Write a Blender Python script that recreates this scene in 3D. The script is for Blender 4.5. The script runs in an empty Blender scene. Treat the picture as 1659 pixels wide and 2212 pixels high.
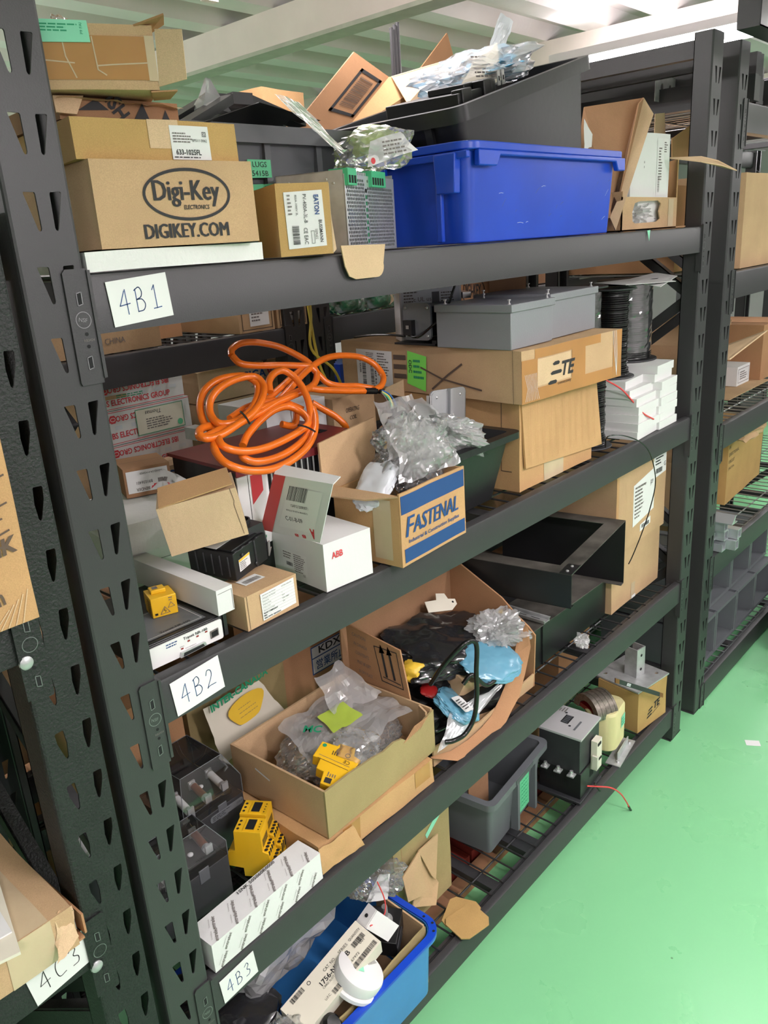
import bpy, bmesh, math, random
from math import pi, sin, cos, radians, sqrt
from mathutils import Vector, Matrix, Euler, noise, geometry
C = bpy.context.scene.collection
# ---------------------------------------------------------------- camera, light, exposure
FPX = 1722.0
ROT = ((0.66188, -0.74697, -0.06286), (-0.27905, -0.16769, -0.94552), (0.69573, 0.64337, -0.31944))
CAM = Vector((-0.4811, -0.8832, 1.6621))
cd = bpy.data.cameras.new('camera'); cam = bpy.data.objects.new('camera', cd); C.objects.link(cam)
cd.sensor_fit = 'VERTICAL'; cd.sensor_height = 24.0; cd.sensor_width = 18.0; cd.lens = FPX*24/2212
cd.clip_start = 0.02; cd.clip_end = 60
rx, ry, rz = (Vector(r) for r in ROT)
M = Matrix.Identity(4)
for i in range(3):
    M[i][0] = rx[i]; M[i][1] = -ry[i]; M[i][2] = -rz[i]; M[i][3] = CAM[i]
cam.matrix_world = M
bpy.context.scene.camera = cam
sc = bpy.context.scene
sc.view_settings.view_transform = 'Standard'; sc.view_settings.look = 'None'
sc.view_settings.gamma = 1; sc.view_settings.use_curve_mapping = False
sc.view_settings.exposure = -0.12
W = bpy.data.worlds.new('world'); sc.world = W; W.use_nodes = True
W.node_tree.nodes['Background'].inputs[0].default_value = (0.9, 0.95, 1.0, 1)
W.node_tree.nodes['Background'].inputs[1].default_value = 0.25
# ceiling tube positions (x, y0, y1): the one in view, ones over the aisles, last an added fill above the rack
TUBES = [(2.72, -0.25, 0.95), (0.35, -2.2, -1.0), (1.55, -2.2, -1.0), (-1.3, -2.2, -1.0), (3.9, -2.1, -0.9), (0.1, 1.75, 2.95), (4.4, 1.7, 2.9), (-1.4, 1.5, 2.7), (5.4, -0.6, 0.6), (0.95, 0.1, 0.9)]
TUBE_Z = 2.27
DROP = (0, .22, .22, .22, .22, .25, .25, .25, .2, 0)                   # how far below TUBE_Z each batten hangs, lowered to light the ceiling
def area_light(x, y0, y1, z, power):
    l = bpy.data.lights.new('tube_light', 'AREA'); l.shape = 'RECTANGLE'; l.size = 0.06; l.size_y = abs(y1-y0)
    l.energy = power; l.color = (1.0, 0.915, 0.965)
    o = bpy.data.objects.new('tube_light', l); C.objects.link(o); o.location = (x, (y0+y1)/2, z)
    return o
for k, (x, y0, y1) in enumerate(TUBES):
    pw = (20, 34, 28, 22, 26, 44, 38, 28, 24, 6)[k]
    z = TUBE_Z-DROP[k]; area_light(x, y0, y1, z-0.03, pw)
    up = area_light(x, y0, y1, z+0.065, pw*(.55 if k else .25)); up.rotation_euler = (pi, 0, 0)       # the bare tube also lights the ceiling

def at(u, v, x=None, y=None, z=None):
    d = rx*((u-829.5)/FPX) + ry*((v-1106)/FPX) + rz
    k, val = (0, x) if x is not None else (1, y) if y is not None else (2, z)
    return CAM + d*((val-CAM[k])/d[k])

# ---------------------------------------------------------------- materials
MT = {}
def mat(name, col, rough=0.6, metal=0.0, var=0.06, vscale=6.0, bump=0.0, bscale=60.0, spec=0.5, grain=0.0, coat=0.0, col2=None, alpha=1.0, trans=0.0):
    m = bpy.data.materials.new(name); m.use_nodes = True; nt = m.node_tree; N = nt.nodes; L = nt.links
    b = N['Principled BSDF']; b.inputs['Roughness'].default_value = rough; b.inputs['Metallic'].default_value = metal
    b.inputs['Specular IOR Level'].default_value = spec; b.inputs['Coat Weight'].default_value = coat
    b.inputs['Alpha'].default_value = alpha; b.inputs['Transmission Weight'].default_value = trans
    tc = N.new('ShaderNodeTexCoord')
    n = N.new('ShaderNodeTexNoise'); n.inputs['Scale'].default_value = vscale; n.inputs['Detail'].default_value = 5
    L.new(tc.outputs['Object'], n.inputs['Vector'])
    r = N.new('ShaderNodeValToRGB'); r.color_ramp.elements[0].position = 0.3; r.color_ramp.elements[1].position = 0.7
    c2 = col2 if col2 else col
    r.color_ramp.elements[0].color = [c*(1-var) for c in col] + [1]
    r.color_ramp.elements[1].color = [min(1, c*(1+var)) for c in c2] + [1]
    L.new(n.outputs['Fac'], r.inputs['Fac'])
    out = r.outputs['Color']
    if grain:
        g = N.new('ShaderNodeTexNoise'); g.inputs['Scale'].default_value = 900; g.inputs['Detail'].default_value = 2
        L.new(tc.outputs['Object'], g.inputs['Vector'])
        mp = N.new('ShaderNodeMapRange'); mp.inputs['From Min'].default_value = .3; mp.inputs['From Max'].default_value = .7
        mp.inputs['To Min'].default_value = 1-grain; mp.inputs['To Max'].default_value = 1+grain
        L.new(g.outputs['Fac'], mp.inputs['Value'])
        mx = N.new('ShaderNodeMix'); mx.data_type = 'RGBA'; mx.blend_type = 'MULTIPLY'; mx.inputs[0].default_value = 1
        L.new(out, mx.inputs[6]); L.new(mp.outputs[0], mx.inputs[7]); out = mx.outputs[2]
    L.new(out, b.inputs['Base Color'])
    if bump:
        n2 = N.new('ShaderNodeTexNoise'); n2.inputs['Scale'].default_value = bscale; n2.inputs['Detail'].default_value = 4
        L.new(tc.outputs['Object'], n2.inputs['Vector'])
        bp = N.new('ShaderNodeBump'); bp.inputs['Strength'].default_value = bump; bp.inputs['Distance'].default_value = 0.002
        L.new(n2.outputs['Fac'], bp.inputs['Height']); L.new(bp.outputs['Normal'], b.inputs['Normal'])
    MT[name] = m
    return m
def film(name, tint, opac=0.12, rough=0.12, milky=(0.8, 0.82, 0.84), mix=0.35):
    """thin clear plastic: transparent with a glossy coat that shows at creases"""
    m = bpy.data.materials.new(name); m.use_nodes = True; nt = m.node_tree; N = nt.nodes; L = nt.links
    for n in list(N): N.remove(n)
    o = N.new('ShaderNodeOutputMaterial'); t = N.new('ShaderNodeBsdfTransparent'); t.inputs[0].default_value = (*tint, 1)
    g = N.new('ShaderNodeBsdfGlossy'); g.inputs[0].default_value = (1, 1, 1, 1); g.inputs['Roughness'].default_value = rough
    d = N.new('ShaderNodeBsdfDiffuse'); d.inputs[0].default_value = (*milky, 1)
    tl = N.new('ShaderNodeBsdfTranslucent'); tl.inputs[0].default_value = (*milky, 1)
    md = N.new('ShaderNodeMixShader'); md.inputs[0].default_value = .4; L.new(d.outputs[0], md.inputs[1]); L.new(tl.outputs[0], md.inputs[2])
    m1 = N.new('ShaderNodeMixShader'); m1.inputs[0].default_value = opac; L.new(t.outputs[0], m1.inputs[1]); L.new(md.outputs[0], m1.inputs[2])
    fr = N.new('ShaderNodeFresnel'); fr.inputs[0].default_value = 1.5
    mu = N.new('ShaderNodeMath'); mu.operation = 'MULTIPLY_ADD'; mu.inputs[1].default_value = 1.3; mu.inputs[2].default_value = mix*0.2; mu.use_clamp = True
    L.new(fr.outputs[0], mu.inputs[0])
    m2 = N.new('ShaderNodeMixShader'); L.new(mu.outputs[0], m2.inputs[0]); L.new(m1.outputs[0], m2.inputs[1]); L.new(g.outputs[0], m2.inputs[2])
    L.new(m2.outputs[0], o.inputs[0]); MT[name] = m
def emit(name, col, s):
    m = bpy.data.materials.new(name); m.use_nodes = True
    b = m.node_tree.nodes['Principled BSDF']; b.inputs['Base Color'].default_value = (*col, 1)
    b.inputs['Emission Color'].default_value = (*col, 1); b.inputs['Emission Strength'].default_value = s; MT[name] = m
card = dict(rough=.85, var=.08, vscale=9, bump=.25, bscale=90, spec=.2, grain=.10)
mat('card', (.50, .335, .19), **card)
mat('card_warm', (.50, .30, .14), **card)
mat('card_gold', (.47, .30, .115), **card)
mat('card_pale', (.60, .43, .265), **card)
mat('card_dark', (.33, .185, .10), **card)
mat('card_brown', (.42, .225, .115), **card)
mat('card_floor_bounce', (.34, .265, .125), **card)  # brown card darkened, with green floor bounce mixed into the colour
mat('card_inside', (.44, .27, .145), **card)
mat('tape_brown', (.42, .205, .065), rough=.22, var=.12, bump=.3, bscale=25, spec=.6)
mat('tape_clear', (.55, .43, .28), rough=.18, var=.15, bump=.4, bscale=40, spec=.6)
mat('white_card', (.70, .70, .69), rough=.7, var=.03, bump=.15, bscale=120, spec=.3)
mat('white_foam', (.72, .72, .70), rough=.55, var=.06, bump=.6, bscale=150, spec=.4)
mat('cream_card', (.72, .68, .56), rough=.6, var=.03, spec=.3)
mat('paper', (.74, .74, .73), rough=.75, var=.02, spec=.2)
mat('paper_green', (.12, .50, .26), rough=.7, var=.05)
mat('paper_mint', (.26, .68, .46), rough=.7, var=.05)
mat('paper_lime', (.22, .80, .10), rough=.6, var=.05)
mat('ink', (.02, .02, .022), rough=.7, var=.1)
mat('ink_soft', (.16, .14, .13), rough=.7, var=.1)
mat('ink_brown', (.10, .065, .045), rough=.7, var=.1)
mat('ink_blue', (.012, .06, .20), rough=.6, var=.08)
mat('ink_red', (.62, .04, .05), rough=.6, var=.06)
mat('ink_green', (.01, .28, .13), rough=.6, var=.06)
mat('red_card', (.66, .07, .07), rough=.5, var=.06)
mat('rack_steel', (.036, .035, .037), rough=.42, metal=.0, var=.06, vscale=3, bump=.12, bscale=500, spec=.5)
mat('rack_textured', (.012, .013, .013), rough=.55, var=.15, vscale=30, bump=1.0, bscale=260, spec=.5)
mat('rack_edge', (.25, .25, .26), rough=.3, metal=.6)
mat('wire_black', (.05, .05, .052), rough=.35, metal=.5)
mat('wire_zinc', (.45, .46, .47), rough=.35, metal=.8)
mat('hole_dark', (.006, .006, .007), rough=.8)
mat('plastic_black', (.012, .012, .013), rough=.38, var=.15, bump=.1, bscale=60)
mat('plastic_dark', (.03, .031, .034), rough=.5, var=.12)
mat('plastic_grey', (.085, .09, .098), rough=.45, var=.08, bump=.15, bscale=50)
mat('plastic_mid', (.13, .14, .15), rough=.45, var=.08)
mat('plastic_blue', (.008, .058, .50), rough=.34, var=.12, vscale=5, bump=.08, bscale=20, spec=.5)
mat('blue_tint', (.04, .20, .50), rough=.3, var=.1)
mat('plastic_yellow', (.80, .46, .015), rough=.4, var=.04)
mat('plastic_green', (.06, .42, .20), rough=.4, var=.05)
mat('crate_green', (.0, .20, .085), rough=.45, var=.1)
mat('plastic_white', (.75, .74, .73), rough=.35, var=.02)
mat('plastic_cream', (.62, .60, .50), rough=.4, var=.05)
mat('orange_rubber', (.80, .17, .012), rough=.27, var=.1, vscale=20, spec=.6)
mat('maroon', (.16, .018, .022), rough=.35, var=.2, vscale=10)
mat('grey_paint', (.24, .25, .265), rough=.4, var=.03, bump=.2, bscale=300)
mat('steel', (.58, .58, .58), rough=.3, metal=.65, var=.1)
mat('zinc', (.50, .51, .51), rough=.38, metal=.45, var=.15, vscale=40)
mat('alu_cast', (.42, .43, .44), rough=.5, metal=.4, var=.08, bump=.2)
mat('alu', (.62, .64, .67), rough=.35, metal=.7, var=.05)
mat('black_steel', (.010, .010, .011), rough=.38, var=.3, vscale=8, spec=.5)
mat('dusty_steel', (.085, .078, .068), rough=.6, var=.55, vscale=14, spec=.3)
mat('copper', (.35, .12, .05), rough=.35, metal=.7)
mat('lamination', (.24, .21, .18), rough=.32, metal=.7, var=.3, vscale=120)
mat('coil_wrap', (.68, .62, .32), rough=.6, var=.06, bump=.5, bscale=40)
mat('wire_yellow', (.75, .58, .08), rough=.4)
mat('wire_red', (.70, .06, .06), rough=.4)
mat('wire_blue', (.03, .14, .38), rough=.4)
mat('wire_brown', (.13, .07, .05), rough=.4)
mat('cable_black', (.008, .008, .008), rough=.25)
mat('led_red', (.25, .01, .01), rough=.3)
mat('green_bag', (.0, .30, .10), rough=.3)
mat('lime_item', (.42, .55, .07), rough=.5)
mat('bag_blue', (.12, .31, .43), rough=.25, var=.12, spec=.6)
mat('bag_white', (.62, .65, .68), rough=.35, var=.05)
mat('bag_yellow', (.80, .52, .05), rough=.4, var=.1)
mat('bag_dark', (.018, .018, .02), rough=.16, var=.3, spec=.8, bump=.5, bscale=25)
mat('wood', (.30, .15, .075), rough=.7, var=.2, vscale=12)
mat('brick_red', (.25, .03, .02), rough=.6, var=.2)
mat('wall_paint', (.46, .42, .44), rough=.8, var=.03)
mat('ceiling_paint', (.72, .68, .665), rough=.55, var=.07, vscale=3, bump=.5, bscale=40)
mat('rail_cream', (.74, .66, .60), rough=.5, var=.06)
mat('rail_green', (.43, .45, .36), rough=.5, var=.1, vscale=20)
mat('plate_light', (.50, .50, .50), rough=.4, metal=.1, var=.05)
film('film_clear', (.99, .99, .99), .17, .07, (.95, .96, .97), .10)
film('film_milky', (.98, .98, .98), .36, .12, (.98, .98, .98), .10)
film('film_smoke', (.75, .76, .78), .10, .09, (.5, .5, .52), .6)
film('film_bubble', (.96, .96, .96), .30, .12, (.97, .97, .97), .1)
film('film_cover', (.93, .94, .95), .03, .04, (.5, .5, .5), .0)
emit('tube_glow', (1, .97, .96), 30)
# floor paint: green epoxy with faint blotches, scuffs and specks
def floor_mat():
    m = mat('floor_green', (.225, .585, .285), rough=.26, var=.015, vscale=.6, bump=.10, bscale=35, spec=.5)
    nt = m.node_tree; N = nt.nodes; L = nt.links; b = N['Principled BSDF']
    src = b.inputs['Base Color'].links[0].from_socket
    tc = N.new('ShaderNodeTexCoord'); v = N.new('ShaderNodeTexVoronoi'); v.inputs['Scale'].default_value = 9
    L.new(tc.outputs['Object'], v.inputs['Vector'])
    r = N.new('ShaderNodeValToRGB'); r.color_ramp.elements[0].position = .018; r.color_ramp.elements[0].color = (.25, .25, .2, 1)
    r.color_ramp.elements[1].position = .035; r.color_ramp.elements[1].color = (1, 1, 1, 1)
    L.new(v.outputs['Distance'], r.inputs['Fac'])
    mx = N.new('ShaderNodeMix'); mx.data_type = 'RGBA'; mx.blend_type = 'MULTIPLY'; mx.inputs[0].default_value = .8
    L.new(src, mx.inputs[6]); L.new(r.outputs[0], mx.inputs[7]); L.new(mx.outputs[2], b.inputs['Base Color'])
    n = N.new('ShaderNodeTexNoise'); n.inputs['Scale'].default_value = 5; n.inputs['Detail'].default_value = 6
    L.new(tc.outputs['Object'], n.inputs['Vector'])
    mp = N.new('ShaderNodeMapRange'); mp.inputs['To Min'].default_value = .25; mp.inputs['To Max'].default_value = .31
    L.new(n.outputs['Fac'], mp.inputs['Value']); L.new(mp.outputs[0], b.inputs['Roughness'])
floor_mat()

# ---------------------------------------------------------------- mesh builder
def text_mesh(s, bold=0.0, shear=0.0):
    key = (s, bold, shear)
    if key in TXT: return TXT[key]
    cu = bpy.data.curves.new('text', 'FONT'); cu.body = s; cu.resolution_u = 2; cu.fill_mode = 'BOTH' if False else 'FRONT'
    cu.offset = bold; cu.shear = shear
    ob = bpy.data.objects.new('text', cu); C.objects.link(ob)
    dg = bpy.context.evaluated_depsgraph_get(); dg.update()
    me = bpy.data.meshes.new_from_object(ob.evaluated_get(dg))
    vs = [tuple(v.co[:2]) for v in me.vertices]; fs = [tuple(p.vertices) for p in me.polygons]
    C.objects.unlink(ob); bpy.data.objects.remove(ob); bpy.data.curves.remove(cu); bpy.data.meshes.remove(me)
    if vs:
        x0 = min(v[0] for v in vs); x1 = max(v[0] for v in vs); y0 = min(v[1] for v in vs); y1 = max(v[1] for v in vs)
    else: x0 = y0 = 0; x1 = y1 = 1
    TXT[key] = (vs, fs, x0, x1, y0, y1)
    return TXT[key]
TXT = {}
def rrect(w, d, r, k=4, cx=0, cy=0):
    pts = []
    for (sx, sy, a0) in ((1, -1, -pi/2), (1, 1, 0), (-1, 1, pi/2), (-1, -1, pi)):
        for i in range(k+1):
            a = a0 + pi/2*i/k
            pts.append((cx+sx*(w/2-r)+r*cos(a), cy+sy*(d/2-r)+r*sin(a)))
    return pts
class MB:
    def __init__(s, T=None): s.v = []; s.f = []; s.m = []; s.ms = []; s.T = T or Matrix.Identity(4); s.stack = []
    def push(s, T): s.stack.append(s.T); s.T = s.T @ T; return s
    def pop(s): s.T = s.stack.pop(); return s
    def add(s, vs, fs, m):
        if m not in s.ms: s.ms.append(m)
        k = s.ms.index(m); b = len(s.v)
        s.v += [s.T @ Vector(v) for v in vs]
        for f in fs: s.f.append([b+i for i in f]); s.m.append(k)
        return s
    def box(s, x0, y0, z0, x1, y1, z1, m):
        return s.add([(x0,y0,z0),(x1,y0,z0),(x1,y1,z0),(x0,y1,z0),(x0,y0,z1),(x1,y0,z1),(x1,y1,z1),(x0,y1,z1)],
                     [(0,3,2,1),(4,5,6,7),(0,1,5,4),(1,2,6,5),(2,3,7,6),(3,0,4,7)], m)
    def cb(s, c, d, m): return s.box(c[0]-d[0]/2, c[1]-d[1]/2, c[2]-d[2]/2, c[0]+d[0]/2, c[1]+d[1]/2, c[2]+d[2]/2, m)
    def wbox(s, L, D, H, m, n=6):
        n = max(n, min(14, int(max(L, D, H)/.025)))
        def g(o, a, b):
            vs = [Vector(o)+Vector(a)*(i/n)+Vector(b)*(j/n) for j in range(n+1) for i in range(n+1)]
            s.add(vs, [(j*(n+1)+i, j*(n+1)+i+1, (j+1)*(n+1)+i+1, (j+1)*(n+1)+i) for j in range(n) for i in range(n)], m)
        g((0,0,0),(L,0,0),(0,0,H)); g((L,D,0),(-L,0,0),(0,0,H)); g((0,D,0),(0,-D,0),(0,0,H)); g((L,0,0),(0,D,0),(0,0,H))
        g((0,0,H),(L,0,0),(0,D,0)); g((0,D,0),(L,0,0),(0,-D,0))
        return s
    def panel(s, pts, t, m):
        P = [Vector(p) for p in pts]; n = (P[1]-P[0]).cross(P[2]-P[0]).normalized()*t; k = len(P)
        s.add(P + [p-n for p in P], [tuple(range(k)), tuple(range(2*k-1, k-1, -1))] + [(i, k+i, k+(i+1) % k, (i+1) % k) for i in range(k)], m)
        return s
    def poly(s, pts, m): return s.add(pts, [tuple(range(len(pts)))], m)
    def prism(s, out, z0, z1, m):
        k = len(out)
        return s.add([(x, y, z0) for x, y in out]+[(x, y, z1) for x, y in out],
                     [tuple(range(k-1, -1, -1)), tuple(range(k, 2*k))]+[(i, (i+1) % k, k+(i+1) % k, k+i) for i in range(k)], m)
    def holed(s, out, holes, z0, z1, m, mh=None):
        loops = [[Vector((x, y, 0)) for x, y in l] for l in [out]+holes]
        tris = geometry.tessellate_polygon(loops); flat = [p for l in loops for p in l]; n = len(flat)
        fs = []
        for t in tris:
            a, b, c = (flat[i] for i in t)
            up = (b-a).cross(c-a).z > 0
            fs.append(t if up else (t[0], t[2], t[1]))
        s.add([(p.x, p.y, z1) for p in flat], fs, m); s.add([(p.x, p.y, z0) for p in flat], [(f[0], f[2], f[1]) for f in fs], m)
        for l in loops:
            k = len(l)
            s.add([(p.x, p.y, z0) for p in l]+[(p.x, p.y, z1) for p in l], [(i, (i+1) % k, k+(i+1) % k, k+i) for i in range(k)], mh or m)
        return s
    def loft(s, loops, m, c0=True, c1=True):
        k = len(loops[0]); vs = [p for l in loops for p in l]; fs = []
        for j in range(len(loops)-1):
            for i in range(k): fs.append((j*k+i, j*k+(i+1) % k, (j+1)*k+(i+1) % k, (j+1)*k+i))
        if c0: fs.append(tuple(range(k-1, -1, -1)))
        if c1: fs.append(tuple(range(len(vs)-k, len(vs))))
        return s.add(vs, fs, m)
    def lathe(s, prof, m, n=24, c=(0, 0, 0), cap=True):
        return s.loft([[(c[0]+r*cos(2*pi*i/n), c[1]+r*sin(2*pi*i/n), c[2]+z) for i in range(n)] for r, z in prof], m, cap, cap)
    def cyl(s, p0, p1, r, m, n=12, r2=None):
        return s.tube([p0, p1], r, m, n, r2=r2)
    def tube(s, pts, r, m, n=8, cap=True, r2=None, closed=False):
        P = [Vector(p) for p in pts]; loops = []
        t0 = (P[1]-P[0]).normalized(); a = t0.orthogonal().normalized()
        for i, p in enumerate(P):
            t = ((P[min(i+1, len(P)-1)]-P[max(i-1, 0)])).normalized()
            a = (a-t*a.dot(t)); a = a.normalized() if a.length > 1e-6 else t.orthogonal().normalized()
            b = t.cross(a); rr = r if r2 is None else r+(r2-r)*i/(len(P)-1)
            loops.append([p+a*(rr*cos(2*pi*k/n))+b*(rr*sin(2*pi*k/n)) for k in range(n)])
        return s.loft(loops, m, cap, cap)
    def text(s, t, cx, cy, h, m, w=None, bold=0.0, shear=0.0, rot=0, off=.0008, align='c'):
        vs, fs, x0, x1, y0, y1 = text_mesh(t, bold, shear)
        k = h/(y1-y0); kx = k if w is None else w/(x1-x0)
        ax = {'c': (x0+x1)/2, 'l': x0, 'r': x1}[align]; ca, sa = cos(radians(rot)), sin(radians(rot)); my = (y0+y1)/2
        out = []
        for x, y in vs:
            X = (x-ax)*kx; Y = (y-my)*k; out.append((cx+X*ca-Y*sa, cy+X*sa+Y*ca, off))
        return s.add(out, fs, m)
    def rect(s, x0, y0, x1, y1, m, off=.0005):
        nx = max(1, min(12, int(abs(x1-x0)/.02))); ny = max(1, min(12, int(abs(y1-y0)/.02)))
        return s.add([(x0+(x1-x0)*i/nx, y0+(y1-y0)*j/ny, off) for j in range(ny+1) for i in range(nx+1)], [(j*(nx+1)+i, j*(nx+1)+i+1, (j+1)*(nx+1)+i+1, (j+1)*(nx+1)+i) for j in range(ny) for i in range(nx)], m)
    def frame(s, x0, y0, x1, y1, t, m, off=.0008):
        s.rect(x0, y0, x1, y0+t, m, off); s.rect(x0, y1-t, x1, y1, m, off); s.rect(x0, y0, x0+t, y1, m, off); s.rect(x1-t, y0, x1, y1, m, off)
        return s
    def stroke(s, pts, w, m, off=.001):
        for a, b in zip(pts, pts[1:]):
            a = Vector(a); b = Vector(b); d = (b-a); 
            if d.length < 1e-6: continue
            d.normalize(); n = Vector((-d.y, d.x))*w/2; e = d*w*.4
            q = [a-n-e, b-n+e, b+n+e, a+n-e]
            s.add([(p.x, p.y, off) for p in q], [(0,1,2,3)], m)
        return s
    def barcode(s, x0, y0, x1, y1, m='ink', n=30, seed=1, off=.0009, vert=False):
        R = random.Random(seed)
        a, b = (y0, y1) if vert else (x0, x1); x = a; st = (b-a)/n/2
        while x < b:
            w = st*R.choice((.6, 1, 1.8)); e = min(x+w, b)
            if vert: s.rect(x0, x, x1, e, m, off)
            else: s.rect(x, y0, e, y1, m, off)
            x += w+st*R.choice((.6, 1, 1.5))
        return s
    def greek(s, x0, y0, x1, y1, n, m='ink_soft', seed=1, off=.0009, fill=.45):
        R = random.Random(seed); h = (y1-y0)/n
        for i in range(n):
            y = y1-h*(i+.5); x = x0; end = x0+(x1-x0)*R.uniform(.55, 1)
            while x < end:
                w = (x1-x0)*R.uniform(.06, .2); s.rect(x, y-h*fill/2, min(x+w, end), y+h*fill/2, m, off); x += w+(x1-x0)*.03
        return s
    def ring(s, cx, cy, a, b, t, m, n=48, off=.0008, a0=0, a1=2*pi):
        vs = []
        for i in range(n+1):
            q = a0+(a1-a0)*i/n; vs += [(cx+a*cos(q), cy+b*sin(q), off), (cx+(a-t)*cos(q), cy+(b-t)*sin(q), off)]
        return s.add(vs, [(2*i, 2*i+2, 2*i+3, 2*i+1) for i in range(n)], m)
    def disc(s, cx, cy, r, m, n=20, off=.0008, b=None):
        return s.add([(cx+r*cos(2*pi*i/n), cy+(b or r)*sin(2*pi*i/n), off) for i in range(n)], [tuple(range(n))], m)
    def shape(s, pts, m, off=.0008): return s.add([(x, y, off) for x, y in pts], [tuple(range(len(pts)))], m)
    # face frames: u to the right, v up as seen from outside
    def fr(s, ox=0, oy=0, oz=0): return s.push(Matrix.Translation((ox, oy, oz)) @ Matrix(((1,0,0,0),(0,0,-1,0),(0,1,0,0),(0,0,0,1))))
    def lf(s, D, ox=0, oz=0): return s.push(Matrix.Translation((ox, D, oz)) @ Matrix(((0,0,-1,0),(-1,0,0,0),(0,1,0,0),(0,0,0,1))))
    def rt(s, L, oy=0, oz=0): return s.push(Matrix.Translation((L, oy, oz)) @ Matrix(((0,0,1,0),(1,0,0,0),(0,1,0,0),(0,0,0,1))))
    def tp(s, H, ox=0, oy=0): return s.push(Matrix.Translation((ox, oy, H)))
    def build(s, name, parent=None, wob=0, wk=9, seed=0, smooth=True, bev=0, flat=False):
        if wob:
            o = Vector((seed*3.1, seed*1.7, seed*.9))
            s.v = [v+noise.noise_vector(v*wk+o)*wob for v in s.v]
        me = bpy.data.meshes.new(name); me.from_pydata([tuple(v) for v in s.v], [], s.f)
        for m in s.ms: me.materials.append(MT[m])
        me.polygons.foreach_set('material_index', s.m)
        if not flat:
            me.polygons.foreach_set('use_smooth', [True]*len(me.polygons)); me.update()
            me.set_sharp_from_angle(angle=radians(32))
        me.update()
        o = bpy.data.objects.new(name, me); C.objects.link(o)
        if parent: o.parent = parent
        if bev:
            b = o.modifiers.new('bevel', 'BEVEL'); b.width = bev; b.segments = 2; b.limit_method = 'ANGLE'; b.angle_limit = radians(50)
        return o
def tag(o, label=None, cat=None, group=None, kind=None):
    if label: o['label'] = label
    if cat: o['category'] = cat
    if group: o['group'] = group
    if kind: o['kind'] = kind
    return o
def place(o, loc, yaw=0, rot=None):
    o.location = loc; o.rotation_euler = tuple(radians(a) for a in rot) if rot else (0, 0, radians(yaw)); return o
def thing(name, label, cat, loc=(0, 0, 0), yaw=0, rot=None, group=None):
    o = bpy.data.objects.new(name, None); C.objects.link(o); o.empty_display_size = .02
    place(o, loc, yaw, rot); return tag(o, label, cat, group)
def solo(mb, name, label, cat, loc=(0, 0, 0), yaw=0, rot=None, group=None, **k):
    return tag(place(mb.build(name, **k), loc, yaw, rot), label, cat, group)
def copy_tree(o, parent=None):
    c = o.copy(); C.objects.link(c); c.parent = parent
    for ch in [x for x in bpy.data.objects if x.parent == o]: copy_tree(ch, c)
    return c
def structure(mb, name, **k):
    o = mb.build(name, **k); o['kind'] = 'structure'; return o
def spline(pts, n=8):
    P = [Vector(p) for p in pts]; P = [2*P[0]-P[1]]+P+[2*P[-1]-P[-2]]; out = []
    for i in range(1, len(P)-2):
        for k in range(n):
            t = k/n; a, b, c, d = P[i-1], P[i], P[i+1], P[i+2]
            out.append(.5*((2*b)+(c-a)*t+(2*a-5*b+4*c-d)*t*t+(3*b-a-3*c+d)*t**3))
    out.append(P[-2]); return out
def carton(name, label, cat, loc, yaw, dims, m='card', prints=None, tape=None, rot=None, group=None, wob=.0016, seed=1, seam=True, parent_only=False, tapem='tape_clear', n=6, gap='ink_brown'):
    L, D, H = dims; b = MB(); b.wbox(L, D, H, m, n)
    if seam:
        b.tp(H); b.rect(.003, D/2-.0006, L-.003, D/2+.0006, gap, .0006); b.pop()
    if tape:
        w = tape/2
        b.tp(H); b.rect(0, D/2-w, L, D/2+w, tapem, .0007); b.pop()
        for fx in ('l', 'r'):
            (b.lf(D) if fx == 'l' else b.rt(L)); b.rect(D/2-w, H*.6, D/2+w, H+.0005, tapem, .0007); b.pop()
    if prints: prints(b, L, D, H)
    return solo(b, name, label, cat, loc, yaw, rot, group, wob=wob, seed=seed)
def tub(b, L, D, H, inx, iny, t, m, r=.02, rim=.012, rimh=.02, k=4):
    """tapered open tub with rolled rim, centred on x,y; L,D are the outer rim sizes"""
    w, d = L-2*rim, D-2*rim
    def lp(W_, D_, z, rr): return [(x, y, z) for x, y in rrect(W_, D_, max(rr, .002), k)]
    zr = H-rimh; f = zr/H
    b.loft([lp(w-2*inx, d-2*iny, 0, r*.8), lp(w-2*inx*(1-f), d-2*iny*(1-f), zr, r), lp(L, D, zr, r+rim*.6), lp(L, D, H, r+rim*.6),
            lp(w-2*t, d-2*t, H, r), lp(w-2*inx-2*t, d-2*iny-2*t, t, r*.8)], m, True, True)
def crumple(b, c, d, m, seed=0, sub=4, amp=.28, k=2.2, squash=None):
    bm = bmesh.new(); bmesh.ops.create_icosphere(bm, subdivisions=sub, radius=1)
    o = Vector((seed*7.3, seed*2.9, seed*5.1)); vs = []
    for v in bm.verts:
        p = v.co.normalized()
        dd = noise.voronoi(p*k*1.05+o)[0]; d2 = noise.voronoi(p*k*2.9+o)[0]
        q = 1+amp*1.1*noise.noise(p*k*.75+o)+amp*1.35*(dd[0]-.45)+amp*.55*(d2[0]-.4)+amp*.30*(noise.noise(p*k*5+o))
        # boxy pillow rather than a ball
        s_ = 1/max(abs(p.x), abs(p.y), abs(p.z))**.45
        w = p*q*s_*.88
        vs.append((c[0]+w.x*d[0]/2, c[1]+w.y*d[1]/2, c[2]+w.z*d[2]/2))
    bm.verts.index_update()
    b.add(vs, [[v.index for v in f.verts] for f in bm.faces], m); bm.free(); return b
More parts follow.
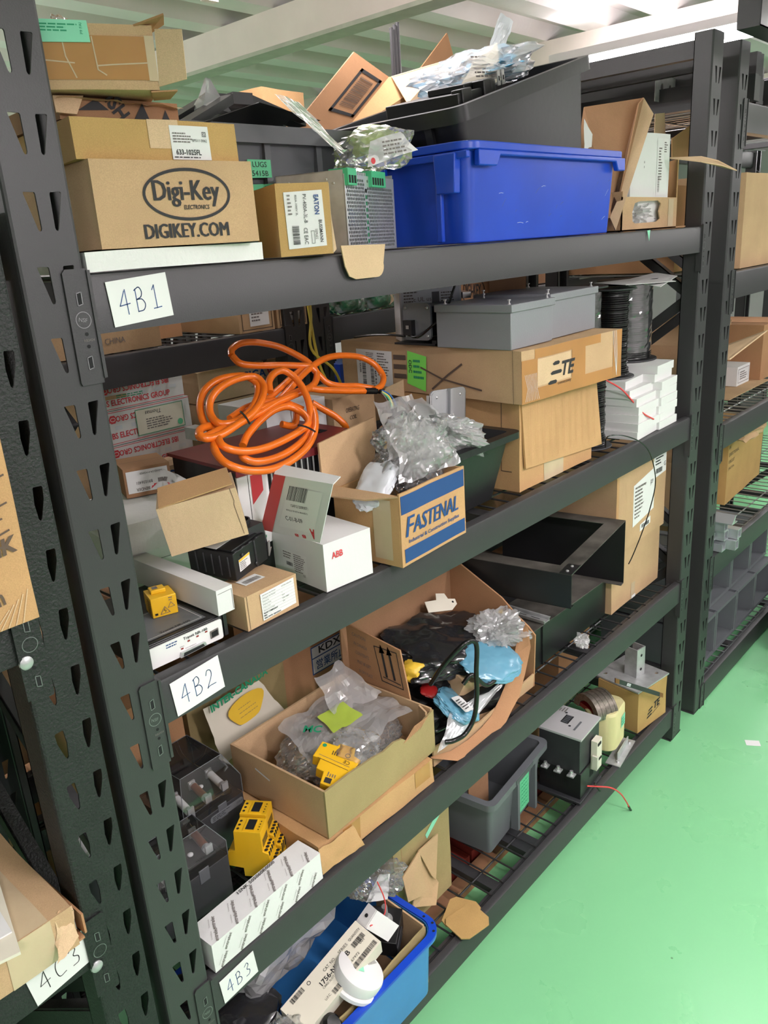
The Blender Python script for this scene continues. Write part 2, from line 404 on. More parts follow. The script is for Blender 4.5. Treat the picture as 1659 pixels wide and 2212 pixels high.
def sheet(b, P, m, nu=14, nv=14, amp=.006, k=25, seed=0, t=0):
    """crinkled sheet through four corners (bilinear)"""
    P = [Vector(p) for p in P]; o = Vector((seed*3.3, seed*1.3, 0)); vs = []
    for j in range(nv+1):
        for i in range(nu+1):
            u, v = i/nu, j/nv; p = P[0]*(1-u)*(1-v)+P[1]*u*(1-v)+P[2]*u*v+P[3]*(1-u)*v
            nz = noise.noise_vector(p*k+o)+noise.noise_vector(p*k*2.7+o)*.5
            vs.append(p+nz*amp)
    b.add(vs, [(j*(nu+1)+i, j*(nu+1)+i+1, (j+1)*(nu+1)+i+1, (j+1)*(nu+1)+i) for j in range(nv) for i in range(nu)], m); return b
# ================================================================ the room
b = MB(); b.box(-4.2, -2.6, -.05, 8.2, 4.2, 0, 'floor_green'); structure(b, 'floor')
b = MB(); per = .29; y = -2.6                                       # ribbed sheet-metal ceiling, ribs run along the racks
prof = []
while y < 4.2:
    prof += [(y, 2.45), (y+.10, 2.45), (y+.135, 2.505), (y+per-.035, 2.505)]; y += per
prof.append((4.2, 2.45))
vs = [(x, yy, z) for x in (-4.2, 8.2) for yy, z in prof]; k = len(prof)
b.add(vs, [(i, i+1, k+i+1, k+i) for i in range(k-1)], 'ceiling_paint'); b.box(-4.2, -2.6, 2.52, 8.2, 4.2, 2.56, 'ceiling_paint')
structure(b, 'ceiling')
for i, (nm, q) in enumerate((('wall_left', (-4.3, -2.7, 0, -4.2, 4.3, 2.56)), ('wall_right', (8.2, -2.7, 0, 8.3, 4.3, 2.56)), ('wall_back', (-4.2, 4.2, 0, 8.2, 4.3, 2.56)), ('wall_front', (-4.2, -2.7, 0, 8.2, -2.6, 2.56)))):
    structure(MB().box(*q, 'wall_paint'), nm)
for i, x in enumerate((-1.0, 1.66, 2.98, 4.9)):                      # rails under the ribs
    b = MB(); b.box(x, -2.6, 2.335, x+.012, 4.2, 2.45, 'rail_cream'); b.box(x-.002, -2.6, 2.325, x+.085, 4.2, 2.338, 'rail_green'); b.box(x+.073, -2.6, 2.338, x+.085, 4.2, 2.45, 'rail_cream')
    structure(b, 'trim_%d' % (i+1))
b = MB(); b.fr().pop()
for k, (x, y0, y1) in enumerate(TUBES):                              # fluorescent battens
    t = thing('ceiling_light', 'glowing tube light below the ceiling rail at upper right' if k == 0 else 'unseen tube light hung outside the picture', 'light', (x, (y0+y1)/2, TUBE_Z-DROP[k]), group=None if k == 0 else 'tube lights outside the picture')
    h = (y1-y0)/2
    MB().box(-.04, -h-.03, .028, .04, h+.03, .058, 'plastic_white').box(-.003, -h+.1, .058, .003, -h+.106, .06+(.12 if k else .0)+DROP[k], 'steel').box(-.003, h-.106, .058, .003, h-.1, .06+(.12 if k else .0)+DROP[k], 'steel').build('housing', t)
    MB().tube([(0, -h, 0), (0, h, 0)], .019 if k == 0 else .014, 'tube_glow', 12).build('tube', t)
    for q in ((-h-.02, -h), (h, h+.02)): MB().box(-.02, q[0], -.02, .02, q[1], .03, 'plastic_white').build('lamp_holder', t)

# ================================================================ racks
def post_mb(z1, m, x0=-.075, x1=0, slots=True, s0=1.889, depth=.05, fl=1, mh=None, shape=0):
    """upright: slotted face towards -y (fl=1) or +y, side webs behind it"""
    b = MB(); holes = []
    if slots:
        z = s0 % .0766+.0766; w = x1-x0; c = x1-.0325
        while z < z1-.03:
            if shape == 0:
                L = [(-.0165, 0), (-.005, -.002), (-.0035, -.036), (-.0045, -.039), (-.0062, -.038)]
                Rr = [(.0165, 0), (.005, .0035), (.0035, -.0355), (.0050, -.0385), (.0068, -.037)]
                Lx = [(-.0215, 0), (-.0205, .0012), (-.0090, .0008), (-.0080, -.001), (-.0075, -.036), (-.0085, -.0385), (-.0105, -.0390), (-.0120, -.037)]
                holes.append([(c+x, z+y) for x, y in Lx]); holes.append([(c-x, z+y) for x, y in reversed(Lx)])
            else:
                Lx = [(-.0200, -.001), (-.0190, .001), (-.0095, .0015), (-.0085, 0), (-.0070, -.018), (-.0085, -.0365), (-.0105, -.0390), (-.0125, -.0365), (-.0190, -.014)]
                holes.append([(c+x-.004, z+y) for x, y in Lx]); holes.append([(c-x+.004, z+y) for x, y in reversed(Lx)])
            z += .0766
    b.push(Matrix(((1,0,0,0),(0,0,-fl,0),(0,1,0,0),(0,0,0,1))))
    b.holed([(x0+.004, 0), (x1-.004, 0), (x1-.004, z1), (x0+.004, z1)], holes, -.0022, 0, m)
    b.pop()
    for xa, xb in ((x0, x0+.002), (x1-.002, x1)):
        ya, yb = (.004, depth) if fl == 1 else (-depth, -.004)
        b.box(xa, ya, 0, xb, yb, z1, m)
    for sx, xa in ((1, x0), (-1, x1)):                               # rounded corners and inner lips
        y_ = lambda v: v*fl
        b.add([(xa, y_(.004), 0), (xa+sx*.0012, y_(.0012), 0), (xa+sx*.004, 0, 0), (xa, y_(.004), z1), (xa+sx*.0012, y_(.0012), z1), (xa+sx*.004, 0, z1)], [(0, 1, 4, 3), (1, 2, 5, 4)], m)
        b.box(min(xa, xa+sx*.014), min(y_(depth), y_(depth-.002)), 0, max(xa, xa+sx*.014), max(y_(depth), y_(depth-.002)), z1, m)
    b.box(x0-.004, 0 if fl == 1 else -depth-.004, 0, x1+.004, depth+.004 if fl == 1 else 0, .004, m)
    return b
def beam_mb(L, h, m, lip=.012):
    b = MB(); pr = [(0, -h), (0, -.006), (.0018, -.0018), (.006, 0), (.020, 0), (.0225, -.003), (.0235, -lip), (.040, -lip), (.040, -h+.02), (.034, -h)]
    b.loft([[(x, y, z) for y, z in pr] for x in (0, L)], m, True, True); return b
def plate_mb(m, side=1, rivet=False):
    """beam end connector lying on the upright face; x from -.029 to 0 (side=1) or mirrored"""
    b = MB(); s = side
    r = [(-.029*s, -.1205), (-.0275*s, -.1235), (-.002*s, -.1235), (0, -.1235), (0, .006), (-.025*s, .006), (-.0285*s, .002)]
    if s < 0: r = r[::-1]
    b.fr(); b.prism(r, 0, .0024, m)
    for z in (-.026, -.098):
        q = [(-.0165*s, z-.008), (-.0105*s, z-.0065), (-.0105*s, z+.007), (-.0165*s, z+.0055)]
        b.shape(q if s > 0 else q[::-1], 'hole_dark', .0027)
        b.stroke(q+[q[0]], .0009, 'rack_edge', .0031)
    for z in (-.066, -.080): b.disc(-.012*s, z, .0022, 'hole_dark', 12, .0028)
    b.ring(-.013*s, -.050, .0095, .0095, .0008, 'rack_edge', 24, .0028)
    if s > 0: b.text('NSF', -.0135, -.050, .0045, 'rack_edge', off=.0028, rot=-12); b.text('RB3424', -.010, -.073, .003, 'ink_soft', off=.0028)
    if rivet:
        b.lathe([(.0085, .002), (.0085, .004), (.006, .006), (.001, .007)], 'zinc', 20, (-.004*s, -.07, 0)); 
    e = [(-.003*s, .006), (0, .006), (0, -.118), (-.003*s, -.118)]
    b.pop(); x0, x1 = sorted((0, s*.004)); b.box(x0, -.0045, -.118, x1, .012, .004, m)
    return b
def deck_mb(L, y0, y1, m='wire_black', step=.052, long_=(.09, .30, .52)):
    b = MB(); x = .02
    while x < L-.01:
        b.tube([(x, y0, 0), (x, y1, 0)], .0024, m, 6); x += step
    for yy in long_:
        if yy < y1: b.tube([(.004, yy, -.0045), (L-.004, yy, -.0045)], .0026, m, 6)
    for yy in (y0+.002, y1-.002): b.tube([(.004, yy, -.0045), (L-.004, yy, -.0045)], .0026, m, 6)
    for xx in (L*.2, L*.45, L*.7):                                  # cross channel under the wires
        b.box(xx, y0-.006, -.028, xx+.03, y1+.006, -.0085, 'rack_steel')
    return b
def card_label(parent, x, z, w, h, chars, rot=0, m='paper'):
    b = MB(); b.fr(x, -.0012, z); b.push(Matrix.Rotation(radians(rot), 4, 'Z')); b.prism([(-w/2, -h/2), (w/2, -h/2), (w/2, h/2), (-w/2, h/2)], 0, .0007, m)
    G = {'4': [[(.55, .95), (.05, .38), (.85, .42)], [(.62, 1.0), (.60, 0)]], 'B': [[(.2, .95), (.15, .02)], [(.1, .9), (.5, 1.0), (.68, .8), (.55, .6), (.2, .52), (.6, .5), (.8, .28), (.6, .06), (.15, .03)]],
         '1': [[(.3, .8), (.5, .98), (.48, .03)], [(.2, .03), (.85, .05)]], '2': [[(.15, .75), (.35, .97), (.65, .9), (.65, .6), (.1, .08), (.3, .12), (.95, .1)]], '3': [[(.15, .85), (.5, 1), (.68, .8), (.4, .55), (.72, .35), (.6, .08), (.15, .05)]], 'C': [[(.75, .9), (.4, .95), (.15, .55), (.25, .1), (.8, .12)]]}
    cw = w*.23; ch = h*.55
    for i, c in enumerate(chars):
        for s in G[c]:
            pts = [(-w*.36+i*w*.255+p[0]*cw*.9, -ch/2+p[1]*ch) for p in s]
            b.stroke([tuple(q)[:2] for q in spline([(p[0], p[1], 0) for p in pts], 4)] if len(pts) > 3 else pts, .0012, 'ink_blue' if chars != '4C3' else 'ink', .0009)
    b.pop(); b.pop(); return b.build('label_card', parent)
def rack(name, label, x0, L, ys, levels, h, m, ztop, mi=None, pw=.075, shape=0, cards={}, front_dir=1, rivet=False, deckm='wire_black', braces=True, posts=(1, 1), deck_levels=None, long_=(.09, .30, .52), s0=1.889):
    """x0..x0+L is the clear width between uprights, ys = (front, back)"""
    t = thing(name, label, 'shelving rack', (x0, ys[0], 0)); D = ys[1]-ys[0]
    for px, on in ((0, posts[0]), (L+pw, posts[1])):
        if not on: continue
        post_mb(ztop, m, px-pw, px, True, shape=shape, s0=s0).build('upright', t)
        o = post_mb(ztop, m, px-pw, px, True, fl=-1, shape=shape, s0=s0).build('upright', t); o.location.y = D
        if braces:
            xc = px-pw/2; b = MB(); zs = [.20, .62, 1.04, 1.46, 1.88]
            for i in range(4):
                a, c = (.03, D-.03) if i % 2 else (D-.03, .03)
                b.push(Matrix.Translation((xc, 0, 0)))
                p = Vector((0, a, zs[i])); q = Vector((0, c, zs[i+1])); b.panel([p+Vector((-.012, 0, -.017)), p+Vector((-.012, 0, .017)), q+Vector((-.012, 0, .017)), q+Vector((-.012, 0, -.017))], .003, m)
                b.panel([p+Vector((-.012, 0, .017)), p+Vector((.012, 0, .017)), q+Vector((.012, 0, .017)), q+Vector((-.012, 0, .017))], .003, m); b.pop()
            b.build('brace', t)
            b = MB(); b.box(xc-.012, .03, .10, xc+.012, D-.03, .13, m); b.build('cross_bar', t); MB().box(xc-.012, .03, ztop-.055, xc+.012, D-.03, ztop-.012, m).build('cross_bar', t)
    for i, z in enumerate(levels):
        bm_ = beam_mb(L, h, m).build('beam', t); bm_.location = (0, 0, z)
        if posts[0]: o = plate_mb(m, 1, rivet).build('connector_plate', bm_); o.location = (0, -.0005, 0)
        if posts[1]: o = plate_mb(m, -1, rivet).build('connector_plate', bm_); o.location = (L, -.0005, 0)
        if i in cards: card_label(bm_, *cards[i])
        b2 = beam_mb(L, h, m).build('beam', t); b2.location = (L, D, z); b2.rotation_euler = (0, 0, pi)
        if deck_levels is None or i in deck_levels:
            d = deck_mb(L, .026, D-.026, deckm, long_=long_).build('wire_deck', t); d.location = (0, 0, z-.0055)
    return t
ZA, ZB, ZC, ZD = 1.65, 1.12, .587, .128                              # shelf levels of the main rack
rack('storage_rack', 'dark grey boltless rack with handwritten cards 4B1, 4B2 and 4B3 on its beams', 0, 1.83, (0, .61), (ZA, ZB, ZC, ZD), .068, 'rack_steel', 2.125,
     cards={0: (.0655, -.034, .083, .052, '4B1', 4), 1: (.0615, -.034, .083, .054, '4B2', 5), 2: (.053, -.037, .070, .048, '4B3', 5, 'paper')})
rack('storage_rack', 'black textured rack at the left edge with a card reading 4C3', -.164-1.6, 1.6-.0, (0, .61), (1.295, .832), .070, 'rack_textured', 1.72, rivet=True, shape=1, s0=1.270, posts=(1, 1),
     cards={1: (1.6-.040, -.034, .082, .054, '4C3', 8)})
rack('storage_rack', 'black rack right of the main rack, its decks of wire mesh seen end on', 2.105, 1.83, (0, .61), (1.978, 1.512, 1.035, .578, .088), .080, 'rack_steel', 2.125, deckm='wire_zinc')
rack('storage_rack', 'dark rack standing behind the main rack, left one, holding flat cartons', -.90, 1.83, (.73, 1.34), (1.467, 1.118, .60, .13), .070, 'rack_steel', 1.70)
rack('storage_rack', 'dark rack standing behind the main rack, right one, holding green bags', 1.10, 1.83, (.73, 1.34), (1.475, 1.0, .60, .13), .070, 'rack_steel', 1.70)
rack('storage_rack', 'dark rack far behind at right, behind the wire spools', 3.115, 1.83, (.73, 1.34), (1.475, 1.0, .60, .13), .070, 'rack_steel', 1.70)
# ================================================================ top shelf (4B1)
def pin(o, local, world):
    """move o so that its local point lands on the world point"""
    R = Euler(o.rotation_euler).to_matrix(); o.location = Vector(world)-R @ Vector(local); return o
def flapq(b, p, q, out, t, m): b.panel([p, q, Vector(q)+Vector(out), Vector(p)+Vector(out)], t, m)
b = MB(); b.wbox(.262, .28, .0225, 'white_foam', 8)
solo(b, 'foam_slab', 'long white foam slab lying under the carton with the oval logo', 'foam', (.006, .003, 1.6505), wob=.0015)

def dk(b, L, D, H):
    b.fr(); cx, cy = .555*L, .60*H
    b.ring(cx, cy, .060, .0300, .0036, 'ink')
    [b.text('Digi-Key', cx-.001+dx, cy+.001, .030, 'ink', w=.090, off=.0008+abs(dx)*.1) for dx in (-.0009, -.0003, .0003, .0009)]; b.text('ELECTRONICS', cx+.010, cy-.0145, .0052, 'ink', w=.036, bold=.02, shear=.2)
    [b.text('DIGIKEY.COM', .525*L+dx, .175*H, .0165, 'ink', w=.116, off=.0008+abs(dx)*.1) for dx in (-.0009, -.0003, .0003, .0009)]; b.pop()
    b.tp(H); b.rect(.004, D/2-.03, L-.004, D/2+.03, 'tape_clear', .0008); b.pop()
carton('cardboard_box', 'closed cardboard box with a large black oval logo, lying on the white foam slab', 'box', (.031, .006, 1.6755), -6, (.217, .25, .096), 'card', dk)
def b633(b, L, D, H):
    b.fr(); b.rect(.43*L, .30*H, .62*L, H+.0005, 'card_pale', .0007)
    b.rect(.56*L, .03*H, .81*L, .88*H, 'paper', .0012); b.text('633-1025FL', .665*L, .22*H, .0062, 'ink', w=.034, bold=.02, off=.0018)
    b.greek(.575*L, .44*H, .70*L, .72*H, 4, 'ink_soft', 4, .0018); b.text('B9511-3062', .745*L, .52*H, .003, 'ink', w=.020, off=.0018); b.frame(.765*L, .62*H, .79*L, .74*H, .0006, 'ink', .0018)
    b.text('G', .777*L, .68*H, .003, 'ink', off=.0018); b.greek(.57*L, .06*H, .79*L, .12*H, 1, 'ink', 9, .0018); b.pop()
carton('cardboard_box', 'golden brown cardboard box with a white sticker, on the oval logo box', 'box', (.024, .018, 1.7725), -7.5, (.211, .24, .044), 'card_gold', b633, seed=4)
# opened brown carton with black arrow print, squeezed between the two boxes above and below
t = thing('opened_carton', 'crushed brown carton with black lettering, squeezed under the taped box', 'box', (.028, .045, 1.8175), -5)
b = MB(); L, D, H = .152, .22, .024; b.box(0, 0, 0, L, .003, H, 'card_dark').box(0, D-.003, 0, L, D, H, 'card_dark').box(0, .003, 0, .003, D-.003, H, 'card_dark').box(L-.003, .003, 0, L, D-.003, H, 'card_dark').box(.003, .003, 0, L-.003, D-.003, .003, 'card_dark')
b.fr(); b.text('VISHAY', .075, .010, .020, 'ink', w=.07, bold=.03, rot=-58); b.shape([(.022, .010), (.060, .012), (.045, .023)], 'ink'); b.shape([(.09, .002), (.112, .002), (.104, .022)], 'ink'); b.shape([(.128, .004), (.140, .002), (.134, .016)], 'ink'); b.pop()
b.build('body', t)
MB().panel([(-.004, 0, H), (-.006, -.006, H-.018), (.016, -.010, H-.020), (.030, -.004, H+.001)], .002, 'card_pale').build('flap', t)
b = MB(); sheet(b, [(-.002, -.008, H-.002), (L+.004, -.010, H-.006), (L+.004, .02, H-.001), (0, .02, H+.001)], 'card_pale', 16, 3, .0025, 60, 3); b.build('flap', t)
# taped box
t = thing('taped_box', 'worn box sealed with brown tape and a green slip, topmost of the left stack', 'box', (.014, .030, 1.8435), -25)
L, D, H = .118, .19, .066; b = MB(); b.wbox(L, D, H, 'card', 8)
b.fr(); b.rect(0, .15*H, L-.010, .82*H, 'tape_brown', .0008); b.rect(L-.010, .14*H, L, .84*H, 'tape_clear', .001)
for pts in ([(.02, .9), (.022, .5), (.03, .18)], [(.0, .44), (.03, .40)], [(.052, .8), (.054, .3), (.062, .22)], [(.054, .36), (.07, .38), (.11, .42)]): b.stroke([(x, y*H) for x, y in pts], .0014, 'tape_clear', .0012)
b.pop(); b.tp(H); b.rect(0, D/2-.02, L, D/2+.02, 'tape_brown', .0007); b.pop(); b.build('body', t, wob=.0012)
b = MB(); b.panel([(L, -.001, .004), (L+.030, -.013, .010), (L+.031, -.014, H-.006), (L+.003, -.002, H-.004)], .002, 'card_pale'); b.build('flap', t)
b = MB(); b.panel([(L-.02, .0, H), (L+.012, -.018, H+.008), (L+.020, .03, H+.010), (L, .05, H+.001)], .002, 'card_brown'); b.build('flap', t)
b = MB(); b.panel([(L-.01, -.001, -.0005), (L+.020, -.002, .001), (L+.020, .05, .001), (L, .05, -.0005)], .0016, 'card_brown'); b.build('flap', t)
b = MB(); b.fr(0, -.0016, 0); b.prism([(-.012, H-.020), (.050, H-.019), (.049, H+.002), (-.012, H+.002)], 0, .0006, 'paper_mint'); b.greek(.0, H-.010, .046, H-.001, 3, 'ink_green', 5); b.text('P9 FAI', .042, H-.006, .003, 'ink_green', rot=90); b.pop(); b.build('green_slip', t)
b = MB(); crumple(b, (.024, .03, H+.004), (.018, .02, .022), 'film_clear', 3, 3, .4); solo(b, 'plastic_scrap', 'small clear plastic scrap sticking out on top of the taped box', 'plastic bag', (.014, .030, 1.8435), -25, flat=True)

# dark grey tote behind the stack with green LUGS stickers
t = thing('storage_tote', 'dark grey plastic tote with green stickers reading LUGS 5415B', 'tote', (.455, .30, 1.651), -2)
b = MB(); tub(b, .385, .29, .196, .022, .018, .004, 'plastic_grey', .018, .012, .018)
for x in (-.12, -.02, .09): b.box(x, -.1365, .02, x+.012, -.128, .176, 'plastic_grey')
b.box(-.19, -.147, .170, .19, -.143, .190, 'plastic_grey'); b.build('body', t)
b = MB(); b.fr(0, -.1375, 0); b.prism([(-.058, .120), (-.012, .121), (-.012, .147), (-.058, .147)], 0, .001, 'paper_green'); b.text('LUGS', -.035, .140, .008, 'ink', w=.028, off=.0016); b.text('5415B', -.035, .127, .008, 'ink', w=.032, off=.0016)
b.prism([(-.075, .095), (-.005, .099), (-.005, .112), (-.075, .110)], 0, .0012, 'paper_green'); b.text('LUG', -.02, .105, .007, 'ink', off=.0018); b.pop(); b.build('sticker', t)
# things lying in and across that tote
b = MB()
for dy, dz in ((0, 0), (.05, .006)):
    p = [(.30, .17+dy, 1.835+dz), (.40, .19+dy, 1.880+dz), (.435, .185+dy, 1.880+dz), (.56, .20+dy, 1.858+dz)]
    b.panel([Vector(p[0]), Vector(p[1]), Vector(p[1])+Vector((0, 0, .014)), Vector(p[0])+Vector((0, 0, .014))], .03, 'plastic_black')
    b.panel([Vector(p[1]), Vector(p[2]), Vector(p[2])+Vector((0, 0, .017)), Vector(p[1])+Vector((0, 0, .017))], .034, 'plastic_black')
    b.panel([Vector(p[2]), Vector(p[3]), Vector(p[3])+Vector((0, 0, .012)), Vector(p[2])+Vector((0, 0, .014))], .03, 'plastic_black')
b.panel([(.30, .15, 1.842), (.42, .16, 1.878), (.56, .17, 1.862), (.50, .30, 1.862), (.34, .30, 1.85)], .006, 'plastic_black')
solo(b, 'plastic_bracket', 'glossy black plastic frame lying bent across the dark grey tote', 'bracket')
b = MB(); c = (.378, .22, 1.905)
b.loft([[(.352, .20, 1.875), (.402, .20, 1.868), (.402, .25, 1.868), (.352, .25, 1.873)], [(.366, .21, 1.895), (.392, .21, 1.893), (.392, .235, 1.893), (.366, .235, 1.895)], [(.374, .215, 1.918), (.379, .215, 1.917), (.379, .22, 1.917), (.374, .22, 1.918)]], 'film_milky')
solo(b, 'plastic_bag', 'pointed milky plastic bag standing up behind the taped box', 'plastic bag', wob=.004, wk=60, flat=True)
b = MB(); sheet(b, [(.405, .10, 1.882), (.455, .10, 1.872), (.525, .08, 1.806), (.495, .08, 1.812)], 'film_milky', 14, 6, .003, 50, 8); sheet(b, [(.408, .104, 1.880), (.452, .104, 1.870), (.528, .084, 1.800), (.497, .084, 1.812)], 'film_clear', 14, 6, .003, 50, 9)
solo(b, 'plastic_sleeve', 'long clear plastic sleeve hanging over the corner of the dark grey tote', 'plastic bag', flat=True)

# box with the upright maker's label
def eaton(b, L, D, H):
    b.fr(); b.prism([(.16*L, .10*H), (.88*L, .12*H), (.86*L, .90*H), (.14*L, .88*H)], .0006, .001, 'paper'); o = .0022
    b.text('EATON', .74*L, .70*H, .0072, 'ink_blue', w=.026, bold=.03, rot=-90, off=o); b.text('BUSSMANN', .79*L, .33*H, .0048, 'ink', w=.030, bold=.01, rot=-90, off=o); b.text('SERIES', .70*L, .29*H, .0036, 'ink_soft', w=.014, rot=-90, off=o)
    b.text('PV-400A-3L-B', .52*L, .65*H, .0052, 'ink', w=.038, rot=-90, off=o); b.text('800A 1000V 3L', .36*L, .70*H, .0028, 'ink', w=.027, rot=-90, off=o); b.greek(.20*L, .56*H, .28*L, .86*H, 6, 'ink_soft', 3, o)
    b.text('CE EAC', .50*L, .27*H, .0055, 'ink', w=.022, rot=-90, off=o); b.barcode(.25*L, .16*H, .38*L, .42*H, n=26, seed=5, off=o, vert=True); b.frame(.60*L, .16*H, .66*L, .34*H, .0005, 'ink', o); b.pop()
t = thing('cardboard_box', 'small carton with a white label turned sideways, beside the perforated power supply', 'box', (.300, .002, 1.6515), -25)
b = MB(); b.wbox(.078, .115, .096, 'card_gold', 6); eaton(b, .078, .115, .096); b.build('body', t, wob=.0012)
b = MB(); b.panel([(.078, -.001, .002), (.094, .03, .006), (.088, .035, .088), (.079, .0, .094)], .002, 'card_pale'); b.build('flap', t)
b = MB(); b.fr(0, -.006, 0); r = .02
pts = [(.410, 1.662), (.416, 1.632), (.424, 1.617), (.438, 1.612)]+[(.487+.016*sin(a), 1.628-.016*cos(a)) for a in [i*pi/12 for i in range(0, 8)]]+[(.509, 1.660)]
b.prism(pts, 0, .002, 'card_pale'); b.pop()
solo(b, 'cardboard_tab', 'torn cardboard tab with rounded corner hanging over the beam', 'cardboard')

# perforated switching power supply
t = thing('power_supply', 'perforated steel power supply with green terminal blocks beside the blue tote', 'power supply', (.456, .020, 1.6515), 19)
L, D, H = .200, .118, .119; b = MB()
b.box(0, .002, 0, .0015, D, H, 'zinc').box(0, D-.0015, 0, L, D, H, 'zinc').box(0, 0, 0, L, D, .0015, 'zinc').box(L-.0015, .002, 0, L, D, H, 'zinc').box(.0, .030, H-.0015, L, D, H, 'zinc')
for y, z in ((.03, H-.012), (.095, H-.012), (.03, H-.022), (.018, H-.018)): b.push(Matrix.Translation((0, y, z)) @ Matrix.Rotation(-pi/2, 4, 'Y')); b.lathe([(.002, 0), (.002, .0006), (.001, .0012)], 'steel', 10); b.pop()
b.build('housing', t)
b = MB(); b.fr(); s = .0062; holes = []
for r in range(int((H-.012)/(s*.88))):
    for c in range(int((L-.012)/s)):
        x = .007+c*s+(s/2 if r % 2 else 0); y = .007+r*s*.88
        if x > L-.007 or y > H-.022 and (x < .035 or x > .09): continue
        if .075 < x < .086: continue
        holes.append([(x+.0026*cos(a*pi/3+pi/6), y+.0026*sin(a*pi/3+pi/6)) for a in range(6)])
for z in range(9): holes.append([(.076, .012+z*.0095), (.085, .012+z*.0095), (.085, .018+z*.0095), (.076, .018+z*.0095)])
b.holed([(0, 0), (L, 0), (L, H-.006), (0, H-.006)], holes, -.0012, 0, 'steel'); b.pop(); b.build('grille', t)
b = MB(); b.box(.004, .012, .004, L-.004, .02, H-.02, 'plastic_dark'); b.box(.09, .006, .01, .10, .012, H-.03, 'plastic_green'); b.cb((.03, .008, .05), (.02, .006, .03), 'ink_blue'); b.cb((.13, .008, .045), (.03, .006, .03), 'plastic_mid')
for x in (.02, .05, .12, .15): b.tube([(x, .006, .02), (x, .006, .04)], .006, 'plastic_black', 10)
b.build('circuit_board', t)
for x0, x1 in ((.002, .034), (.092, .150)):
    b = MB(); b.box(x0, -.006, H-.022, x1, .026, H+.002, 'plastic_green'); n = int((x1-x0)/.010)
    for i in range(n):
        x = x0+.003+i*.0098; b.box(x, -.0066, H-.019, x+.006, -.0058, H-.008, 'hole_dark'); b.box(x+.001, -.001, H+.0015, x+.005, .008, H+.0026, 'hole_dark')
    b.build('terminal_block', t)
b = MB()
for i in range(8): b.box(.038+i*.0065, .002, H-.010, .0415+i*.0065, .03, H-.001, 'steel')
b.build('vent_slat', t)['kind'] = 'stuff'

# blue tote
t = thing('storage_tote', 'large royal blue plastic tote with scuffed side on the top beam', 'tote', (1.032, .188, 1.6515), 0)
b = MB(); L, D, H = .602, .404, .168; tub(b, L, D, H, .012, .010, .004, 'plastic_blue', .028, .014, .014, 6)
b.fr(0, -D/2, 0)                                                       # deep front rim with its notch
for pts in ([(-.272, .154), (.288, .154), (.288, .128), (.255, .128), (.245, .146), (-.205, .146), (-.216, .128), (-.272, .128)],): b.prism(pts, -.010, .0015, 'plastic_blue')
R = random.Random(4)
for i in range(16):
    x, y = R.uniform(-.22, .26), R.uniform(.02, .12); a = R.uniform(-.3, .9); l = R.uniform(.005, .022)
    b.stroke([(x, y), (x+l*.5*cos(a), y+l*.5*sin(a)+.001), (x+l*cos(a), y+l*sin(a))], .0006, 'plastic_grey' if i % 3 else 'bag_white', -.0095+.0007)
b.pop(); b.lf(D/2, -L/2, 0)
for v in (.05, .20, .33): b.box(v, .004, -.008, v+.012, .150, .002, 'plastic_blue')
b.prism([(.335, .085), (.375, .085), (.378, .150), (.330, .150)], -.012, .006, 'plastic_blue'); b.box(.02, .140, -.01, .40, .152, .001, 'plastic_blue'); b.pop()
b.build('body', t, bev=.002)
# black tote tipped inside it
t = thing('storage_tote', 'black plastic tote tipped up inside the blue tote', 'tote', rot=(0, -15.5, 0))
L, D, H = .500, .345, .200; b = MB(); tub(b, L, D, H, .020, .016, .004, 'plastic_black', .022, .014, .026, 5)
for x in (-.17, -.05, .07, .18): b.box(x, -D/2+.006, .02, x+.01, -D/2+.013, .175, 'plastic_black') if False else None
for y in (-.10, -.03, .05, .12): b.box(-L/2+.008, y, .03, -L/2+.016, y+.016, .176, 'plastic_black')
for i in range(0): b.box(-.17+i*.043, -D/2-.0006, H-.026, -.155+i*.043, -D/2+.001, H-.001, 'plastic_black')
b.build('body', t); pin(t, (-L/2, -D/2, H), (.748, .018, 1.874)); BT = t.matrix_basis.copy()
BT = Matrix.Translation(t.location) @ Euler(t.rotation_euler).to_matrix().to_4x4()
def bt(x, y, z): return BT @ Vector((x, y, z))
# contents of the black tote
t = thing('plastic_cassette', 'black moulded plastic part with steel clips rising from the black tote', 'plastic part', bt(-.19, -.13, .165), rot=(0, -12, 6))
b = MB(); b.box(0, 0, 0, .175, .16, .050, 'plastic_black').box(.010, -.004, .01, .045, .02, .056, 'plastic_black').box(.09, -.006, .0, .12, .02, .062, 'plastic_black'); b.lathe([(.032, 0), (.032, .058), (.026, .062)], 'plastic_black', 20, (.135, .03, 0)); b.box(.06, .02, .05, .10, .10, .062, 'plastic_black'); b.build('body', t, bev=.002)
for x in (.150, .168): MB().box(x, -.004, .046, x+.011, -.002, .072, 'steel').box(x, -.004, .070, x+.011, .02, .072, 'steel').box(x+.004, -.0048, .054, x+.007, -.0038, .062, 'hole_dark').build('clip', t)
t = thing('plastic_bag', 'shiny clear bag with a cream paper slip and blue netting, on the black tote', 'plastic bag', bt(.045, .02, .205), rot=(0, -14, 0))
b = MB(); crumple(b, (.05, 0, .022), (.30, .19, .075), 'film_milky', 5, 4, .35); sheet(b, [(.03, -.03, .02), (.13, -.02, .02), (.215, .0, .095), (.175, .0, .115)], 'bag_white', 10, 8, .006, 22, 4); b.build('bag', t, flat=True)
